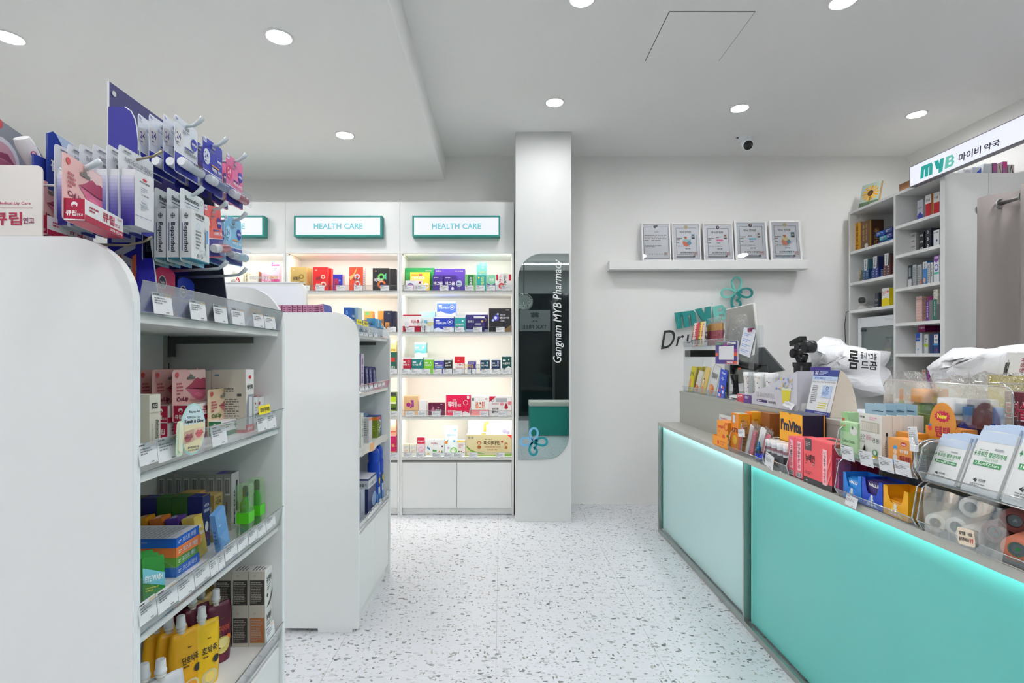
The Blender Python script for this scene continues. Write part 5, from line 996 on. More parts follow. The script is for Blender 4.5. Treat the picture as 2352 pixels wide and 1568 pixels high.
# oval promotional talker on the lip
y = -.016; xc, zc_ = at1(444, 987, y); xl, _ = at1(414, 987, y); zt = at1(436, 927, y)[1]; zb = at1(446, 1043, y)[1]
rx, rz = abs(xc - xl), (zt - zb) / 2; t = empty('oval_shelf_sign', G1.M @ TR(xc, y, (zt + zb) / 2, 0, 0, 4), 'iridescent oval sign Repair and Glow clipped to the second shelf lip', 'sign')
MB().prism([(rx * math.cos(a * PI / 16), rz * math.sin(a * PI / 16)) for a in range(32)], 0, .0012, M((176, 222, 214), .3), 'y').build('card', t)
q = MB(); P = lambda a, b, s: (a - rx, -s, b - rz); Wd, Hd = 2 * rx, 2 * rz
els = [('c', .5, .5, .46, (206, 226, 232), .47), ('p', [(.06, .58), (.94, .62), (.97, .4), (.8, .12), (.5, .03), (.2, .12), (.03, .4)], (228, 218, 176)), T_(.3, .8, .72, .86, 'Re:Jeu-All', (40, 70, 60), .03), T_(.22, .7, .76, .75, 'PDRN Lip Care', (60, 90, 90), .01), T_(.14, .6, .9, .69, 'Repair & Glow', INK, .035),
       ('p', [(.12, .22), (.5, .26), (.5, .5), (.14, .46)], (196, 160, 140)), ('p', [(.52, .28), (.92, .32), (.92, .52), (.52, .5)], (222, 190, 170)), ('p', [(.14, .34), (.24, .42), (.32, .4), (.42, .42), (.48, .36), (.36, .27), (.22, .26)], (160, 84, 90)), ('p', [(.55, .4), (.65, .48), (.73, .46), (.82, .48), (.9, .42), (.78, .33), (.64, .33)], (206, 96, 100)), R_(.15, .345, .48, .355, (90, 40, 50)), R_(.56, .405, .9, .413, (120, 40, 50)), T_(.28, .13, .72, .17, '콜라겐 재생크림', INK, .02), T_(.3, .08, .7, .11, '쫀쫀한입술선', INK, .02)]
printing(q, els, P, Wd, Hd); q.build('sign_print', t)
q = MB(); q.prism(rrect(-rx - .012, -rx + .012, -rz * .95, rz * .35, .008, 4), .0002, .0009, M((206, 222, 196), .3), 'y'); q.prism(rrect(-rx - .006, -rx + .006, -rz * .8, rz * .3, .004, 4), -.002, .0002, M((224, 226, 200), .3), 'y'); q.build('tube_cutout', t)
# ------------------------------------------------------------------ shelf 3
zz = TOP1[2] + .0005
ORD = ('first', 'second', 'third', 'fourth', 'fifth', 'sixth', 'seventh', 'eighth', 'ninth')
for k in range(9):
    carton(G1, .635, .682, zz, zz + .17, .128 + .0245 * k, .0235, (222, 222, 224) if k == 0 else (196, 197, 194), 'tall grey-white carton, %s from the front of the far file, third shelf' % ORD[k], {'l': [('b', .2, .62, .8, .92), ('tv', .3, .05, .5, .5, '비피도 락토', INK, .02)]} | ({'f': [('tv', .3, .08, .5, .7, '유산균정', INK, .03), R_(.6, .3, .8, .85, (60, 64, 66))], 't': [R_(0, 0, 1, 1, (90, 92, 96))]} if k == 0 else {'t': [R_(0, 0, 1, 1, (90, 70, 170))]} if k == 1 else {}), faces={'l': (176, 176, 172)}, group='file of tall cartons')
GR, NV, BRN = (52, 104, 44), (34, 40, 110), (150, 110, 40)
for k, (c, nm) in enumerate(((NV, 'navy'), (GR, 'green'), (GR, 'green'), (NV, 'navy'), (GR, 'green'))):
    carton(G1, .475, .513, zz, zz + .143 - .001 * k, .128 + .0415 * k, .0405, c, '%s vitamin carton, %s from the front of its file, third shelf' % (nm, ORD[k]),
           {'f': [T_(.15, .78, .85, .84, 'VITA', (220, 222, 240), .03), T_(.15, .68, .85, .74, 'SENSE', (220, 222, 240), .03), ('c', .5, .4, .22, (226, 228, 240), .1)]} if k == 0 else None, flap=BRN, group='green and navy vitamin cartons')
carton(G1, .53, .575, zz, zz + .132, .125, .04, (190, 160, 96), 'tan and gold carton with dark letters, third shelf', {'f': [T_(.15, .78, .85, .88, 'IGA', (50, 44, 30), .02), T_(.2, .9, .8, .94, 'VITASENSE', (90, 76, 50)), T_(.15, .6, .4, .7, 'L', INK, .05), L_(.2, .2, .8, .4, 3, (120, 96, 50))], 'l': [R_(.2, .15, .8, .75, (226, 222, 210)), ('tv', .35, .2, .65, .7, '프리미엄', INK, .03)]})
carton(G1, .53, .57, zz, zz + .14, .17, .05, (186, 150, 84), 'plain tan carton behind the lettered one, third shelf', {})
cols = [((226, 196, 90), 'yellow'), ((92, 60, 150), 'purple'), ((214, 120, 50), 'orange'), ((220, 160, 40), 'amber'), ((206, 96, 44), 'dark orange')]
for k, (c, nm) in enumerate(cols):
    carton(G1, .408, .448, zz + .005, zz + .108, .1 + .041 * k, .032, c, '%s small box leaning behind the flat stack, third shelf' % nm, {'f': [L_(.1, .3, .9, .8, 3, WH)], 't': [L_(.1, .2, .9, .8, 2, WH)]}, tilt=-9, group='small leaning boxes behind the flat stack')
for k, (c, side, nm) in enumerate((((44, 104, 190), (30, 96, 196), 'lowest blue'), ((92, 150, 60), (96, 160, 60), 'green'), ((226, 130, 60), (232, 130, 60), 'orange'), ((44, 104, 190), (30, 100, 200), 'topmost blue and white'))):
    carton(G1, .292, .392, zz + k * .0232, zz + .0228 + k * .0232, .092, .17, side, '%s flat sachet box in the stack of four, third shelf' % nm, {'f': [T_(.25, .25, .85, .8, '포스트 레틴', (190, 206, 226), .04), L_(.08, .3, .22, .7, 2, WH)], 'l': [L_(.1, .3, .7, .7, 2, (120, 150, 190))]} | ({'t': [R_(0, 0, 1, 1, (186, 190, 196)), L_(.05, .05, .95, .95, 14, (150, 152, 158))]} if k == 3 else {}), yaw=(0, 2, -2, 1)[k], group='flat sachet boxes in a stack')
carton(G1, .418, .468, zz + .012, zz + .122, .05, .014, (104, 160, 216), 'light blue box leaning to the left, third shelf', {'f': [L_(.15, .6, .7, .7, 1, (170, 205, 235)), R_(.1, .1, .9, .4, (120, 176, 224)), ('c', .3, .85, .05, (160, 200, 230))], 'l': [L_(.2, .2, .8, .6, 4, (60, 100, 150))]}, roll=-17)
# green bottles in a clear box
xa, zt = at1(563, 1091, .04); xb, _ = at1(612, 1091, .04)
for k in range(2):
    xm = G1.at((571, 597)[k], 1091, .04)[0]; wq_ = .034
    t = empty('clear_bottle_pack', G1.M @ TR(xm, .04, zz), ('left', 'right')[k] + ' green spray bottle in a clear box at the far end, third shelf', 'bottle', 'boxed green bottles')
    MB().box(0, wq_, 0, wq_, 0, .155, clear_mat('clear_box', (.86, .97, .84), base=.1, edge=.5, haze=.12, hazecol=(.5, .85, .4))).build('clear_box', t)
    MB().lathe([(.0, .002), (wq_ * .4, .003), (wq_ * .4, .1), (wq_ * .2, .112), (wq_ * .2, .12)], M((70, 190, 60), .2), 16, TR(wq_ / 2, wq_ / 2, 0)).build('bottle', t)
    MB().lathe([(wq_ * .22, .12), (wq_ * .22, .145), (wq_ * .12, .15)], M((60, 80, 60), .3), 14, TR(wq_ / 2, wq_ / 2, 0)).build('cap', t)
    MB().box(-.001, wq_ + .001, -.001, wq_ + .001, .045, .075, M((90, 214, 40), .35)).build('band', t)
# green sachets at the near end
for k in range(3):
    xx = .13 + .016 * k
    t = empty('green_sachet', G1.M @ TR(xx, .065 + .022 * k, zz + .002, -8, -12, 12), '%s green eye care sachet leaning at the near end, third shelf' % ('front', 'middle', 'rear')[k], 'sachet', 'green sachets')
    MB().prism(rrect(0, .06, 0, .1, .004, 2), 0, .006, M((40, 140, 50), .35), 'y').build('pouch', t)
    q = MB(); P = lambda a, b, s: (a, -s, b)
    printing(q, [('p', [(0, .5), (1, .35), (1, .62), (0, .8)], (120, 200, 214)), T_(.1, .5, .9, .62, 'EYE WASH', WH, .03), L_(.1, .3, .8, .4, 2, (220, 220, 60)), L_(.5, .08, .9, .16, 2, WH)], P, .06, .1); q.build('pouch_print', t)
# clear dividers
for k, (u, v) in enumerate(((365, 1260), (420, 1240), (520, 1190), (560, 1170))):
    xx = at1(u, v, .03)[0]
    if xx > .03: MB().prism([(.0, zz), (.13, zz), (.13, zz + .075), (.1, zz + .085), (.0, zz + .03)], xx, xx + .0015, m_clear, 'x').build('shelf_divider', g1)
# ------------------------------------------------------------------ base shelf: drink pouches and cartons
zz = TOP1[3] + .0005
def pouch(c1, c2, label, title, group, h_=.165, w_=.085, art=None):
    t = empty('drink_pouch', Matrix(), label, 'pouch', group)
    b = bmesh.new(); nx, nz = 8, 10; rows = []
    for j in range(nz + 1):
        f = j / nz; ww = w_ * (1 - .25 * max(0, f - .75) * 4 * .6) / 2; dd = .021 * (1 - f) ** .7 + .0035
        for sgn in (-1, 1):
            rows.append([b.verts.new((ww * (2 * i / nx - 1), sgn * dd * math.sin(PI * i / nx) ** .6 + .0012 * math.sin(9 * f + 5 * i), f * h_)) for i in range(nx + 1)])
    for j in range(nz):
        A_, B_ = rows[2 * j], rows[2 * j + 1]; C_, D_ = rows[2 * j + 2], rows[2 * j + 3]
        for i in range(nx):
            b.faces.new((A_[i], A_[i + 1], C_[i + 1], C_[i])); b.faces.new((B_[i + 1], B_[i], D_[i], D_[i + 1]))
    for i in range(nx): b.faces.new((rows[-2][i], rows[-2][i + 1], rows[-1][i + 1], rows[-1][i]))
    bmesh.ops.remove_doubles(b, verts=b.verts, dist=.0001)
    q = MB(); q.bm(b, M(c1, .3), None, True); q.build('pouch_body', t)
    q = MB(); P = lambda a, bb, s: ((a - w_ / 2), -(.021 * (1 - bb / h_) ** .7 + .0035) * math.sin(PI * min(max(a / w_, .02), .98)) ** .6 - .0016 - s, bb)
    printing(q, [T_(.32, .5, .82, .62, title, INK if sum(c1) > 330 else (206, 90, 70), .02), L_(.35, .44, .7, .49, 1, (120, 90, 40)), ('c', .78, .38, .12, INK if sum(c1) > 330 else (230, 120, 40), .06)] + (art or [('c', .55, .14, .26, (222, 210, 160), .12), ('c', .55, .15, .18, c2, .08)]) + [L_(.5, .72, .75, .76, 1, (100, 80, 40))], P, w_, h_); q.build('pouch_print', t)
    q = MB(); q.lathe([(.009, h_ - .004), (.009, h_ + .004), (.0115, h_ + .005), (.0115, h_ + .008), (.009, h_ + .009), (.009, h_ + .013)], M((222, 220, 214), .35), 16, TR(-w_ * .12, 0, 0)); q.build('spout', t)
    q = MB(); q.lathe([(.0125, h_ + .013), (.0125, h_ + .018), (.0108, h_ + .019), (.0098, h_ + .04), (.0085, h_ + .0415)], M((222, 224, 226), .35), 18, TR(-w_ * .12, 0, 0)); q.build('cap', t)
    return t
YE = (240, 176, 20)
mkY = pouch(YE, (240, 160, 30), '', '단호박죽', 'orange pumpkin drink pouches')
def put(proto, u, v, y, z, yaw, tilt, roll, lab, first=False):
    """cap top seen at u,v"""
    x, _ = at1(u, v, y); T = G1.M @ TR(x + .01, y, z, yaw, tilt, roll)
    if first: proto.matrix_basis = T; proto['label'] = lab; return
    copy_tree(proto, T, lab)
put(mkY, 420, 1435, .145, zz, -32, 0, 0, 'front orange pumpkin pouch of the row of three, base shelf', True)
put(mkY, 392, 1432, .178, zz, -32, 0, 0, 'middle orange pumpkin pouch of the row, base shelf')
put(mkY, 362, 1436, .212, zz, -32, 0, 0, 'rear orange pumpkin pouch of the row, base shelf')
put(pouch((244, 196, 24), (250, 220, 120), '', '호박죽', None), 462, 1420, .12, zz, -32, 0, 2, 'bright yellow pouch standing highest, base shelf', True)
mr = pouch((96, 24, 52), (230, 210, 100), '', '고구마라떼', 'maroon drink pouches', art=[('c', .55, .3, .3, (226, 210, 120), .14), ('c', .55, .34, .22, (240, 226, 150), .08), ('o', .25, .3, .1, .4, (226, 226, 220)), ('c', .5, .1, .12, (120, 40, 70))])
put(mr, 492, 1383, .14, zz, -32, 0, 3, 'front maroon drink pouch with a yellow cup picture, base shelf', True)
put(mr, 446, 1378, .19, zz, -32, 0, 0, 'maroon pouch in the middle behind the yellow ones, base shelf')
put(mr, 420, 1398, .24, zz, -32, 0, 0, 'rear maroon pouch under the shelf edge, base shelf')
be = pouch((206, 174, 96), (120, 120, 126), '', '흑임자죽', 'beige drink pouches', art=[('c', .52, .3, .24, (110, 106, 110), .11), ('c', .52, .32, .18, (176, 176, 180), .08), R_(0, 0, 1, .1, (70, 66, 66)), L_(.3, .14, .8, .2, 2, INK)])
put(be, 497, 1356, .17, zz + .012, -32, 0, -14, 'beige black-sesame pouch leaning to the right, base shelf', True)
put(be, 478, 1354, .22, zz, -32, 0, -4, 'second beige pouch behind the leaning one, base shelf')
wp = pouch((206, 208, 212), (240, 240, 240), '', '쌀미음', 'white drink pouches at the near end')
put(wp, 336, 1526, .1, zz - .0, -32, 0, 0, 'white pouch at the near end, base shelf, cut by the picture', True)
put(wp, 374, 1529, .075, zz - .0, -32, 0, 0, 'second white pouch in front of the orange ones, base shelf')
# nutrition drink cartons
CT = (200, 196, 184)
def nutri(x, y, z, D, lab, brown=False):
    bc_ = (186, 110, 60) if brown else (64, 62, 60)
    carton(G1, x, x + .052, z, z + .114, y, D, (226, 225, 222), lab, {'f': [T_(.2, .62, .85, .82, '뉴케어', INK, .05), R_(.2, .56, .8, .57, INK), L_(.25, .42, .7, .52, 2, (90, 90, 90)), ('c', .3, .3, .1, INK, .05), ('p', [(0, .0), (.3, .02), (.7, .15), (1, .42), (1, .3), (.75, .06), (.5, 0)], bc_)],
           'l': [R_(0, 0, 1, 1, CT), R_(.06, .1, .94, .76, bc_), L_(.1, .14, .9, .72, 13, (170, 166, 156)), ('o', .35, .88, .07, .2, (110, 106, 96))], 't': [L_(.1, .1, .9, .9, 4, (90, 88, 84))]}, group='white nutrition drink cartons')
xr_, zt = at1(637, 1300, .02)
for j in range(2):
    for k in range(3 if j else 2):
        nutri(xr_ - .056 - (0 if j else .008), .03 + .05 * k, zz + .1145 * j, .048, '%s carton of the %s layer of nutrition drinks, base shelf' % (('front', 'second', 'rear')[k], ('lower', 'upper')[j]), brown=(j == 0 and k == 0))
# ------------------------------------------------------------------ goods in the tall medicine shelves
def rb(u0, u1, vt, z, y, D, col, lab, els=None, side=None, scol=None, z1=None, group=None, name='carton', v_b=None, **kw):
    x0, zt = FR.at(u0, vt, y); x1, _ = FR.at(u1, vt, y)
    x1 = min(x1, .998) if x0 > .56 else min(x1, .547)
    if z1: zt = z1
    pr = {}
    if els: pr['f'] = els
    if side: pr['r'] = side
    return carton(FR, x0, x1 - .001, z + .0005, zt, y, D, col, lab, pr, group=group, name=name, faces={'r': scol} if scol else None, **kw)
WHc = (220, 221, 220)
a1, a2, a3, a4 = RS1; c1, c2, c3, c4, c5, c6 = RS2
s_ = ', tall shelves, left bay'
rb(1961, 1977, 515, a1, .05, .1, (206, 152, 24), 'yellow gold herbal box, top shelf' + s_, [('tv', .35, .3, .65, .9, '경옥고', (120, 60, 30), .03), L_(.2, .08, .8, .25, 2, (120, 60, 30))], scol=(120, 84, 30))
rb(1978, 1998, 511, a1, .05, .12, (104, 66, 34), 'brown and gold herbal box, top shelf' + s_, [('tv', .2, .3, .36, .92, '공진단', (200, 160, 90), .02), ('tv', .55, .3, .7, .92, '경희궁', (200, 160, 90), .02), ('c', .6, .12, .2, (206, 200, 190), .08)], side=[R_(.0, .0, .1, 1, (190, 150, 50)), R_(.1, .0, 1, 1, (70, 42, 24)), ('tv', .35, .1, .65, .7, '공진단', (200, 150, 90), .02)])
for k, (u0, u1, v, dz, c) in enumerate(((2016, 2034, 541, 0, (60, 70, 140)), (2035, 2049, 539, 0, (40, 110, 180)), (2020, 2038, 526, .045, (60, 150, 180)), (2036, 2049, 527, .05, (60, 70, 150)), (2012, 2032, 512, .09, (30, 90, 190)), (2033, 2049, 511, .095, (34, 60, 130)))):
    x0, zt = FR.at(u0, v, .1)
    rb(u0, u1, v, a1 + dz, .1, .09, c, ('lower left', 'lower right', 'middle left', 'middle right', 'upper left', 'upper right')[k] + ' blue box of the loose pile, top shelf' + s_, [L_(.1, .2, .9, .8, 2, WHc)], z1=a1 + dz + .04)
for k, (u0, u1, dz) in enumerate(((1954, 1962, 0), (1964, 1974, 0), (1955, 1965, .036), (1966, 1976, .04), (1969, 1978, .078))):
    rb(u0, u1, 620, a2 + dz, .08, .05, (188, 182, 160), 'small cream box, %s of the pile of five, second shelf%s' % (('lower left', 'lower right', 'upper left', 'upper right', 'topmost')[k], s_), [T_(.3, .3, .7, .6, 'D', INK, .02)], z1=a2 + dz + .034)
for k, (u0, u1, c, cc, nm) in enumerate(((1982, 1996, (40, 84, 130), (80, 130, 140), 'teal-blue'), (2003, 2018, (34, 52, 130), (50, 60, 110), 'deep blue'), (2029, 2045, (96, 50, 40), (80, 56, 56), 'brown'))):
    rb(u0, u1, 610, a2, .04, .1, c, '%s printed box, second shelf%s' % (nm, s_), [L_(.15, .1, .3, .8, 3, (150, 170, 200)), L_(.6, .1, .85, .9, 4, (170, 180, 210))], side=[L_(.2, .1, .8, .8, 4, (190, 200, 220))], z1=a2 + .1)
    rb(u0 + 1, u1, 590, a2 + .101, .06, .08, cc, 'darker box standing on the %s box, second shelf%s' % (nm, s_), z1=a2 + .19)
    x0, _ = FR.at(u0 + 2, 600, .04); q = MB(); q.prism([(0, 0), (.035, 0), (.042, .1), (-.004, .1)], -.003, -.001, M((216, 218, 220), .5), 'y'); o = q.build('handwritten_sign', None, FR.M @ TR(x0 + .01, .04, a2 + .09, 0, 0), label='white handwritten paper sign taped before the %s box' % nm, cat='sign')
    q = MB(); printing(q, [('tv', .3, .1, .7, .9, ('스메타', '기미침', '구내염약')[k], INK, .03)], lambda a, b, s: (a, -.003 - s, b), .036, .1); q.build('writing', o)
# home camera
x, _ = FR.at(1981, 690, .12); t = empty('home_camera', FR.M @ TR(x, .12, a3 + .0005, 50), 'white round indoor camera with a black face, third shelf' + s_, 'camera')
MB().lathe([(.048, 0), (.05, .006), (.042, .03), (.022, .045), (.018, .05)], M((224, 224, 220), .3), 24).build('base', t)
MB().lathe([(.005, .045), (.03, .05), (.044, .07), (.047, .09), (.042, .112), (.028, .128), (.005, .134)], M((228, 228, 224), .3), 24).build('head', t)
MB().prism(rrect(-.026, .026, .062, .118, .02, 6), -.049, -.03, M((16, 16, 17), .12), 'y').build('face', t)
MB().lathe([(.007, 0), (.007, .002)], M((60, 64, 70), .1), 12, TR(0, -.0495, .09) @ Matrix.Rotation(PI / 2, 4, 'X')).build('lens', t)
x0, z0 = FR.at(1966, 702, .07); q = MB(); pts = [(x0 + .03, .1, a3 + .006), (x0, .03, a3 + .006), (x0 - .02, -.004, a3 - .01), (x0 - .035, -.008, a3 - .12), (x0 - .03, -.006, a3 - .3), (x0 - .035, -.006, a3 - .55)]
q.tube(pts, .0032, m_black, 6); q.build('power_cable', None, FR.M, label='black cable running down from the home camera', cat='cable')
rb(2009, 2018, 673, a3, .1, .07, (56, 60, 72), 'dark grey box with an eye picture, third shelf' + s_, [('c', .5, .55, .3, (150, 154, 164), .08), ('c', .5, .55, .14, (40, 44, 54), .06), L_(.2, .15, .8, .3, 2, (150, 154, 160))])
rb(2025, 2043, 663, a3, .06, .07, (230, 230, 226), 'white box with a yellow base, third shelf' + s_, [R_(0, 0, 1, .4, (236, 214, 20)), ('p', [(0, .4), (.5, .5), (1, .4)], (236, 214, 20)), ('c', .8, .8, .12, (200, 30, 60), .06), L_(.1, .6, .7, .85, 3, (200, 110, 120))], scol=(230, 206, 20))
# small glass-door cooler
x0, zt = FR.at(1971, 735, .03); x1 = .545; zb = a4 + .001; zt = FR.at(2046, 723, .03)[1]; w_, h_ = x1 - x0, zt - zb
t = empty('countertop_cooler', FR.M @ TR(x0, .03, zb), 'white mini cooler cabinet with glass door holding bottles', 'cooler'); wc = M((222, 226, 230), .35)
q = MB(); q.box(0, .012, .03, .35, 0, h_, wc).box(w_ - .012, w_, .03, .35, 0, h_, wc).box(.012, w_ - .012, .03, .35, h_ - .02, h_, wc).box(.012, w_ - .012, .03, .35, 0, .04, wc).box(.012, w_ - .012, .34, .35, .04, h_ - .02, M((90, 100, 104), .5)); q.build('body', t)
q = MB(); fr = .035
for b in ((0, w_, 0, .05), (0, w_, h_ - .085, h_), (0, fr, .05, h_ - .085), (w_ - fr, w_, .05, h_ - .085)): q.box(b[0], b[1], 0, .028, b[2], b[3], wc)
d = q.build('door', t); MB().box(fr, w_ - fr, .01, .014, .05, h_ - .085, m_glassd).build('glass', d)
q = MB(); q.box(fr + .004, fr + .03, -.004, 0, h_ - .12, h_ - .1, m_dark); q.build('handle', d)
q = MB(); printing(q, [T_(.72, .93, .92, .96, 'nooca', (190, 194, 198), 0)], lambda a, b, s: (a, -s, b), w_, h_); q.build('door_print', d)
MB().box(.013, w_ - .013, .06, .33, h_ * .42, h_ * .42 + .01, M((190, 194, 196), .3)).build('wire_shelf', t)
bt = MB(); bt.lathe([(.022, 0), (.024, .004), (.024, .09), (.012, .115), (.011, .14), (.013, .14), (.013, .155)], M((120, 30, 20), .3), 14)
zs_ = zb + h_ * .42 + .011
for k, (dx, dz, c, nm) in enumerate(((.1, 0, (60, 110, 110), 'teal'), (.19, 0, (150, 30, 20), 'red'), (.23, 0, (150, 30, 20), 'rear red'))):
    if k == 0: carton(FR, x0 + .1, x0 + .2, zs_, zs_ + .18, .2, .08, (70, 110, 116), 'teal box with a paper sign inside the mini cooler', {'f': [('p', [(.2, .1), (.6, .1), (.7, .9), (.1, .9)], (210, 214, 214)), ('tv', .3, .2, .5, .85, '스메타', INK, .03)]}); carton(FR, x0 + .07, x0 + .17, zs_, zs_ + .06, .09, .05, (120, 60, 40), 'low brown box in front, inside the mini cooler', {'f': [L_(.1, .2, .9, .8, 3, (200, 170, 140))]})
    else: o = bt.build('bottle', None, FR.M @ TR(x0 + .23 + .055 * (k - 1), .13 + .06 * (k - 1), zs_), label='%s bottle with gold print inside the mini cooler' % nm, cat='bottle'); q = MB(); q.lathe([(.0245, .02), (.0245, .075)], M((200, 120, 40), .4), 14, cap=False); q.build('label_band', o)
for k, c in enumerate(((180, 60, 60), (190, 170, 110), (150, 50, 60))): carton(FR, x0 + .06 + .08 * k, x0 + .125 + .08 * k, zb + .041, zb + .041 + .15, .12, .06, c, '%s box on the floor of the mini cooler' % ('salmon', 'olive', 'dark red')[k], {'f': [L_(.2, .4, .8, .8, 3, (220, 200, 190))]})
s_ = ', tall shelves, right bay'
rb(2107, 2120, 462, c1, .12, .06, (196, 200, 212), 'white and blue carton, top shelf' + s_, [R_(0, 0, 1, .35, (60, 70, 170)), ('p', [(0, .35), (.5, .5), (1, .3)], (60, 70, 170)), T_(.1, .62, .8, .72, '어그레이', (90, 80, 120), .02)])
rb(2125, 2139, 450, c1, .11, .07, (226, 224, 222), 'first white and red carton, top shelf' + s_, [R_(.05, .08, 1, .66, (196, 16, 36)), T_(.1, .74, .8, .84, '건식품', INK, .02)], scol=(228, 150, 80))
rb(2144, 2158, 444, c1, .1, .07, (226, 224, 222), 'second white and red carton at the end, top shelf' + s_, [R_(.05, .08, 1, .6, (196, 16, 36)), T_(.1, .74, .8, .84, '건식품', INK, .02)])
def stack(u0, u1, v0, z, y, D, n, h, cols, lab, els=None, side=None, grp=None, gap=.001, top=None):
    for k in range(n):
        c = cols[k % len(cols)]
        rb(u0, u1, v0, z + k * (h + gap), y, D, c, ('topmost' if k == n - 1 else ('bottom', 'second', 'third', 'fourth', 'fifth', 'sixth', 'seventh', 'eighth')[k]) + ' ' + lab, els, side, z1=z + k * (h + gap) + h, group=grp or lab)
stack(2090, 2104, 560, c2, .12, .2, 4, .043, [(200, 200, 200)], 'light grey box of the stack, second shelf' + s_, [T_(.2, .3, .8, .7, '나트륨', INK, .02)], [L_(.1, .3, .9, .7, 2)])
stack(2111, 2122, 560, c2, .07, .15, 3, .048, [(26, 27, 34)], 'black box of the stack, second shelf' + s_, [T_(.15, .3, .85, .65, '비거롱', WHc, .04)])
stack(2126, 2139, 560, c2, .05, .15, 3, .05, [(24, 30, 48)], 'navy-black box beside the black stack, second shelf' + s_, [('c', .4, .5, .14, WHc, .25), ('c', .4, .5, .08, (24, 30, 48), .12)])
rb(2144, 2157, 530, c2, .03, .08, (222, 224, 226), 'white box with a round navy mark, second shelf' + s_, [('c', .6, .35, .14, (60, 60, 130), .08), T_(.1, .8, .9, .9, '건식품', INK, .02)])
for k, (u0, u1, v, c, el, nm) in enumerate(((2066, 2074, 612, (90, 160, 210), [R_(0, .6, 1, 1, WHc), R_(0, .9, 1, 1, (200, 60, 60)), ('tv', .3, .6, .7, .88, '그린', INK, .03)], 'white over blue'), (2076, 2084, 611, (60, 150, 220), [('c', .5, .35, .4, WHc, .2), ('tv', .3, .6, .7, .9, '시원', WHc, .03)], 'sky blue'), (2086, 2094, 610, (40, 60, 70), [R_(0, 0, 1, .4, WHc), R_(.2, .5, .8, .9, (150, 160, 160))], 'dark with white base'),
     (2096, 2105, 609, (176, 180, 182), [L_(.1, .1, .9, .9, 9, (130, 134, 136))], 'grey with small print'), (2107, 2117, 609, (180, 184, 186), [L_(.1, .1, .9, .9, 9, (130, 134, 136)), R_(.6, 0, 1, .3, (200, 120, 90))], 'second grey with small print'), (2120, 2129, 602, (60, 130, 200), [R_(0, .7, 1, 1, WHc), ('c', .4, .2, .3, (226, 180, 150), .12), ('tv', .3, .7, .7, .95, '메칼', INK, .02)], 'blue with a hand'), (2130, 2136, 604, (200, 204, 206), [L_(.1, .1, .9, .9, 9, (140, 140, 140))], 'narrow grey'), (2138, 2142, 603, WHc, [('tv', .3, .3, .7, .9, '나잘', INK, .03)], 'narrow white'),
     (2145, 2157, 588, (222, 226, 230), [R_(0, .84, 1, 1, (130, 70, 160)), ('p', [(0, .84), (1, .84), (.5, .72)], (130, 70, 160)), T_(.15, .88, .9, .96, 'FESS', WHc, .04), ('c', .5, .55, .38, (50, 60, 160), .13), ('c', .5, .55, .27, WHc, .09), R_(0, .3, 1, .38, (90, 190, 170))], 'tall white and purple'))):
    rb(u0, u1, v, c3, .12 - .012 * k if k < 8 else .02, .06, c, '%s carton in the row, third shelf%s' % (nm, s_), el)
stack(2100, 2112, 590, c3 + .16, .17, .12, 2, .032, [(190, 194, 196)], 'grey box lying above the row, third shelf' + s_, [L_(.1, .2, .9, .8, 3)], [R_(0, 0, 1, 1, (60, 110, 120))])
stack(2090, 2099, 720, c4, .14, .12, 4, .046, [(220, 214, 208)], 'white box with a red mark of the stack, fourth shelf' + s_, [('c', .5, .72, .18, (190, 40, 60), .1), T_(.15, .2, .85, .45, '페리옥', (150, 50, 60), .04)])
stack(2104, 2118, 720, c4, .09, .16, 9, .0215, [(226, 214, 204)], 'flat white and orange box in the tall stack, fourth shelf' + s_, [('r', .04, .1, .96, .9, (222, 110, 90)), R_(.08, .2, .92, .8, (230, 222, 216)), T_(.15, .3, .8, .7, '이지올', (222, 90, 70), .02)], [R_(.02, .1, .98, .9, (222, 130, 100)), R_(.05, .2, .95, .8, (226, 206, 190)), L_(.3, .3, .9, .7, 1, (220, 100, 80))])
rb(2127, 2134, 690, c4, .06, .05, (110, 40, 140), 'purple carton standing on end, fourth shelf' + s_, [('tv', .3, .2, .7, .9, '비사멕', WHc, .03)], scol=(190, 190, 196))
rb(2143, 2151, 688, c4, .03, .06, (40, 120, 100), 'green carton standing on end, fourth shelf' + s_, [('tv', .3, .2, .7, .9, '비즈만', WHc, .03)], scol=(150, 156, 160))
stack(2144, 2154, 680, c4 + .118, .035, .1, 4, .027, [(206, 206, 192)], 'beige box stacked above the green carton, fourth shelf' + s_, [L_(.15, .3, .8, .7, 1, (90, 90, 90))])
stack(2131, 2142, 690, c4 + .1, .1, .1, 3, .03, [(150, 40, 120)], 'magenta-purple box at the back of the fourth shelf' + s_)
stack(2098, 2106, 800, c5, .16, .12, 5, .037, [(214, 208, 204)], 'pale box of the stack, fifth shelf' + s_, [L_(.2, .3, .8, .6, 1)])
rb(2103, 2118, 765, c5, .11, .06, (222, 224, 228), 'white box with a blue block, fifth shelf' + s_, [R_(.05, .6, .7, 1, (30, 90, 200)), T_(.15, .68, .6, .76, '전립밸', WHc, .03), ('c', .4, .2, .1, (110, 170, 200), .05)])
rb(2123, 2132, 768, c5, .08, .06, (200, 206, 206), 'pale box with a lime band, fifth shelf' + s_, [R_(0, .35, 1, .5, (170, 190, 30)), L_(.2, .6, .8, .8, 2, INK)])
rb(2135, 2143, 768, c5, .06, .06, (30, 60, 110), 'narrow navy box, fifth shelf' + s_)
rb(2144, 2156, 766, c5, .04, .07, (24, 60, 120), 'navy box with a white panel, fifth shelf' + s_, [R_(.1, .5, .9, .95, WHc), ('c', .5, .85, .12, (200, 50, 60), .05), T_(.2, .6, .8, .72, '목앤', INK, .04), R_(0, .4, 1, .48, (60, 150, 210)), ('c', .65, .15, .12, (190, 60, 60), .07)])
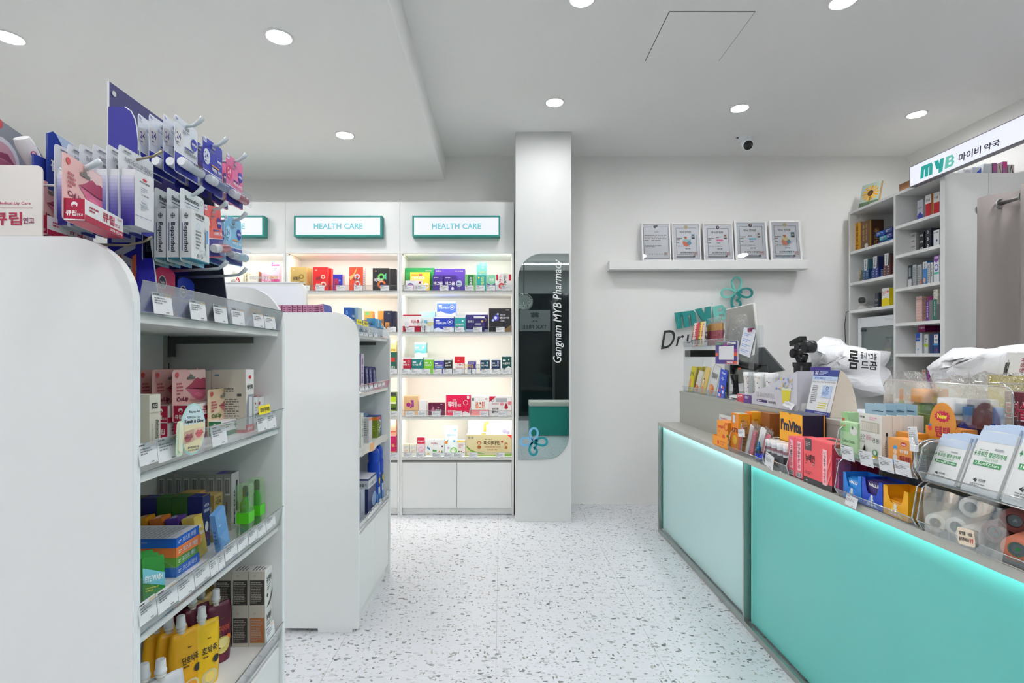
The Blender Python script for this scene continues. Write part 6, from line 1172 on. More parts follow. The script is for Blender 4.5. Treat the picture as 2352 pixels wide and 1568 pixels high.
x_, zt_ = FR.at(2112, 762, .11)
rb(2109, 2125, 742, c5 + .1695, .12, .22, (166, 10, 100), 'magenta box lying on the upright boxes, fifth shelf' + s_, [T_(.1, .3, .9, .6, '코골이', (230, 210, 225), .03)], side=[R_(0, 0, 1, 1, (130, 6, 84)), R_(.5, .2, .9, .4, (40, 90, 90)), R_(.5, .55, .9, .75, (40, 90, 90))], z1=c5 + .235)
rb(2064, 2092, 800, c5, .05, .05, (204, 196, 192), 'long low pale box at the left, fifth shelf' + s_, [L_(.1, .3, .9, .7, 1)], z1=c5 + .035)
stack(2070, 2077, 870, c6, .16, .16, 7, .028, [(214, 210, 204)], 'small white box in the left stack, lowest shelf' + s_, [L_(.15, .3, .85, .6, 1)], [L_(.1, .3, .9, .7, 1)])
stack(2080, 2100, 870, c6, .18, .12, 7, .028, [(184, 180, 176)], 'long grey box in the middle stack, lowest shelf' + s_, [L_(.15, .3, .85, .7, 2, (130, 128, 126))])
stack(2105, 2114, 870, c6, .12, .12, 7, .03, [(206, 202, 196)], 'off-white box in the stack, lowest shelf' + s_, [L_(.15, .3, .6, .6, 1, (110, 110, 110))])
stack(2118, 2125, 870, c6, .09, .12, 8, .0285, [(200, 196, 194)], 'white box with an orange mark, lowest shelf' + s_, [R_(.2, .25, .9, .75, (226, 110, 60))])
stack(2129, 2135, 870, c6, .07, .12, 8, .028, [(150, 60, 150)], 'purple box in the stack, lowest shelf' + s_, [L_(.15, .3, .85, .6, 1, (220, 190, 220))])
stack(2139, 2149, 870, c6, .045, .12, 6, .037, [(190, 20, 96)], 'crimson-pink box in the stack, lowest shelf' + s_, [T_(.25, .35, .85, .6, '노스카', WHc, .03)])
stack(2152, 2157, 870, c6, .03, .12, 6, .037, [(226, 206, 40)], 'yellow box at the end, lowest shelf' + s_)
# on top of the shelves
x, y = FR.atz(2003, 472, RZT + .022)
t = empty('flower_canvas', FR.M @ TR(.085, .03, RZT + .0225, 20, -14), 'small canvas painting of a yellow sunflower on top of the shelves', 'painting')
MB().box(0, .17, 0, .022, 0, .225, M((150, 122, 84), .6)).build('stretcher', t)
q = MB(); els = [R_(0, 0, 1, 1, (176, 196, 186)), R_(0, 0, 1, .25, (96, 116, 90)), ('p', [(.45, 0), (.52, 0), (.56, .5), (.5, .5)], (70, 110, 50))]
for k in range(14):
    a = 2 * PI * k / 14; els.append(('p', [(.52 + .08 * math.cos(a - .25), .58 + .06 * math.sin(a - .25)), (.52 + .44 * math.cos(a - .08), .58 + .33 * math.sin(a - .08)), (.52 + .42 * math.cos(a + .14), .58 + .31 * math.sin(a + .14)), (.52 + .08 * math.cos(a + .3), .58 + .06 * math.sin(a + .3))], (228, 156, 26) if k % 2 else (238, 178, 40)))
els += [('c', .52, .58, .15, (70, 46, 26), .12), ('c', .52, .58, .08, (110, 76, 36), .06)]
printing(q, els, lambda a, b, s: (a, -s, b), .17, .225); q.build('canvas_face', t)
MB().box(0, .16, 0, .1, 0, .06, M((140, 96, 60), .7)).box(-.002, .162, -.002, .102, .06, .065, M((120, 80, 50), .7)).build('wooden_box', None, FR.M @ TR(.57, .03, RZT + .0225), label='low brown wooden box on top of the shelves behind the lit sign', cat='box')
for k, (u0, u1, vt, c, el) in enumerate(((2213, 2232, 389, (190, 194, 200), [('o', .5, .3, .5, .2, (220, 222, 226))]), (2234, 2255, 384, (196, 200, 208), [('p', [(.3, .1), (.95, .1), (.95, .9)], (40, 80, 170))]), (2259, 2279, 376, (190, 196, 200), [L_(.2, .1, .8, .2, 1)]), (2280, 2290, 374, (120, 90, 130), [R_(.1, .3, .9, .9, (170, 60, 130))]), (2291, 2302, 376, (196, 190, 186), [('p', [(.1, 0), (.5, 1), (.9, 0), (.75, 0), (.5, .7), (.25, 0)], (120, 80, 60))]), (2303, 2314, 371, (150, 90, 140), [R_(.1, .5, .9, .95, (190, 50, 120))]), (2316, 2330, 378, (180, 176, 172), [('p', [(.1, 0), (.5, 1), (.9, 0), (.75, 0), (.5, .7), (.25, 0)], (40, 30, 30))]))):
    Fp = Frame(0, 3.80, 0); x0, zt = Fp.at(u0, vt, 0); x1, _ = Fp.at(u1, vt, 0)
    carton(Fp, x0, x1 - .002, RZT + .0225, zt, 0, .05, c, ('pale rounded package', 'white package with a blue triangle', 'pale wide package', 'purple package', 'white pack with a bronze A shape', 'magenta-topped package', 'pale pack with a black A shape')[k] + ' on top of the end cabinet', {'f': el}, cat='package')
# lit pharmacy sign along the shelf tops
ys = -.06; x0, z1 = FR.at(2089, 384, ys); z0 = FR.at(2087.5, 431, ys)[1]; XE = 2.35
t = empty('pharmacy_sign', FR.M @ TR(x0, ys, z0), 'long white lit sign MYB over the shelves at the right', 'sign'); w_, h_ = XE - x0, z1 - z0
gs = M((120, 118, 128), .4)
q = MB(); q.box(0, w_, .006, .05, 0, h_, gs)
for b in ((0, w_, 0, .004), (0, w_, h_ - .004, h_), (0, .005, .004, h_ - .004)): q.box(b[0], b[1], 0, .006, b[2], b[3], gs)
q.build('sign_case', t)
MB().box(.005, w_, .002, .005, .004, h_ - .004, M((236, 239, 253), .5, emis=.84)).build('lit_panel', t)
def sq(pts): return [(lambda p: (p[0] - x0, p[1] - z0))(FR.at(u, v, ys)) for u, v in pts]
for nm, g, qd, c in (('letter_m', 'm', [(2114, 411), (2141, 400), (2142, 372), (2116, 383)], (38, 166, 158)), ('letter_y', 'y', [(2144, 397), (2165, 387), (2168, 362), (2146, 371)], (38, 166, 158)), ('letter_b', 'b', [(2170, 388), (2191, 379), (2193, 352), (2173, 361)], (110, 196, 180))):
    letter(nm, g, sq(qd), M(c, .5, emis=.75), t, -.0015, .0015)
q = MB()
for body, qd in (('마이비', [(2201, 373), (2252, 352), (2253, 334), (2202, 354)]), ('약국', [(2259, 348), (2295, 334), (2296, 318), (2260, 332)])):
    vs, fs, asp = text_mesh(body, .02, 0, 3); f = quadmap(sq(qd)); q.add([(f(a, b)[0], .0014, f(a, b)[1]) for a, b in vs], fs, M((44, 32, 70), .5))
q.build('lettering', t)
for x in (.35, 1.5): MB().box(x, x + .02, .05, .06, .02, h_ - .02, gs).build('bracket', t)
# curtain on a rod
t = empty('curtain', FR.M @ TR(0, 0, 0), 'grey-beige eyelet curtain hanging at the right edge of the picture', 'curtain'); yc = -.16; zt = 2.33
mc = M((150, 142, 140), .95, noise=.06, bscale=500)
def sheet(x0, x1, zt, zb, amp, n, ph, y0, top=None):
    q = MB(); N = n * 10; vs = []; Z = 8
    for j in range(Z + 1):
        f = j / Z; z = zt + (zb - zt) * f
        for i in range(N + 1):
            a = i / N; wv = math.sin(2 * PI * n * a + ph); wv = abs(wv) ** .75 * (1 if wv > 0 else -1)
            vs.append((x0 + (x1 - x0) * a + .01 * math.sin(3 * f + i) * f, y0 + amp * wv * (.85 + .15 * f), z))
    q.add(vs, [(j * (N + 1) + i, j * (N + 1) + i + 1, (j + 1) * (N + 1) + i + 1, (j + 1) * (N + 1) + i) for j in range(Z) for i in range(N)], mc, None, True); return q
x0 = FR.at(2236, 600, yc)[0]
o = sheet(x0, x0 + 1.1, zt, .25, .065, 4, 2.2, yc).build('cloth', t)
md = o.modifiers.new('thickness', 'SOLIDIFY'); md.thickness = .003
q = MB(); q.tube([(x0 + .03, yc, zt - .06), (x0 + 1.2, yc, zt - .06)], .011, m_steel, 12); q.build('rod', t)
for k in range(8):
    x = x0 + .045 + k * .1375; q = MB(); q.tube([(x, yc + .027 * math.cos(a * PI / 8), zt - .06 + .027 * math.sin(a * PI / 8)) for a in range(16)], .005, m_steel, 6, closed=True); q.build('eyelet', t)
# ------------------------------------------------------------------ goods on the second gondola
lip(g2, L2, TOP2[0], .045, m=m_clear); lip(g2, L2, TOP2[1], .045, m=m_clear); lip(g2, L2, TOP2[3], .045, m=m_clearl)
def g2b(u0, u1, vt, z, y, D, col, lab, els=None, side=None, scol=None, z1=None, faces=None, **kw):
    x0, zt = G2.at(u0, vt, y); x1, _ = G2.at(u1, vt, y)
    if z1: zt = z1
    pr = {}
    if els: pr['f'] = els
    if side: pr['l'] = side
    return carton(G2, x0, x1, z + .0005, zt, y, D, col, lab, pr, faces={'l': scol} if scol else faces, **kw)
z = TOP2[0]
rnd = random.Random(3)
for k in range(10):     # row of pink boxes end-on above the near panel
    u = 682 + k * 11.9; x = .0225; y = .41 - k * .0258
    F_ = Frame(*(G2.M @ Vector((x, y, 0))).xy, -1)
    xx = 0; zt = HC - (700 - CY) / FP * 2.62 + (.004 if k > 8 else 0)
    carton(F_, 0, .0215, z + .0005, zt, 0, .12, (190, 130, 160), 'pink box with dark red small print, %s in the row on the second gondola' % ('first', 'second', 'third', 'fourth', 'fifth', 'sixth', 'seventh', 'eighth', 'ninth leaning', 'tenth leaning')[k], {'f': [L_(.15, .05, .85, .95, 12, (110, 50, 84))]}, group='row of pink boxes on the second gondola', roll=(-7 if k == 8 else -10 if k == 9 else 0), faces={'r': (80, 90, 170)} if k > 7 else None)
g2b(806, 820, 706, z, .13, .04, (26, 90, 170), 'blue box standing in the back, top of the second gondola', [L_(.2, .3, .8, .8, 3, WH)], side=[('tv', .3, .2, .6, .9, 'GAUZE', (120, 170, 220), .02)])
g2b(822, 832, 706, z, .11, .05, (196, 214, 206), 'pale green and blue box beside the blue one, top of the second gondola', [R_(0, 0, 1, .6, (60, 150, 200))], scol=(150, 180, 200))
for k in range(5):
    g2b(826 + 11 * k, 835 + 11 * k, 739 + k * 3, z, .02, .03, (170, 190, 206) if k < 3 else (90, 160, 200), '%s small pale carton behind the clear lip, top of the second gondola' % ('first', 'second', 'third', 'fourth', 'fifth')[k], [L_(.1, .1, .9, .7, 5, (120, 130, 140)), R_(0, .8, 1, 1, (60, 130, 180))])
g2b(845, 862, 735, z, .07, .04, (120, 140, 180), 'slate blue box row, top of the second gondola', [L_(.1, .2, .9, .9, 4, (50, 60, 90))])
g2b(866, 880, 732, z, .05, .05, (70, 150, 190), 'teal-blue box near the far end, top of the second gondola', [L_(.2, .2, .8, .4, 2, WH), ('tv', .4, .5, .6, .95, 'MEDI', WH, .02)])
yellow_tag(G2, g2, 820, 832, 732, 744, '소화', -.012); yellow_tag(G2, g2, 835, 846, 736, 748, '연고', -.012)
shelf_cards(g2, G2, 0, [(828, 836, 762, 770), (838, 846, 763, 771), (849, 857, 764, 772), (860, 868, 765, 773)])
shelf_cards(g2, G2, 0, [(829, 838, 886, 898), (840, 848, 884, 896), (850, 858, 882, 893), (861, 868, 880, 891), (870, 877, 878, 888), (879, 885, 876, 885)])
shelf_cards(g2, G2, 0, [(846, 853, 1180, 1192), (856, 862, 1168, 1179), (863, 869, 1160, 1171), (873, 878, 1148, 1158), (889, 893, 1130, 1138)])
z = TOP2[1]
g2b(829, 836, 812, z, .06, .03, (196, 186, 206), 'tall lilac-white tube box, second shelf of the second gondola', [('tv', .25, .2, .7, .9, '흉터겔', (90, 60, 120), .03)], scol=(90, 70, 120))
for k in range(4): g2b(842 + 8 * k, 848 + 8 * k, 845 + k, z, .08, .06, (44, 44, 100), '%s dark navy box leaning back, second shelf of the second gondola' % ('first', 'second', 'third', 'fourth')[k], [('tv', .3, .2, .7, .9, '벤트락', (190, 196, 230), .02)], roll=-14)
q = MB(); x0 = G2.at(830, 880, 0)[0]; z = TOP2[2]
g2b(829, 835, 950, z, .05, .04, (216, 220, 214), 'white box with green print, third shelf of the second gondola', [('tv', .3, .3, .7, .9, '속편', (60, 120, 60), .04)], scol=(200, 206, 200))
g2b(838, 845, 949, z, .12, .04, (130, 170, 200), 'pale blue box at the back, third shelf of the second gondola')
g2b(847, 855, 961, z, .05, .06, (200, 200, 202), 'grey-white printed box, third shelf of the second gondola', [R_(0, .9, 1, 1, (220, 120, 60))], side=[L_(.1, .2, .9, .9, 8, (120, 122, 124))])
g2b(866, 874, 958, z, .05, .06, (120, 140, 30), 'lime and yellow box, third shelf of the second gondola', [R_(0, .85, 1, 1, (220, 60, 40)), L_(.2, .3, .8, .7, 3, (190, 210, 60))], side=[R_(0, .85, 1, 1, (220, 120, 40)), L_(.1, .2, .9, .6, 4, (170, 190, 60))])
g2b(875, 883, 953, z, .05, .1, (30, 66, 150), 'blue box with a round white logo, third shelf of the second gondola', [('o', .5, .6, .3, .3, WH), L_(.2, .2, .8, .35, 2, WH)], scol=(26, 56, 130))
x0, zt = G2.at(828, 1030, -.004); x1, z0 = G2.at(886, 998, -.004)
t = empty('paper_strip', G2.M @ TR(0, -.006, 0), 'curled white paper strip with an orange mark along the third shelf of the second gondola', 'paper'); q = MB()
pts = [(x0 + (x1 - x0) * i / 12, TOP2[2] - .012 + .006 * math.sin(i * .9)) for i in range(13)]
for i in range(12): q.add([(pts[i][0], -.002 - .006 * math.sin(i * .5), pts[i][1]), (pts[i + 1][0], -.002 - .006 * math.sin((i + 1) * .5), pts[i + 1][1]), (pts[i + 1][0], -.01, pts[i + 1][1] + .045), (pts[i][0], -.01, pts[i][1] + .045)], [(0, 1, 2, 3)], M((222, 216, 206), .6) if i not in (3, 4) else M((236, 180, 120), .6))
q.build('strip', t)
z = TOP2[3]
def spray(u, vt, y, lab, h_=.33, r=.036):
    x = u; t = empty('spray_can', G2.M @ TR(x, y, z + .001, 30), lab, 'spray can', 'blue insect spray cans')
    MB().lathe([(r, 0), (r, h_ * .72), (r * .9, h_ * .76)], M((14, 60, 170), .25), 24).build('can', t)
    MB().lathe([(r * .86, h_ * .76), (r * .9, h_ * .9), (r * .75, h_ * .97), (r * .4, h_)], M((16, 66, 180), .3), 24).build('cap', t)
    q = MB(); cyl = lambda a, b, s: ((r + s) * math.sin((a - .5) * 2.6), -(r + s) * math.cos((a - .5) * 2.6), b * h_)
    for e in ((.1, .34, .9, .5, (16, 18, 20)), (.0, .0, 1, .2, (120, 180, 200)), (.1, .2, .9, .32, (200, 206, 206))):
        n = 6; q.add([cyl(e[0] + (e[2] - e[0]) * i / n, zz_, .0004) for zz_ in (e[1], e[3]) for i in range(n + 1)], [(i, i + 1, i + n + 2, i + n + 1) for i in range(n)], M(e[4], .35))
    for body, a0, b0, a1, b1, c in (('에프킬라', .12, .36, .88, .49, (236, 226, 40)), ('SC Johnson', .25, .54, .75, .57, WH), ('파워', .3, .22, .7, .3, (30, 110, 70))):
        vs, fs, asp = text_mesh(body, .04); q.add([cyl(a0 + (a1 - a0) * a, b0 + (b1 - b0) * b, .001) for a, b in vs], fs, M(c, .35))
    q.build('label_print', t)
spray(.5, 0, .052, 'front blue insect spray can with yellow lettering'); spray(.6, 0, .056, 'blue insect spray can behind the front one'); spray(.42, 0, .16, 'blue spray can in the dark corner, lowest shelf')
g2b(846, 868, 1100, z, .03, .1, (34, 48, 100), 'navy and white steam pad box, lowest shelf of the second gondola', [R_(0, .72, 1, .95, (200, 204, 210)), T_(.1, .76, .7, .86, '안열기', INK, .03), ('c', .6, .3, .25, (140, 170, 210), .2)], side=[R_(0, .72, 1, .95, (200, 204, 210)), T_(.2, .78, .9, .88, '바른 온열기', INK, .03), ('c', .5, .48, .3, (190, 200, 210), .05), ('c', .5, .25, .3, (110, 140, 180), .15)], faces={'t': (214, 216, 220)})
g2b(829, 838, 1130, z, .04, .08, (170, 176, 190), 'pale box at the near end, lowest shelf of the second gondola')
for x in (.2, .3, .42): MB().prism([(.0, z), (.13, z), (.13, z + .05), (.1, z + .07), (.0, z + .03)], x, x + .0015, m_clear, 'x').build('shelf_divider', g2)
g2b(829, 833, 1078, TOP2[3], .24, .04, (200, 205, 210), 'pale box in the back corner, lowest shelf of the second gondola')
carton(Frame(*(G2.M @ Vector((.03, .45, 0))).xy, 0), 0, .09, TOP2[0], TOP2[0] + .125, 0, .05, (176, 20, 90), 'crimson box at the left end of the pink row, second gondola', {'f': [L_(.2, .6, .8, .9, 2, WH), R_(.3, 0, 1, .3, (70, 120, 190))]})
# ------------------------------------------------------------------ goods on the counter
LZ = CTZ + .0008; UZ = CUZ + .0008; TZ = .993
def kb(u0, u1, vt, z, y, D, col, lab, els=None, side=None, top=None, scol=None, tcol=None, z1=None, cat='box', name='carton', group=None, **kw):
    """front faces the aisle between columns u0..u1, the right side faces the viewer"""
    x0, zt = FK.at(u0, vt, y); x1, _ = FK.at(u1, vt, y)
    if z1: zt = z1
    fc = {}
    if scol: fc['r'] = scol
    if tcol: fc['t'] = tcol
    pr = {k: v for k, v in (('f', els), ('r', side), ('t', top)) if v}
    return carton(FK, x0, x1, z, zt, y, D, col, lab, pr, cat=cat, name=name, group=group, faces=fc or None, **kw)
OR, YW, PK, CO = (246, 160, 44), (250, 176, 30), (232, 96, 120), (236, 96, 104)
# orange drink box and its tray
o = kb(1647, 1672, 964, LZ, .012, .07, OR, 'orange box with a red smile and round logo at the far end of the ledge', [('tu', .08, .62, .4, .9, 'yyap', (226, 50, 50), .04) if 0 else T_(.08, .7, .6, .86, 'yyap!', (226, 50, 50), .04), ('c', .62, .4, .12, (226, 70, 50)), L_(.1, .55, .35, .65, 2, (230, 90, 50)), L_(.15, .1, .8, .3, 2, (226, 120, 40)), ('o', .85, .83, .16, .25, (226, 50, 50)), ('c', .95, .5, .06, (60, 130, 60))], scol=(190, 120, 30), tcol=(240, 150, 50))
x0 = FK.at(1637, 1000, .01)[0]; x1 = FK.at(1671, 1000, .01)[0]
q = MB(); oc = M(OR, .45); q.box(0, x1 - x0, 0, .0015, 0, .055, oc).box(0, .0015, .0015, .09, 0, .055, oc).box(0, x1 - x0, .0885, .09, 0, .055, oc).box(0, x1 - x0, 0, .09, 0, .001, oc)
o = q.build('open_tray', None, FK.M @ TR(x0, .009, LZ - .0004), label='low orange open tray around the foot of the far orange box', cat='tray')
q = MB(); printing(q, [('c', .4, .4, .06, (226, 60, 50)), L_(.55, .2, .95, .7, 2, (226, 110, 40))], lambda a, b, s: (a, -s, b), x1 - x0, .055); q.build('front_print', o)
kb(1652, 1684, 950, LZ, .14, .005, (222, 222, 220), 'white card sign behind the far orange boxes', [L_(.1, .8, .9, .9, 1, (200, 120, 110)), R_(.4, .55, 1, .8, (190, 184, 176))], cat='sign', name='card_sign')
kb(1680, 1696, 947, LZ, .03, .062, (240, 140, 40), 'orange sachet box facing the viewer, first of two', [R_(.2, .75, .6, .95, (226, 224, 220)), T_(.05, .5, .95, .62, 'ATTI', (120, 30, 30), .04), ('c', .5, .3, .3, (250, 200, 60))], side=[L_(.2, .8, .8, .84, 1, (110, 60, 20)), R_(.08, .7, .92, .705, (150, 90, 20)), T_(.25, .58, .75, .66, '비타민', (90, 50, 20), .02), L_(.15, .15, .85, .5, 4, (170, 100, 30))], top=[R_(.1, .1, .9, .9, (200, 200, 190)), ('c', .5, .5, .2, (140, 180, 60), .2)], scol=(236, 156, 26))
kb(1713, 1727, 944, LZ, .097, .062, (240, 140, 40), 'orange sachet box facing the viewer, second of two', [L_(.1, .3, .9, .7, 3, (250, 210, 90))], side=[L_(.2, .8, .8, .84, 1, (110, 60, 20)), R_(.08, .7, .92, .705, (150, 90, 20)), T_(.25, .58, .75, .66, '비타민', (90, 50, 20), .02), L_(.15, .15, .85, .5, 4, (170, 100, 30))], top=[('c', .5, .5, .35, (250, 210, 70), .3)], scol=(236, 160, 30))
kb(1748, 1768, 946, LZ, .11, .05, (150, 86, 30), 'amber-brown translucent box near the riser', scol=(140, 76, 26))
# clear organiser trays along the ledge
def tray(x0, x1, y0, y1, z, h, hb, lab, lipn=.028, ends=True, top=None):
    """one-tier clear tray with rounded end panels"""
    t = empty('clear_organizer', FK.M @ TR(x0, y0, z), lab, 'organizer', 'clear acrylic organizers on the counter'); L = x1 - x0; D = y1 - y0
    MB().box(0, L, 0, D, 0, .003, m_clear).build('floor_plate', t)
    q = MB(); q.add([(0, 0, 0), (L, 0, 0), (L, -.012, lipn), (0, -.012, lipn)], [(0, 1, 2, 3)], m_clearg); q.tube([(0, -.012, lipn), (L, -.012, lipn)], .0016, m_edgec, 5); q.tube([(0, 0, .001), (L, 0, .001)], .0016, m_edgec, 5); q.build('front_lip', t)
    MB().box(0, L, D - .003, D, 0, hb, m_clear).build('back_plate', t)
    for x in (0, L - .003):
        pl = [(0, 0), (D, 0), (D, h), (.045, h), (.02, h - .006), (.004, h - .022), (-.002, h - .05), (-.012, lipn)]
        o = MB().prism(pl, x, x + .003, m_clear, 'x').build('end_panel', t)
        MB().tube([(x + .0015, a, b) for a, b in pl[2:]] + [(x + .0015, 0, 0)], .0022, m_edgec, 6).build('panel_rim', o)
    return t
xa = FK.at(1674, 1020, .0)[0]; xb = FK.at(1756, 1070, .0)[0]; xc = FK.at(1812, 1100, .0)[0]
tray(xa, xb - .004, .006, .12, LZ, .12, .12, 'clear organizer tray holding bagged dental tools and a blue bottle')
tray(xb, xc, .003, .1, LZ, .13, .1, 'clear organizer tray with white jars and a dark vitamin box', .04)
# bagged white tools
def bag(T, w_, d_, h_, lab, cat='bag', group=None, m=m_film, seed=1, top=.55):
    rnd = random.Random(seed); b = bmesh.new(); n, mz = 14, 9; rings = []
    for j in range(mz + 1):
        f = j / mz; s1 = 1 - .25 * f if f < .7 else .825 - (f - .7) * .4; s2 = (1 - f ** 2 * top)
        rings.append([b.verts.new((w_ / 2 * s1 * math.copysign(abs(math.cos(2 * PI * i / n)) ** .7, math.cos(2 * PI * i / n)) + rnd.uniform(-.03, .03) * w_, d_ / 2 * s2 * math.copysign(abs(math.sin(2 * PI * i / n)) ** .8, math.sin(2 * PI * i / n)) + rnd.uniform(-.04, .04) * d_, f * h_ + (rnd.uniform(-.03, .05) * h_ if j else 0))) for i in range(n)])
    for j in range(mz):
        for i in range(n): b.faces.new((rings[j][i], rings[j][(i + 1) % n], rings[j + 1][(i + 1) % n], rings[j + 1][i]))
    b.faces.new(rings[0][::-1])
    q = MB(); q.bm(b, m, None, False); o = q.build('clear_bag', None, T, label=lab, cat=cat, group=group); return o
for k in range(5):
    x = xa + .035 + k * .058; y = .05 + (k % 2) * .025; Tb = FK.M @ TR(x, y, LZ + .004, 10 * (k - 2), -6, 6)
    o = bag(Tb, .08, .06, .175 - .008 * k, '%s clear film bag of white dental tools in the organizer' % ('farthest', 'second', 'third', 'fourth', 'nearest')[k], group='clear bags of dental tools', seed=k)
    for m_, (dx, c, h_) in enumerate(((-.02, (232, 232, 230), .15), (.016, (226, 214, 140) if k % 2 else (230, 120, 140), .13), (.0, (238, 238, 238), .115))):
        q = MB(); q.prism(rrect(-.015, .015, .004, h_, .004, 2), -.006 + .006 * m_, -.001 + .006 * m_, M(c, .4), 'y'); q.build('tool', o, TR(dx, -.012, 0, 4 * m_, 0, 5 - 5 * m_))
x = FK.at(1742, 1030, .03)[0]; t = empty('dropper_bottle', FK.M @ TR(x, .032, LZ + .004), 'small dark bottle with metallic blue cap in the organizer', 'bottle')
bot = MB(); bot.lathe([(.014, 0), (.016, .003), (.016, .038), (.009, .048)], M((24, 30, 66), .2), 18); bot.build('bottle', t)
MB().lathe([(.0162, .006), (.0162, .034)], M((40, 60, 190), .3), 18, cap=False).build('label_band', t)
MB().lathe([(.012, .046), (.0125, .05), (.0125, .062), (.006, .065), (.005, .085), (.003, .088)], M((40, 110, 160), .2, metal=.7), 16).build('cap', t)
x = FK.at(1752, 1052, .02)[0]; t = empty('blue_tube', FK.M @ TR(x - .03, .022, LZ + .014, 0, 0, -28), 'blue tube lying tilted beside the dropper bottle', 'tube')
MB().lathe([(.011, 0), (.012, .004), (.012, .05), (.009, .054)], M((50, 70, 210), .25), 16, Matrix.Rotation(PI / 2, 4, 'Y')).build('body', t); MB().lathe([(.0085, -.016), (.009, 0)], m_black, 14, Matrix.Rotation(PI / 2, 4, 'Y')).build('cap', t)
# white jars
xj0 = FK.at(1766, 1020, .02)[0]; xj1 = FK.at(1806, 1020, .02)[0]; j0 = None
for r in range(2):
    for k in range(4):
        x = xj0 + (xj1 - xj0) * k / 3; lab = '%s white lidded jar, %s row on the dark vitamin box' % (('farthest', 'second', 'third', 'nearest')[k], ('front', 'rear')[r]); T = FK.M @ TR(x, .027 + .04 * r, LZ + .0655) @ Matrix.Scale(1.15, 4)
        if j0 is None:
            j0 = empty('white_jar', T, lab, 'jar', 'white lidded jars')
            MB().lathe([(.0155, 0), (.0165, .003), (.0165, .034)], M((214, 216, 220), .3), 18).build('jar_body', j0)
            MB().lathe([(.018, .034), (.018, .046), (.0165, .048)], M((234, 234, 234), .3), 18).build('lid', j0)
            q = MB(); q.lathe([(.0168, .01), (.0168, .022)], M((150, 110, 120), .4), 18, cap=False); q.build('label_band', j0)
        else: copy_tree(j0, T, lab)
GY = (84, 86, 90)
kb(1758, 1799, 1045, LZ + .0035, .008, .085, GY, 'dark grey vitamin box with golden letters under the white jars', [T_(.2, .3, .8, .62, 'imVita', (214, 160, 50), .03)], side=[T_(.2, .3, .8, .6, 'imVita', (190, 150, 50), .02)], z1=LZ + .064)
# yellow and navy vitamin boxes stacked behind
NY = (28, 22, 52)
kb(1791, 1843, 944, LZ + .1265, .062, .1, YW, 'large yellow vitamin box with navy side on top of the organizer', [T_(.05, .36, .97, .76, "I'mVita", (24, 26, 60), .055), ('c', .16, .62, .02, (226, 60, 40)), ('p', [(.4, 1), (.54, 1), (.5, .95), (.44, .95)], (160, 110, 20))], side=[R_(0, 0, 1, 1, NY), R_(.9, 0, .95, 1, OR)], scol=NY, tcol=(70, 72, 92))
kb(1791, 1843, 1000, LZ, .062, .1, NY, 'navy vitamin box carrying the large yellow one', [R_(0, 0, 1, 1, (190, 130, 24)), T_(.05, .3, .95, .6, "I'mVita", NY, .04)], z1=LZ + .125)
# coral boxes
cor = [R_(0, .0, 1, .13, (52, 50, 54)), R_(.06, .74, .3, 1, (78, 72, 76)), L_(.09, .82, .26, .93, 3, (206, 180, 184)), T_(.07, .48, .42, .66, '뉴베인', (50, 30, 36), .03), L_(.07, .42, .2, .46, 1, (150, 60, 66)), ('c', .36, .44, .025, (50, 30, 36)), ('o', .36, .44, .03, .3, (240, 200, 200)), L_(.07, .2, .4, .28, 2, (160, 60, 66)), L_(.1, .05, .3, .08, 1, WH),
       R_(.7, .1, .84, .86, (248, 190, 196)), ('tu', .73, .5, .81, .82, '여왕님똑', (50, 30, 36), .03), ('tu', .73, .14, .81, .46, '정맥순환', (206, 40, 70), .02), ('p', [(.86, .2), (1, .5), (1, .4), (.86, .1)], (248, 130, 136)), ('p', [(.86, .5), (1, .8), (1, .7), (.86, .4)], (248, 130, 136))]
kb(1846, 1911, 1004, LZ, .006, .11, (240, 92, 98), 'large coral red box with black base standing on the ledge', cor, side=[R_(0, 0, 1, .13, (40, 38, 42)), ('tu', .3, .2, .5, .9, '여왕', WH, .02)], scol=(190, 60, 80), top=[R_(.3, .5, .8, .8, (40, 36, 40)), L_(.1, .1, .9, .3, 2, (250, 160, 160))])
for k, (u0, u1) in enumerate(((1811, 1825), (1827, 1844))):
    kb(u0, u1, 1000 + 4 * k, LZ, .012, .09, (238, 100, 116), '%s narrow pink box left of the large coral one' % ('farther', 'nearer')[k], [R_(.25, .2, .75, .92, (248, 190, 198)), ('tu', .32, .5, .68, .88, '여왕님똑', (60, 30, 40), .03), ('tu', .32, .24, .68, .48, '정맥', (206, 40, 70), .02), ('b', .15, .03, .85, .15), R_(0, 0, 1, .02, (52, 50, 54))], group='narrow pink boxes')
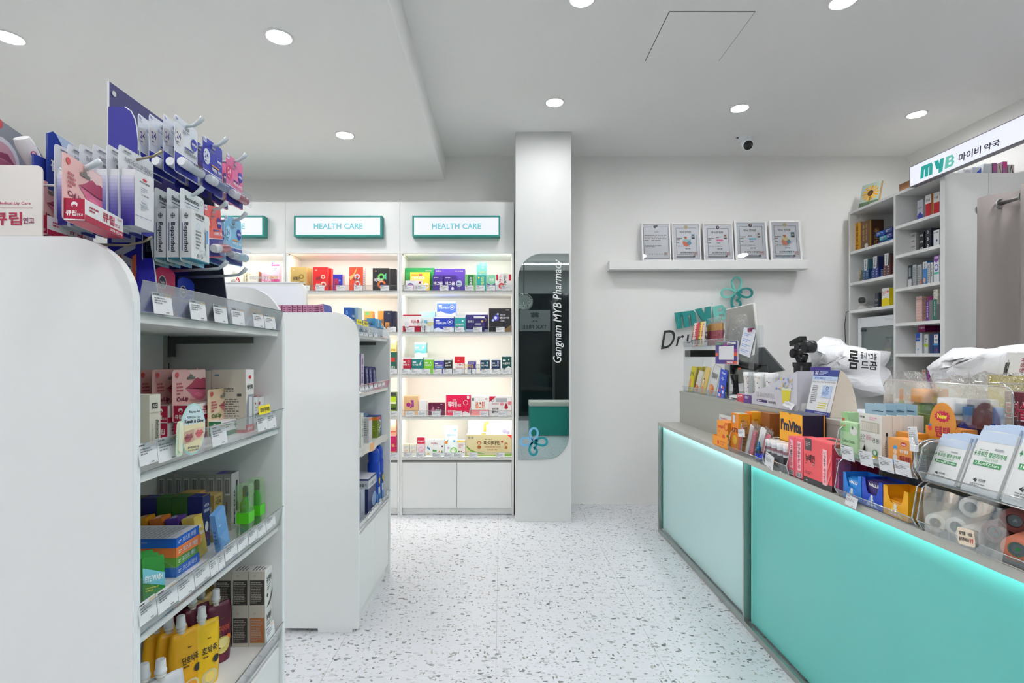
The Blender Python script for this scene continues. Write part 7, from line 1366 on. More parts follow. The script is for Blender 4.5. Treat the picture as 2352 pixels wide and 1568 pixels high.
# two-tier clear racks
def rack(x0, x1, lab, zt=TZ, h2=.115):
    t = empty('clear_rack', FK.M @ TR(x0, .006, LZ), lab, 'organizer', 'two-tier clear racks on the counter'); L = x1 - x0; D = .155
    for z, ln in ((0, .028), (zt - LZ, .028)):
        MB().box(.003, L - .003, 0, D, z, z + .003, m_clear).build('shelf_plate', t)
        q = MB(); q.add([(0, 0, z), (L, 0, z), (L, -.016, z + ln), (0, -.016, z + ln)], [(0, 1, 2, 3)], m_clearg); q.tube([(0, -.016, z + ln), (L, -.016, z + ln)], .0018, m_edgec, 5); q.tube([(0, 0, z), (L, 0, z)], .0018, m_edgec, 5); q.build('front_lip', t)
    for z in (0, zt - LZ):
        H = (zt - LZ - .004) if z == 0 else h2
        for x in (0, L - .003):
            pl = [(0, z), (D, z), (D, z + H), (.04, z + H), (.015, z + H - .006), (-.001, z + H - .02), (-.005, z + H - .045), (-.016, z + .03)]
            o = MB().prism(pl, x, x + .003, m_clear, 'x').build('end_panel', t); MB().tube([(x + .0015, a, b) for a, b in pl[2:]] + [(x + .0015, 0, z)], .0024, m_edgec, 6).build('panel_rim', o)
    MB().box(.003, L - .003, D - .003, D, 0, zt - LZ + h2, m_clear).build('back_plate', t)
    return t
x1a = FK.at(1917, 1040, -.01)[0]; x1b = FK.at(2096, 1100, -.01)[0]; x2a = FK.at(2106, 1100, -.01)[0]; x2b = x2a + .62
r1 = rack(x1a, x1b, 'far two-tier clear rack with cotton swab boxes above and candy trays below'); r2 = rack(x2a, x2b, 'near two-tier clear rack with gauze packs above and tape rolls below')
def ktag(t, u0, u1, v0, v1, y, lab=None, roll=0, tilt=0, name='price_tag', els=None, bend=False):
    x0, zt = FK.at(u0, v0, y); x1, _ = FK.at(u1, v0, y); _, zb = FK.at(u0, v1, y); I = t.matrix_basis.inverted() if t else Matrix()
    q = MB(); w_, h_ = x1 - x0, zt - zb; q.box(0, w_, 0, .0006, 0, h_, m_tag); printing(q, els or [L_(.06, .84, .5, .93, 1, INK), R_(.05, .76, .95, .775, (150, 152, 158)), L_(.08, .4, .85, .7, 3, (140, 142, 148)), L_(.6, .06, .92, .16, 1, (110, 110, 114))], lambda a, b, s: (a, -s, b), w_, h_)
    T = FK.M @ TR(x0, y, zb, 0, tilt, roll)
    if t: return q.build(name, t, I @ T)
    return q.build(name, None, T, label=lab, cat='sign')
for a in ((1935, 1963, 1020, 1053), (1977, 2007, 1031, 1066), (2021, 2054, 1045, 1078), (2057, 2094, 1053, 1087)): ktag(r1, *a, -.016, tilt=8)
ktag(None, 1756, 1775, 1034, 1066, -.014, 'small white price card clipped at a slant on the jar tray', roll=12, name='price_card')
ktag(None, 1940, 1966, 1132, 1156, -.014, 'white price card hanging from the lower lip under the candy trays', roll=4, tilt=-10, name='price_card')
ktag(None, 1696, 1711, 985, 1002, -.006, 'small white note on the dental tool bags', roll=-6, name='price_card')
ktag(None, 2089, 2110, 980, 1020, -.01, 'tall white price card held by a clear clip between the two racks', roll=-8, name='price_card')
q = MB(); x0, z0 = FK.at(2104, 1050, -.014)
q.tube([(x0 - .01, -.016, z0 + .06), (x0, -.018, z0 + .03), (x0 + .006, -.02, z0 + .0), (x0 + .002, -.016, z0 - .03)], .004, m_edgec, 7); q.box(x0 - .008, x0 + .012, -.026, -.016, z0 + .018, z0 + .036, M((222, 224, 226), .3)); q.build('clear_clip', None, FK.M, label='clear plastic clip on the rack edge under the tall price card', cat='clip')
# upper tier of the far rack
gz = TZ + .0035
kb(1934, 1949, 945, gz, .055, .04, (170, 206, 160), 'pale green box top peeping out behind the cotton swab boxes', [R_(.0, .6, 1, 1, (150, 200, 140)), L_(.1, .7, .8, .9, 1, (206, 60, 60))])
kb(1930, 1970, 966, gz, .02, .03, (178, 214, 166), 'pale green cotton swab box with a cotton picture', [R_(.0, .72, .55, .95, (150, 206, 140)), T_(.05, .86, .35, .92, 'Dr.swab', (206, 60, 60), .02), ('c', .78, .78, .2, (222, 222, 216), .13), ('c', .72, .86, .06, (60, 110, 60), .05), T_(.15, .4, .85, .5, 'Cotton Swabs', (80, 110, 70), .0), L_(.15, .2, .6, .33, 3, (110, 140, 100)), R_(0, 0, 1, .05, (150, 190, 140))])
swab = [R_(.1, .62, .96 - .06, .84, (196, 188, 170)), R_(.0, .0, 0.001, .001, WH)] + [R_(.13 + .045 * i, .64, .155 + .045 * i, .82, (228, 224, 214)) for i in range(16)] + [T_(.08, .9, .3, .95, '더봄', (60, 66, 60), .02), L_(.5, .88, .92, .95, 2, (226, 150, 180)), T_(.1, .46, .32, .56, '순면', (90, 96, 92), .0), T_(.36, .46, .6, .56, '멸균', (200, 110, 150), .0), T_(.64, .42, .92, .52, '면봉', (60, 64, 62), .0), T_(.1, .38, .3, .43, '100', (90, 96, 92), .0), ('c', .75, .22, .1, (70, 160, 100), .07), ('c', .75, .22, .06, (224, 230, 220), .045), ('p', [(.64, .15), (.86, .15), (.82, .1), (.68, .1)], (226, 190, 60)), ('p', [(.1, .15), (.3, .35), (.2, .1), (.45, .3), (.4, .08)], (170, 176, 160))]
for k in range(4):
    y = .028 + .0345 * k; x0, zt = FK.at(1974, 947, .03); x1 = FK.at(2027, 947, .03)[0]
    kb(0, 0, 0, gz, y, .033, (226, 226, 222), '', None) if 0 else None
    o = carton(FK, x0, x1, gz, zt - .0, y, .0335, (222, 222, 214), '%s white cotton swab box of the row of four with blue hang cards' % ('front', 'second', 'third', 'rear')[k], {'f': swab, 'r': [('tu', .3, .08, .5, .5, '100% COTTON', (90, 94, 92), .0), R_(.44, .1, .5, .6, (70, 76, 84)), ('c', .47, .62, .12, (40, 44, 50), .04), ('c', .47, .08, .12, (40, 44, 50), .04)]} if k == 0 else {'r': [('c', .47, .45, .14, (40, 44, 50), .05), R_(.42, .1, .5, .42, (70, 76, 84))]}, group='white cotton swab boxes')
    q = MB(); q.box(.012, x1 - x0, .012, .0135, zt - gz, zt - gz + .036, M((150, 180, 196), .35)); q.box((x1 - x0) * .45, (x1 - x0) * .9, .0105, .012, zt - gz + .012, zt - gz + .0145, M((60, 84, 110), .4)); q.build('hang_card', o)
TN = (226, 152, 70)
kb(2041, 2095, 1003, gz, .008, .05, TN, 'orange plaster box with a cartoon figure and dark red lettering', [('c', .3, .72, .09, (60, 140, 200), .07), ('c', .3, .6, .08, (240, 200, 160), .08), ('c', .3, .42, .1, (226, 222, 220), .1), ('p', [(.2, .35), (.4, .35), (.42, .15), (.18, .15)], (60, 140, 206)), ('c', .66, .86, .12, (206, 40, 50), .06), T_(.58, .83, .74, .88, 'Hanmi', WH, .03), T_(.5, .6, .86, .7, '성장 쌀멸', WH, .03), T_(.5, .3, .96, .52, '텐텐', (160, 20, 50), .06)], side=[R_(.12, .1, .85, .6, (196, 200, 204)), L_(.15, .12, .82, .58, 9, (130, 132, 136)), T_(.15, .72, .85, .8, '성장 쌀', WH, .03)], scol=(160, 130, 96))
kb(2058, 2094, 990, gz, .062, .05, (214, 140, 40), 'second orange plaster box behind the one with the cartoon', side=[L_(.1, .6, .9, .9, 2, (230, 190, 120))], tcol=(226, 150, 50))
x0, zb = FK.at(2126, 990, .12); x1, zt = FK.at(2206, 928, .12); w_ = x1 - x0; h_ = zt - zb + .03; 
t = empty('orange_header_card', FK.M @ TR(x0, .12, zb - .03), 'orange header card with a round top and the word New in a burst', 'sign')
pl = [(0, 0), (w_, 0), (w_, .045), (w_ * .85, .05)] + [(w_ * .5 + w_ * .38 * math.cos(a * PI / 10), .055 + (h_ - .055) * math.sin(a * PI / 10)) for a in range(0, 11)] + [(w_ * .12, .05), (0, .05)]
MB().prism(pl, 0, .002, M((222, 148, 60), .45), 'y').build('card', t)
q = MB(); st = [(.5 + (.24 if i % 2 else .19) * math.cos(i * PI / 12), .66 + (.15 if i % 2 else .11) * math.sin(i * PI / 12)) for i in range(24)]
printing(q, [('p', st, (200, 24, 80)), T_(.36, .6, .64, .73, 'New', (250, 230, 60), .05), T_(.3, .16, .72, .42, '텐텐', (190, 30, 80), .06), ('c', .14, .42, .05, (60, 140, 200), .04), ('c', .14, .34, .06, (226, 70, 60), .06)], lambda a, b, s: (a, -s, b), w_, h_); q.build('card_print', t)
MB().box(0, w_, .0025, .05, 0, .05, M((206, 130, 50), .5)).build('box_body', t)
# candy trays on the lower tier
def candy(u0, u1, vt, c, c2, lab, inner, words='호올스', y=.004):
    x0, zt = FK.at(u0, vt, y); x1, _ = FK.at(u1, vt, y); w_ = x1 - x0; h_ = zt - LZ - .0035; D = .085
    t = empty('candy_display_box', FK.M @ TR(x0, y, LZ + .0035), lab, 'candy box', 'open candy display boxes')
    m = M(c, .4); pl = [(0, 0), (w_, 0), (w_, h_), (w_ * .84, h_), (w_ * .8, h_ * .7), (w_ * .7, h_ * .5), (w_ * .3, h_ * .5), (w_ * .2, h_ * .7), (w_ * .16, h_), (0, h_)]
    q = MB(); q.prism([pl[0], pl[1], (w_, h_ * .48), (0, h_ * .48)], 0, .0012, m, 'y'); q.prism([(0, h_ * .48), (w_ * .3, h_ * .48), (w_ * .2, h_ * .7), (w_ * .16, h_), (0, h_)], 0, .0012, m, 'y'); q.prism([(w_, h_), (w_ * .84, h_), (w_ * .8, h_ * .7), (w_ * .7, h_ * .48), (w_, h_ * .48)], 0, .0012, m, 'y')
    q.box(0, .0012, .0012, D, 0, h_, m).box(w_ - .0012, w_, .0012, D, 0, h_, m).box(0, w_, D, D + .0012, 0, h_, m).box(0, w_, 0, D, 0, .001, m); q.build('tray_body', t)
    q = MB(); printing(q, [('p', [(.2, .05), (.45, .45), (.55, .45), (.35, .05)], c2), ('p', [(.8, .05), (.5, .4), (.55, .3), (.65, .05)], c2), ('p', [(.42, .4), (.5, .48), (.58, .4), (.55, .4), (.55, .3), (.58, .3), (.5, .2), (.42, .3), (.45, .3), (.45, .4)], WH), T_(.3, .07, .7, .17, words, WH, .05)], lambda a, b, s: (a, -s, b), w_, h_); q.build('front_print', t)
    q = MB()
    for i in range(5): q.box(w_ * .1, w_ * .9, .006 + .0155 * i, .02 + .0155 * i, .001, h_ * (inner[1] + .02 * (i % 2)), M(inner[0], .35))
    o = q.build('candy_packs', t); o['kind'] = 'stuff'
    q = MB(); printing(q, [T_(.25, inner[1] - .18, .75, inner[1] - .06, 'HALLS', WH, .06, .15)], lambda a, b, s: (a, .006 - s, b), w_, h_); q.build('pack_print', t)
candy(1937, 1978, 1082, (40, 130, 220), (120, 190, 240), 'light blue open candy display box, farthest of three', ((50, 150, 230), .8))
candy(1980, 2027, 1094, (36, 76, 196), (110, 160, 236), 'royal blue open candy display box, middle of three', ((52, 34, 110), .92))
candy(2029, 2086, 1112, (244, 176, 24), (250, 210, 90), 'yellow open candy display box, nearest of three', ((236, 160, 30), .55))
for k, (u0, u1) in enumerate(((1919, 1926), (1928, 1935))): kb(u0, u1, 1052, LZ + .0035, .02 + .05 * k, .045, (196, 110, 150), '%s narrow pink box at the far end of the lower rack tier' % ('front', 'rear')[k], [('tu', .25, .3, .75, .95, '여왕님', INK, .03), ('c', .5, .15, .25, (206, 40, 90), .05)])
kb(1940, 1990, 1062, LZ + .0035, .1, .045, (150, 20, 66), 'dark crimson box behind the blue candy boxes, lower tier', z1=LZ + .12)
# gauze packs, leaning back in the near rack
def gauze(u0, u1, vt, y, lab, size, n):
    x0, zt = FK.at(u0, vt, y); x1, _ = FK.at(u1, vt, y); w_ = x1 - x0; h_ = (zt - gz) * 1.06; first = None
    for k in range(n):
        T = FK.M @ TR(x0 + .006 * k, y + .0095 * k, gz + .0015 * k, 0, -20)
        lb = lab if k == 0 else '%s, %s behind it in the row' % (lab.replace('front ', ''), ('first', 'second', 'third', 'fourth', 'fifth')[k - 1])
        if first is None:
            t = first = empty('gauze_pack', T, lb, 'gauze pack', 'white sterile gauze packs %s' % size)
            MB().prism([(0, 0), (w_, 0), (w_, h_ * .985), (w_ * .5, h_), (0, h_ * .985)], 0, .007, M((226, 228, 226), .5), 'y').build('pouch', t)
            G = (60, 150, 90); q = MB()
            printing(q, [R_(0, .82, 1, .985, (196, 210, 228)), R_(.0, 0, .02, .82, (240, 240, 240)), T_(.12, .58, .9, .66, '유성진 멸균가아제', G, .02), R_(.03, .61, .09, .63, G), R_(.05, .585, .07, .655, G), T_(.32, .53, .72, .565, 'STERILE GAUZE', G, .0), R_(.1, .43, .85, .5, G), T_(.14, .445, .8, .49, size, WH, .02), ('p', [(.25, .2), (.33, .24), (.31, .2), (.36, .22), (.34, .17)], INK), T_(.4, .19, .6, .23, '성진양행', (90, 92, 94), .02), L_(.2, .1, .7, .16, 2, (140, 142, 146)), R_(.55, .7, .78, .73, (160, 164, 170)), L_(.15, .675, .6, .69, 1, G)], lambda a, b, s: (a, -s, b), w_, h_); q.build('pouch_print', t)
            MB().box(0.001, w_ - .001, .001, .006, h_ * .97, h_ + .012, M((186, 204, 226), .4)).build('seal_edge', t)
        else: copy_tree(first, T, lb)
gauze(2126, 2190, 1003, .018, 'front small gauze pack with a green size band', '5cmX5cm', 5)
gauze(2206, 2288, 985, .014, 'front middle gauze pack with a green size band', '7.5cmX7.5cm', 5)
gauze(2300, 2420, 972, .008, 'front large gauze pack cut by the right edge', '10cmX10cm', 5)
# tape rolls on the lower tier
def roll(u, v, y, yaw, lab, c=(222, 220, 212), core=(150, 160, 158), r=.0265, L=.14, spot=None, lift=0):
    x, z = FK.at(u, v, y); z = max(z, LZ + .004 + r) if not lift else z
    t = empty('tape_roll', FK.M @ TR(x, y, z, yaw), lab, 'tape roll', None); R_x = Matrix.Rotation(-PI / 2, 4, 'X')
    MB().lathe([(r * .56, 0), (r * .97, 0), (r, .002), (r, L), (r * .56, L)], M(c, .6, noise=.03), 28, R_x, cap=False).build('tape', t)
    MB().lathe([(r * .5, .0015), (r * .56, .0012), (r * .56, L - .001)], M(core, .4), 24, R_x, cap=False).build('core', t)
    q = MB(); q.lathe([(.0, .004), (r * .54, .004)], M((90, 100, 104), .5), 20, R_x, cap=False)
    printing(q, [('p', [(.3, .3), (.7, .4), (.6, .7), (.4, .6)], spot or (120, 140, 140))], lambda a, b, s: (a - r * .4, .0035, b - r * .4), r * .8, r * .8); q.build('core_print', t)
roll(2148, 1206, .014, 25, 'front left white tape roll lying on the lower rack tier')
roll(2196, 1210, .02, 25, 'middle white tape roll on the lower rack tier', spot=(40, 130, 80))
roll(2222, 1236, .002, 28, 'white tape roll behind the handwritten note'); roll(2229, 1165, .03, 28, 'white tape roll lying on top of the others', spot=(40, 110, 80), lift=1)
roll(2336, 1262, .0, 28, 'brown skin-coloured tape roll at the right edge', (196, 112, 86), (110, 150, 120), r=.031, spot=(30, 130, 60))
roll(2330, 1196, .05, 28, 'dark reddish tape roll above the brown one', (120, 60, 54), (90, 40, 40), r=.03, lift=1)
roll(2285, 1222, .05, 28, 'red-cored tape roll behind the clear flap', (160, 130, 126), (150, 40, 40), r=.028, spot=(150, 30, 30))
x0, zt = FK.at(2128, 1100, -.018); x1, zb = FK.at(2314, 1300, -.018)
t = empty('clear_flap', FK.M @ TR(x0, -.0215, 0), 'wrinkled clear plastic flap hanging over the tape rolls', 'flap'); q = MB(); n = 14; vs = []
for j in range(7):
    for i in range(n + 1): vs.append(((x1 - x0) * i / n, -.004 * math.sin(i * 1.1 + j * .8) - .006 * (j / 6), TZ - .004 + (LZ + .012 - TZ) * j / 6))
q.add(vs, [(j * (n + 1) + i, j * (n + 1) + i + 1, (j + 1) * (n + 1) + i + 1, (j + 1) * (n + 1) + i) for j in range(6) for i in range(n)], clear_mat('flap_film', (.86, .87, .87), base=.04, rough=.12, edge=.35, haze=.02), None, True); q.build('film', t)
q = MB(); w_ = .05; q.prism(rrect(0, w_, 0, .042, .005, 3), -.0125, -.0118, M((232, 214, 190), .5), 'y'); xs_, zs2 = FK.at(2201, 1247, -.034)
printing(q, [T_(.1, .58, .5, .8, '덮개를', INK, .02), T_(.62, .58, .9, .8, '위로', INK, .02), T_(.08, .22, .68, .46, '올려주세요!', INK, .02), ('p', [(.74, .22), (.78, .22), (.78, .4), (.82, .4), (.76, .5), (.7, .4), (.74, .4)], (210, 60, 50)), ('p', [(.86, .22), (.9, .22), (.9, .4), (.94, .4), (.88, .5), (.82, .4), (.86, .4)], (210, 60, 50))], lambda a, b, s: (a, -.0125 - s, b), w_, .042); q.build('handwritten_note', t, TR(xs_ - x0, 0, zs2, 0, 0, -6))
# ------------------------------------------------------------------ on the raised counter top
def kt(u, v, y): return FK.at(u, v, y)
# snack rack at the far end
x0 = kt(1570, 900, .185)[0]; x1 = kt(1672, 900, .185)[0]; x0 = max(x0, .015)
t = empty('snack_rack', FK.M @ TR(x0, .185, UZ), 'clear two-tier snack rack at the far end of the counter', 'rack'); L = x1 - x0; D = .22
zu = kt(1570, 797, .185)[1] - UZ
for z in (0, zu):
    MB().box(.003, L, 0, D, z, z + .003, m_clear).build('shelf_plate', t)
    q = MB(); q.add([(0, 0, z), (L, 0, z), (L, -.012, z + .04), (0, -.012, z + .04)], [(0, 1, 2, 3)], m_clearg); q.tube([(0, -.012, z + .04), (L, -.012, z + .04)], .0016, m_edgec, 5); q.build('front_lip', t)
for x in (0, L - .003): MB().prism([(0, 0), (D, 0), (D, zu + .12), (.08, zu + .12), (.0, zu + .05)], x, x + .003, m_clear, 'x').build('end_panel', t)
MB().box(.006, .12, .01, .2, zu - .075, zu - .025, M((34, 34, 35), .35)).build('black_drawer', t)
def snack(x, y, z, w_, h_, c, els, lab, yaw=0, tilt=-10, name='snack_bag', cat='snack bag', group=None, roll=0):
    t = empty(name, FK.M @ TR(x, y, z, yaw, tilt, roll), lab, cat, group); b = bmesh.new(); n = 6; R = []
    for j in range(n + 1):
        for sgn in (-1, 1): R.append([b.verts.new((w_ * i / n, .012 + sgn * .011 * (math.sin(PI * i / n) * math.sin(PI * (.08 + .84 * j / n))) ** .6, h_ * j / n + (.0015 * (-1) ** i if j in (0, n) else 0))) for i in range(n + 1)])
    for j in range(n):
        A_, B_, C_, D_ = R[2 * j:2 * j + 4]
        for i in range(n): b.faces.new((A_[i], A_[i + 1], C_[i + 1], C_[i])); b.faces.new((B_[i + 1], B_[i], D_[i], D_[i + 1]))
    bmesh.ops.remove_doubles(b, verts=b.verts, dist=.0003); MB().bm(b, M(c, .35), None, True).build('bag_body', t)
    q = MB(); printing(q, els, lambda a, bb, s: (a, .012 - .011 * (max(.001, math.sin(PI * min(max(a / w_, 0), 1)) * math.sin(PI * (.08 + .84 * min(max(bb / h_, 0), 1))))) ** .6 - .0006 - s, bb), w_, h_); q.build('bag_print', t); return t
food = lambda c: [('c', .5, .25, .3, c, .16), ('c', .35, .3, .16, tuple(min(255, v + 20) for v in c), .1), ('c', .66, .2, .15, tuple(max(0, v - 20) for v in c), .08)]
zs = UZ + .004
for k in range(3): snack(x0 + .012 + .012 * k, .2 + .035 * k, zs, .1, .19, (222, 206, 30), [T_(.15, .6, .85, .8, '단거', (70, 90, 30), .04), ('c', .5, .35, .22, (226, 150, 110), .14), T_(.2, .08, .8, .2, '복숭', (60, 100, 40), .04)] if k == 0 else [], '%s yellow peach candy bag, lower tier of the snack rack' % ('front', 'middle', 'rear')[k], group='yellow candy bags')
xs = lambda u: kt(u, 880, .2)[0]
snack(xs(1592), .195, zs, .11, .17, (206, 200, 190), food((222, 130, 80)), 'pale snack bag with orange food, second in the lower tier', roll=8)
snack(xs(1606), .19, zs, .11, .2, (216, 190, 110), [('c', .5, .5, .14, (60, 50, 44), .1), ('c', .5, .48, .11, (236, 214, 190), .08), ('c', .5, .2, .2, (226, 150, 90), .12), R_(.1, .85, .9, .9, (190, 160, 80))], 'yellow snack bag with a drawn face, lower tier', roll=8)
snack(xs(1625), .185, zs, .14, .215, (206, 208, 206), food((230, 140, 70)) + [T_(.15, .6, .85, .78, '호쌀과자', (90, 94, 96), .03)], 'white and orange snack bag, largest in the lower tier', roll=9)
zs = UZ + zu + .004
for k in range(6): snack(xs(1585) + .004 + .033 * k, .2 + .004 * (k % 2), zs, .055, .175, ((240, 226, 216), (230, 200, 190), (206, 60, 80), (120, 160, 60), (236, 220, 90), (226, 210, 200))[k], [R_(.05, .6, .95, .85, (206, 30, 60)) if k % 2 else R_(.05, .3, .95, .9, (236, 200, 190)), ('b', .2, .05, .8, .3), ('tv', .3, .35, .7, .9, '비타', (200, 40, 60), .03)], '%s sweet stick bag in the front of the upper tier' % ('first', 'second', 'third', 'fourth', 'fifth', 'sixth')[k], tilt=-6, group='stick sweets on the upper tier')
for k in range(9):
    x = xs(1600) + .027 * k; t = empty('drink_ampoule', FK.M @ TR(x, .29, zs), '%s gold-capped tube in pink film from the far end, upper snack tier' % ('first', 'second', 'third', 'fourth', 'fifth', 'sixth', 'seventh', 'eighth', 'ninth')[k], 'bottle', 'gold-capped tubes')
    MB().lathe([(.0125, 0), (.013, .003), (.013, .1), (.011, .105)], M((176, 60, 84), .25), 12).build('tube', t); MB().lathe([(.0132, .105), (.0132, .15), (.0115, .153)], M((206, 150, 70), .3, metal=.6), 12).build('cap', t)
    MB().lathe([(.0137, .0), (.0142, .15), (.006, .175), (.013, .2)], m_film, 8, cap=False).build('film_wrap', t)
bag(FK.M @ TR(xs(1640), .36, zs), .3, .08, .2, 'crinkled clear film bag of treats behind the gold-capped tubes', seed=11, m=m_film)
# tilted silver screen back, clipboard notes, tablet
def slab(pts, y, th, m, name, lab, cat, tiltm=None, screen=None):
    q = MB(); q.prism([kt(u, v, y) for u, v in pts], y, y + th, m, 'y'); o = q.build(name, None, FK.M, label=lab, cat=cat)
    if screen: e = MB(); e.tube([(kt(u, v, y)[0], y + th / 2, kt(u, v, y)[1]) for u, v in pts], th * .5, screen, 5, closed=True); e.build('rim', o)
    return o
slab([(1667, 712), (1729, 698), (1742, 822), (1742, 870), (1680, 880), (1664, 800)], .42, .02, M((172, 172, 166), .45, metal=.2), 'monitor', 'silver-grey back of a screen tilted behind the snack rack', 'monitor', screen=M((196, 196, 192), .4))
q = MB(); x, _ = kt(1710, 900, .45); q.box(x - .05, x + .05, .445, .56, UZ, UZ + .012, m_steelm).box(x - .015, x + .015, .46, .48, UZ + .012, UZ + .25, m_steelm); q.build('monitor_stand', None, FK.M, label='small steel foot under the tilted screen', cat='stand')
t = empty('clipboard_notes', FK.M, 'two white handwritten note sheets under a maroon clip before the screen', 'paper')
for k, (pts, c) in enumerate((([(1711, 754), (1737, 757), (1733, 814), (1716, 820), (1722, 760)], (206, 208, 208)), ([(1709, 751), (1736, 759), (1722, 821), (1696, 811)], (222, 226, 234)))):
    q = MB(); y = .2 - .006 * k; P4 = [kt(u, v, y) for u, v in pts]; q.prism(P4, y, y + .001, M(c, .5), 'y')
    if k: 
        f = quadmap([P4[3], P4[2], P4[1], P4[0]]); 
        for j in range(4): a = .1 + .2 * j; printing(q, [L_(.12, a, .88, a + .13, 2, (150, 170, 220))], lambda u_, v_, s: (f(u_, v_)[0], y - s, f(u_, v_)[1]), 1, 1)
    q.build('note_sheet', t)
xm, zm = kt(1722, 757, .19); MB().box(xm - .018, xm + .018, .186, .206, zm - .012, zm + .008, M((130, 20, 80), .3)).build('binder_clip', t)
xm2, _ = kt(1725, 900, .21); MB().box(xm2 - .03, xm2 + .03, .207, .212, UZ, zm - .01, m_clear).box(xm2 - .04, xm2 + .04, .19, .25, UZ, UZ + .004, m_clear).build('stand', t)
# scan-to-pay stand (plain card where the code was)
x0, zt = kt(1640, 786, .175); x1, zb = kt(1690, 836, .175)
t = empty('payment_stand', FK.M @ TR(x0, .185, zb), 'purple framed payment card stand before the snack rack, its code square blank', 'sign'); w_, h_ = x1 - x0, zt - zb
MB().box(-.003, w_ + .003, 0, .005, -.003, h_ + .003, M((214, 216, 218), .3), c=.001).build('holder', t)
q = MB(); printing(q, [R_(0, 0, 1, 1, (60, 44, 130)), R_(0, .86, .36, .98, (40, 150, 70)), R_(.36, .8, .6, .98, (150, 50, 140)), R_(.0, .36, .14, .5, (226, 90, 40)), R_(.86, .36, 1, .5, (226, 90, 40)), R_(.86, .5, 1, .66, (150, 50, 140)), R_(.5, 0, .86, .14, (196, 30, 90)), R_(.86, 0, 1, .14, (226, 90, 40)), R_(.18, .18, .86, .8, (228, 228, 230)), T_(.54, .03, .82, .11, 'zero', WH, .04), L_(.04, .89, .32, .95, 1, WH), R_(.56, .86, .94, .96, (230, 230, 232)), L_(.6, .88, .9, .94, 1, INK)], lambda a, b, s: (a, -s, b), w_, h_); q.build('card_print', t)
MB().box(w_ * .4, w_ * .6, .005, .01, UZ - zb, .01, m_edgec).box(w_ * .2, w_ * .8, -.02, .05, UZ - zb, UZ - zb + .004, m_edgec).build('stand_foot', t)
# barcode scanner on its stand
x, _ = kt(1690, 890, .24); t = empty('barcode_scanner', FK.M @ TR(x, .24, UZ), 'black barcode scanner resting in its stand on the counter', 'scanner')
MB().lathe([(.05, 0), (.052, .004), (.05, .02), (.02, .03)], M((226, 228, 228), .3), 24).build('stand_base', t)
MB().tube([(0, 0, .025), (0, .0, .1), (0, -.01, .15)], [.02, .014, .024], m_black, 12).build('stand_neck', t)
zc0 = kt(1690, 834, .24)[1] - UZ
q = MB(); q.tube([(-.03, -.02, zc0 - .06), (-.02, -.015, zc0 - .02), (-.005, 0, zc0 + .005)], [.028, .036, .03], m_black, 14); q.tube([(-.005, 0, zc0), (.06, .02, zc0 - .012), (.14, .05, zc0 - .02), (.17, .06, zc0 - .012)], [.03, .022, .024, .018], m_black, 12); q.build('scanner_body', t)
MB().box(.05, .07, -.008, .0, zc0 - .036, zc0 - .026, M((226, 90, 40), .4)).build('trigger', t)
MB().tube([(.17, .06, zc0 - .012), (.23, .08, zc0 - .01), (.26, .07, zc0 - .08), (.24, .04, .0), (.1, .0, .004), (.0, -.055, .012), (-.01, -.05, .1)], .003, m_black, 6).build('cable', t)
x0, zt = kt(1648, 862, .17); q = MB(); w_ = .1; h_ = .19
t = empty('payment_card_sign', FK.M @ TR(x0, .169, UZ + .001, 0, -3, 9), 'blue payment card sign leaning beside the scanner', 'sign')
MB().box(0, w_, 0, .002, 0, h_, M((24, 70, 200), .4)).build('card', t)
q = MB(); printing(q, [T_(.2, .84, .85, .93, 'Alipay+', WH, .03), L_(.3, .62, .7, .76, 3, WH)] + [R_(.12 + .26 * i, .08 + .15 * j, .32 + .26 * i, .18 + .15 * j, ((226, 226, 236), (206, 60, 80), (60, 120, 220))[(i + j) % 3]) for i in range(3) for j in range(3)], lambda a, b, s: (a, -s, b), w_, h_); q.build('card_print', t)
# effervescent tube tray
x0, zb = kt(1693, 927, .183); x1, _ = kt(1830, 940, .183); x0b = kt(1727, 905, .183)[0]; L = x1 - x0
t = empty('vitamin_tube_display', FK.M @ TR(x0, .184, UZ), 'white counter display tray of vitamin tubes with a sloping side', 'display box'); a = x0b - x0; D = .16; h1 = .045; h2 = kt(1843, 853, .183)[1] - UZ
ev = M((206, 206, 216), .4)
MB().prism([(0, 0), (L, 0), (L, h2), (a, h1 + .012), (0, h1)], 0, .0015, ev, 'y').prism([(0, 0), (L, 0), (L, h2), (a, h1 + .012), (0, h1)], D, D + .0015, ev, 'y').box(0, .0015, .0015, D, 0, h1, ev).box(0, L, 0, D, 0, .001, ev).box(L - .0015, L, .0015, D, 0, h2, ev).box(L - .03, L - .002, D * .5, D, h2 - .03, h2 + .02, M((70, 50, 140), .4)).build('tray', t)
q = MB(); q2 = [R_(0, .0, a / L * .45, h1 / h2, (206, 60, 80)), R_(a / L * .45, 0, a / L * .98, h1 / h2, (90, 60, 140)), L_(.01, .12, a / L * .4, .2, 2, WH), L_(a / L * .55, .12, a / L * .9, .2, 2, WH), T_(.38, .24, .68, .36, 'EUROVITA', (96, 98, 112), .04), T_(.385, .245, .675, .355, 'EUROVITA', (226, 226, 232), .0), R_(.38, .1, .56, .17, (60, 30, 110)), L_(.39, .11, .55, .16, 1, WH), T_(.58, .1, .7, .17, '유로비타', INK, .03), ('p', [(.8, .18), (.9, .18), (.92, .5), (.79, .5)], (220, 206, 60)), ('p', [(.79, .5), (.92, .5), (.93, .56), (.785, .56)], (214, 220, 190))]
rnd = random.Random(2)
for i in range(26): q2.append(('c', rnd.uniform(.7, .95), rnd.uniform(.52, .8), .008, ((226, 190, 60), (110, 140, 200), (150, 160, 170))[i % 3], .022))
printing(q, q2, lambda a_, b, s: (a_, -s, b), L, h2); q.build('tray_print', t)
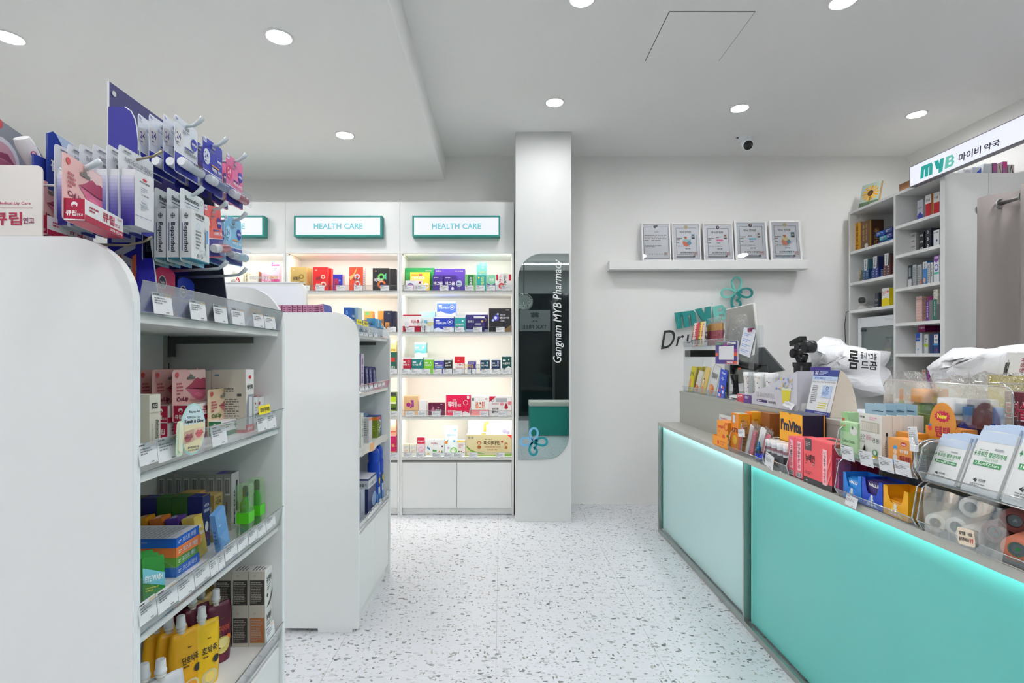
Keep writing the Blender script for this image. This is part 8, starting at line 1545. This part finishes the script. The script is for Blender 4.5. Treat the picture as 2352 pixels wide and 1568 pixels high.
for k in range(5):
    xx = .04 + .062 * k; t2 = empty('vitamin_tube', t.matrix_basis @ TR(xx, .05 + (k % 2) * .05, .0015), '%s white effervescent tube in the display tray, counted from the far end' % ('first', 'second', 'third', 'fourth', 'fifth')[k], 'tube', 'effervescent tubes'); ht = .17
    MB().lathe([(.0285, 0), (.0285, ht - .022)], M((226, 226, 224), .35), 20).build('tube_body', t2); MB().lathe([(.0305, ht - .022), (.0305, ht), (.028, ht + .002)], M((236, 237, 238), .3), 20).build('cap', t2)
    q = MB(); rnd = random.Random(k); cyl = lambda a_, b, s: ((.0285 + s) * math.sin((a_ - .5) * 2.8), -(.0285 + s) * math.cos((a_ - .5) * 2.8), b * ht)
    for i in range(16):
        a_, b_ = rnd.uniform(0, .9), rnd.uniform(.1, .85); q.add([cyl(a_, b_, .0004), cyl(a_ + .05, b_, .0004), cyl(a_ + .05, b_ + .03, .0004), cyl(a_, b_ + .03, .0004)], [(0, 1, 2, 3)], M(((230, 150, 40), (90, 150, 60), (70, 60, 140))[i % 3], .4))
    vs, fs, asp = text_mesh('VitaVITAMIN', .03); q.add([cyl(.45 + .12 * b, .75 - .6 * a_, .0006) for a_, b in vs], fs, M(INK, .4)); q.build('label_print', t2)
# card reader, pen, tent card
x, _ = kt(1826, 940, .2); t = empty('card_terminal', FK.M @ TR(x, .235, UZ), 'white card terminal with a sloping face beside the tent card', 'terminal')
MB().lathe([(.055, 0), (.056, .004), (.054, .04), (.04, .045)], M((210, 212, 212), .35), 24).build('base', t); MB().box(-.05, .05, .02, .03, .04, .15, M((206, 208, 208), .35), TR(0, 0, 0, 0, -14)).build('face_plate', t)
q = MB(); printing(q, [('b', .4, .3, .65, .42)], lambda a_, b, s: (-.05 + a_, .019 - s, .04 + b), .1, .11); q.build('face_print', t, TR(0, 0, 0, 0, -14))
MB().tube([(.03, -.02, .045), (.03, -.02, .22)], .0055, m_black, 10).build('pen', t); MB().tube([(.03, -.02, .045), (.045, -.04, .01), (.05, -.05, .0)], .0015, m_black, 5).build('pen_cord', t)
ktag(None, 1797, 1822, 916, 930, .17, 'white price card on a clear clip at the edge under the card terminal', roll=10, tilt=-30, name='price_card')
xA, zA = kt(1849, 937, .19); xB, zB = kt(1905, 954, .19); zt = kt(1866, 848, .23)[1]; w_ = xB - xA; h_ = zt - UZ
t = empty('tent_card', FK.M @ TR(xA, .19, UZ), 'tall white tent card about tax-free receipts with blue bands', 'sign'); lean = .045
q = MB(); q.add([(0, 0, 0), (w_, 0, 0), (w_, lean, h_), (0, lean, h_), (0, .0012, 0), (w_, .0012, 0), (w_, lean + .0012, h_), (0, lean + .0012, h_)], [(0, 1, 2, 3), (7, 6, 5, 4), (0, 4, 5, 1), (1, 5, 6, 2), (3, 2, 6, 7), (0, 3, 7, 4)], M((226, 228, 230), .4)); q.build('front_sheet', t)
q = MB(); N = 10; prof = [(lean + .075 * math.sin(PI / 2 * i / N) if 1 else 0, h_ * (1 - (i / N) ** 1.6)) for i in range(N + 1)]
q.add([(x_, y_, z_) for y_, z_ in prof for x_ in (0, w_)], [(2 * i, 2 * i + 1, 2 * i + 3, 2 * i + 2) for i in range(N)], M((216, 206, 190), .5)); q.build('back_sheet', t)
q = MB(); q.prism([(.0, .0)] + [(lean * i / 4, h_ * i / 4) for i in range(1, 5)] + prof[1:], w_ - .001, w_, M((214, 204, 188), .5), 'x'); q.build('side_fold', t)
q = MB(); B_ = (46, 62, 140)
printing(q, [R_(0, .86, 1, 1, B_), T_(.06, .89, .2, .97, 'TAX', WH, .03), L_(.24, .88, .6, .97, 3, (200, 206, 230)), R_(0, .77, 1, .86, (190, 208, 230)), L_(.08, .79, .9, .84, 2, (70, 110, 190)), T_(.04, .71, .96, .75, 'Please Check Your Tax-Free Receipt!', (60, 62, 66), .0), R_(.5, .4, .88, .66, (186, 206, 232)), ('o', .69, .6, .05, .3, (50, 70, 140)), L_(.54, .44, .84, .55, 4, (90, 120, 190)), L_(.1, .25, .36, .66, 10, (130, 132, 136)), R_(.42, .14, .84, .34, (236, 236, 236)), R_(.45, .27, .8, .29, (214, 200, 60)), R_(.45, .22, .8, .24, (214, 200, 60)), R_(.45, .17, .8, .19, (214, 200, 60)), R_(0, .0, 1, .1, B_), L_(.4, .02, .95, .08, 2, (180, 186, 214))], lambda a_, b, s: (a_, lean * b / h_ - s - .0002, b), w_, h_); q.build('sheet_print', t)
# tablet leaning, black gimbal
slab([(1742, 798), (1752, 797), (1799, 850), (1788, 853), (1742, 860)], .4, .012, M((70, 74, 76), .35), 'tablet', 'dark grey tablet leaning diagonally behind the scanner', 'tablet')
x, _ = kt(1842, 880, .42); t = empty('camera_gimbal', FK.M @ TR(x, .42, UZ), 'black camera gimbal head on a short column behind the tent card', 'camera stand')
zg = kt(1842, 832, .42)[1] - UZ
MB().lathe([(.045, 0), (.04, .01), (.04, zg - .03), (.046, zg - .02), (.046, zg + .0)], M((26, 26, 28), .4), 20).build('column', t)
MB().tube([(-.05, 0, zg + .09), (-.055, 0, zg + .05), (-.03, 0, zg + .01), (.02, 0, zg + .005), (.05, -.01, zg + .04)], [.013, .014, .014, .014, .016], m_black, 10).build('arm', t)
for nm, (px, pz, r) in (('motor', (-.06, zg + .05, .026)), ('motor', (.06, zg + .085, .034)), ('motor', (.0, zg + .09, .018))): MB().lathe([(r * .9, -.03), (r, -.026), (r, .02), (r * .9, .024)], M((30, 30, 32), .3), 20, TR(px, 0, pz) @ Matrix.Rotation(PI / 2, 4, 'X')).build(nm, t)
MB().box(-.01, .1, -.02, .02, zg + .1, zg + .13, m_black, TR(0, 0, 0, 0, 0, -14), .004).build('clamp', t)
# plastic carrier bags
m_pbag = bpy.data.materials.new('white_film_bag'); m_pbag.use_nodes = True; nt = m_pbag.node_tree; bs = nt.nodes['Principled BSDF']
bs.inputs['Base Color'].default_value = (.82, .83, .85, 1); bs.inputs['Roughness'].default_value = .35; bs.inputs['Subsurface Weight'].default_value = .0
g_ = nt.nodes.new('ShaderNodeNewGeometry'); n_ = nt.nodes.new('ShaderNodeTexNoise'); n_.inputs['Scale'].default_value = 9; n_.inputs['Detail'].default_value = 3; n_.inputs['Distortion'].default_value = 1.2
b_ = nt.nodes.new('ShaderNodeBump'); b_.inputs['Strength'].default_value = .55; b_.inputs['Distance'].default_value = .03
nt.links.new(g_.outputs['Position'], n_.inputs['Vector']); nt.links.new(n_.outputs['Fac'], b_.inputs['Height']); nt.links.new(b_.outputs['Normal'], bs.inputs['Normal'])
def carrier(out, y, th, lab, seed):
    """crumpled film bag: the measured outline at its own depth, puffed to a real thickness"""
    P = [kt(u, v, y) for u, v in out]; cx_ = sum(p[0] for p in P) / len(P); cz_ = sum(p[1] for p in P) / len(P); rnd = random.Random(seed); n = len(P); K = 6; q = MB(); vs = []; fs = []
    for sgn in (-1, 1):
        for j in range(K + 1):
            f = 1 - j / K; 
            for i in range(n):
                r_ = rnd.uniform(-.012, .012) * (1 if 0 < j < K else 0); vs.append((cx_ + (P[i][0] - cx_) * f + r_, y + sgn * th * (1 - f ** 2.2) ** .6 * .5 + r_ * 1.4, cz_ + (P[i][1] - cz_) * f + r_))
    o = (K + 1) * n
    for s_ in (0, o):
        for j in range(K):
            for i in range(n): a_, b2, c_, d_ = s_ + j * n + i, s_ + j * n + (i + 1) % n, s_ + (j + 1) * n + (i + 1) % n, s_ + (j + 1) * n + i; fs.append((a_, b2, c_, d_) if s_ == 0 else (d_, c_, b2, a_))
    q.add(vs, fs, m_pbag, None, True); return q.build('carrier_bag', None, FK.M, label=lab, cat='bag')
b1 = carrier([(1873, 800), (1880, 785), (1893, 772), (1906, 783), (1922, 791), (1960, 794), (1990, 803), (2010, 805), (2023, 808), (2022, 830), (2020, 860), (2026, 880), (2035, 905), (2000, 912), (1950, 912), (1930, 905), (1900, 880), (1880, 850), (1874, 825)], .62, .22, 'crumpled white plastic bag with black Korean letters behind the tent card', 4)
q = MB(); y = .495
for body, qd in (('롬', [(1948, 846), (1972, 849), (1973, 806), (1950, 803)]), ('물사 Y그룹', [(1976, 823), (2014, 828), (2014, 812), (1977, 808)]), ('드곰', [(1977, 847), (2014, 850), (2015, 831), (1978, 828)])):
    vs, fs, asp = text_mesh(body, .05); f = quadmap([kt(u, v, y) for u, v in qd]); q.add([(f(a_, b)[0], y, f(a_, b)[1]) for a_, b in vs], fs, M((26, 28, 30), .5))
q.build('bag_lettering', b1)
b2_ = carrier([(2162, 850), (2160, 838), (2175, 823), (2205, 798), (2230, 797), (2265, 801), (2310, 798), (2352, 789), (2400, 786), (2440, 800), (2440, 900), (2380, 905), (2300, 900), (2230, 895), (2185, 892), (2172, 875)], .62, .26, 'second large white plastic bag filling the right edge', 9)
# white paper sheets and yellow box of leaflets
q = MB(); q.add([(1.55, .26, 0), (2.25, .3, 0), (2.2, .6, 0), (1.6, .6, 0), (1.55, .26, .012), (2.25, .3, .008), (2.2, .6, .01), (1.6, .6, .014)], [(3, 2, 1, 0), (4, 5, 6, 7), (0, 1, 5, 4), (1, 2, 6, 5), (2, 3, 7, 6), (3, 0, 4, 7)], M((226, 229, 236), .4)); q.build('paper_stack', None, FK.M @ TR(0, 0, UZ), label='white paper sheets lying behind the tent card', cat='paper')
x0, zt = kt(2269, 861, .44); zb = kt(2269, 890, .44)[1]
t = empty('leaflet_box', FK.M @ TR(x0, .44, UZ), 'yellow open box holding tilted white leaflets at the right edge', 'box'); hb = zt - UZ; yl = M((226, 206, 30), .5)
MB().box(0, .3, 0, .002, 0, hb, yl).box(0, .002, .002, .1, 0, hb, yl).box(0, .3, .1, .102, 0, hb, yl).box(.298, .3, .002, .1, 0, hb, yl).box(0, .3, 0, .1, 0, .002, yl).build('box_body', t)
for k in range(3):
    q = MB(); q.box(0, .24, 0, .0015, 0, .13, M((226, 226, 222), .5)); 
    if k == 0: printing(q, [('tv', .02, .2, .08, .8, '콜', INK, .04), ('c', .12, .3, .06, INK, .14), ('c', .13, .28, .035, WH, .08), ('tv', .24, .5, .3, .9, '유성한', (150, 40, 50), .02)] + [R_(.42 + .12 * i, .8, .47 + .12 * i, .88, ((226, 80, 50), (60, 80, 170), (60, 80, 170), (60, 80, 170))[i]) for i in range(4)] + [('l', .4 + .12 * i, .2, .5 + .12 * i, .7, 6, (110, 112, 116)) for i in range(4)], lambda a_, b, s: (a_, -s, b), .24, .13)
    q.build('leaflet', t, TR(.015 + .01 * k, .02 + .025 * k, hb - .05, 0, -10, 4))
# bottles wrapped in clear film behind the racks
def botl(u, v, y, r, h_, c, capc, lab, capr=.7, caph=.22, band=None, metal=0, zbase=None):
    x, zt = kt(u, v, y); zb = UZ if y > .18 else (zbase or gz); hh = zt - zb; t = empty('bottle', FK.M @ TR(x, y, zb + .001), lab, 'bottle')
    MB().lathe([(r, 0), (r, hh * (.88 - caph)), (r * .6, hh * (1 - caph))], M(c, .2), 20).build('bottle_body', t); MB().lathe([(r * capr, hh * (1 - caph)), (r * capr, hh * .98), (r * capr * .94, hh)], M(capc, .3, metal=metal), 20).build('cap', t)
    if band: MB().lathe([(r * 1.01, hh * .1), (r * 1.01, hh * .5)], M(band, .4), 20, cap=False).build('label_band', t)
    return t
botl(2120, 893, .24, .036, .2, (120, 150, 30), (222, 140, 50), 'green bottle with wide golden orange cap wrapped in film', .95, .3, (170, 190, 30), .5)
botl(2070, 893, .26, .012, .2, (150, 170, 30), (226, 130, 40), 'thin green bottle with an orange tip left of the wide one', .5, .3)
botl(2163, 893, .3, .026, .2, (196, 160, 90), (206, 130, 60), 'amber-capped bottle behind the white jar'); 
botl(2190, 915, .21, .042, .2, (214, 216, 214), (222, 223, 224), 'white round jar with a ribbed lid wrapped in film', .95, .35, (150, 60, 60))
botl(2243, 918, .25, .04, .2, (44, 36, 96), (50, 40, 110), 'dark purple squat bottle behind the blue pump bottles', .8, .2)
botl(2222, 935, .2, .021, .2, (30, 40, 110), (60, 120, 190), 'left blue bottle with a metallic pump cap', .55, .4, (40, 60, 150), .6); botl(2293, 936, .2, .024, .2, (40, 50, 120), (90, 140, 200), 'right blue bottle with a metallic pump cap', .55, .4, (50, 70, 150), .6)
botl(2262, 918, .28, .035, .2, (210, 212, 212), (222, 224, 226), 'white jar between the purple and the blue bottle', .9, .3, (170, 60, 60))
o = kb(2308, 2360, 899, UZ, .24, .06, (110, 40, 50), 'dark red box with large red outlined letters at the right edge', [T_(.02, .5, .98, .84, '토화술', WH, .09), T_(.04, .52, .96, .82, '토화술', (190, 30, 60), .03), T_(.02, .1, .7, .44, '스템', WH, .09), T_(.04, .12, .68, .42, '스템', (190, 30, 60), .03)])
for k, (u, y, w2, h2, lb) in enumerate(((2085, .27, .2, .2, 'film bag round the green bottles'), (2190, .26, .22, .2, 'film bag round the white jar'), (2290, .27, .24, .21, 'film bag round the blue bottle and red box'))):
    x, _ = kt(u, 930, y); bag(FK.M @ TR(x, y, UZ), w2, .12, h2, 'crinkled clear ' + lb, seed=20 + k)
x0 = kt(2032, 900, .19)[0]; x1 = kt(2330, 900, .19)[0]; z1 = kt(2045, 872, .19)[1] - UZ
t = empty('clear_screen_rack', FK.M @ TR(x0, .185, UZ), 'large clear acrylic holder with a rounded rim behind the two racks', 'organizer'); L = x1 - x0
for y_ in (0, .18):
    o = MB().prism(rrect(0, L, 0, z1, .025, 5, 'cd'), y_, y_ + .002, m_clear, 'y').build('wall_plate', t)
    e = MB(); e.tube([(a_, y_ + .001, b) for a_, b in rrect(0, L, 0, z1, .025, 5, 'cd')], .0022, m_edgec, 6); e.build('rim', o)
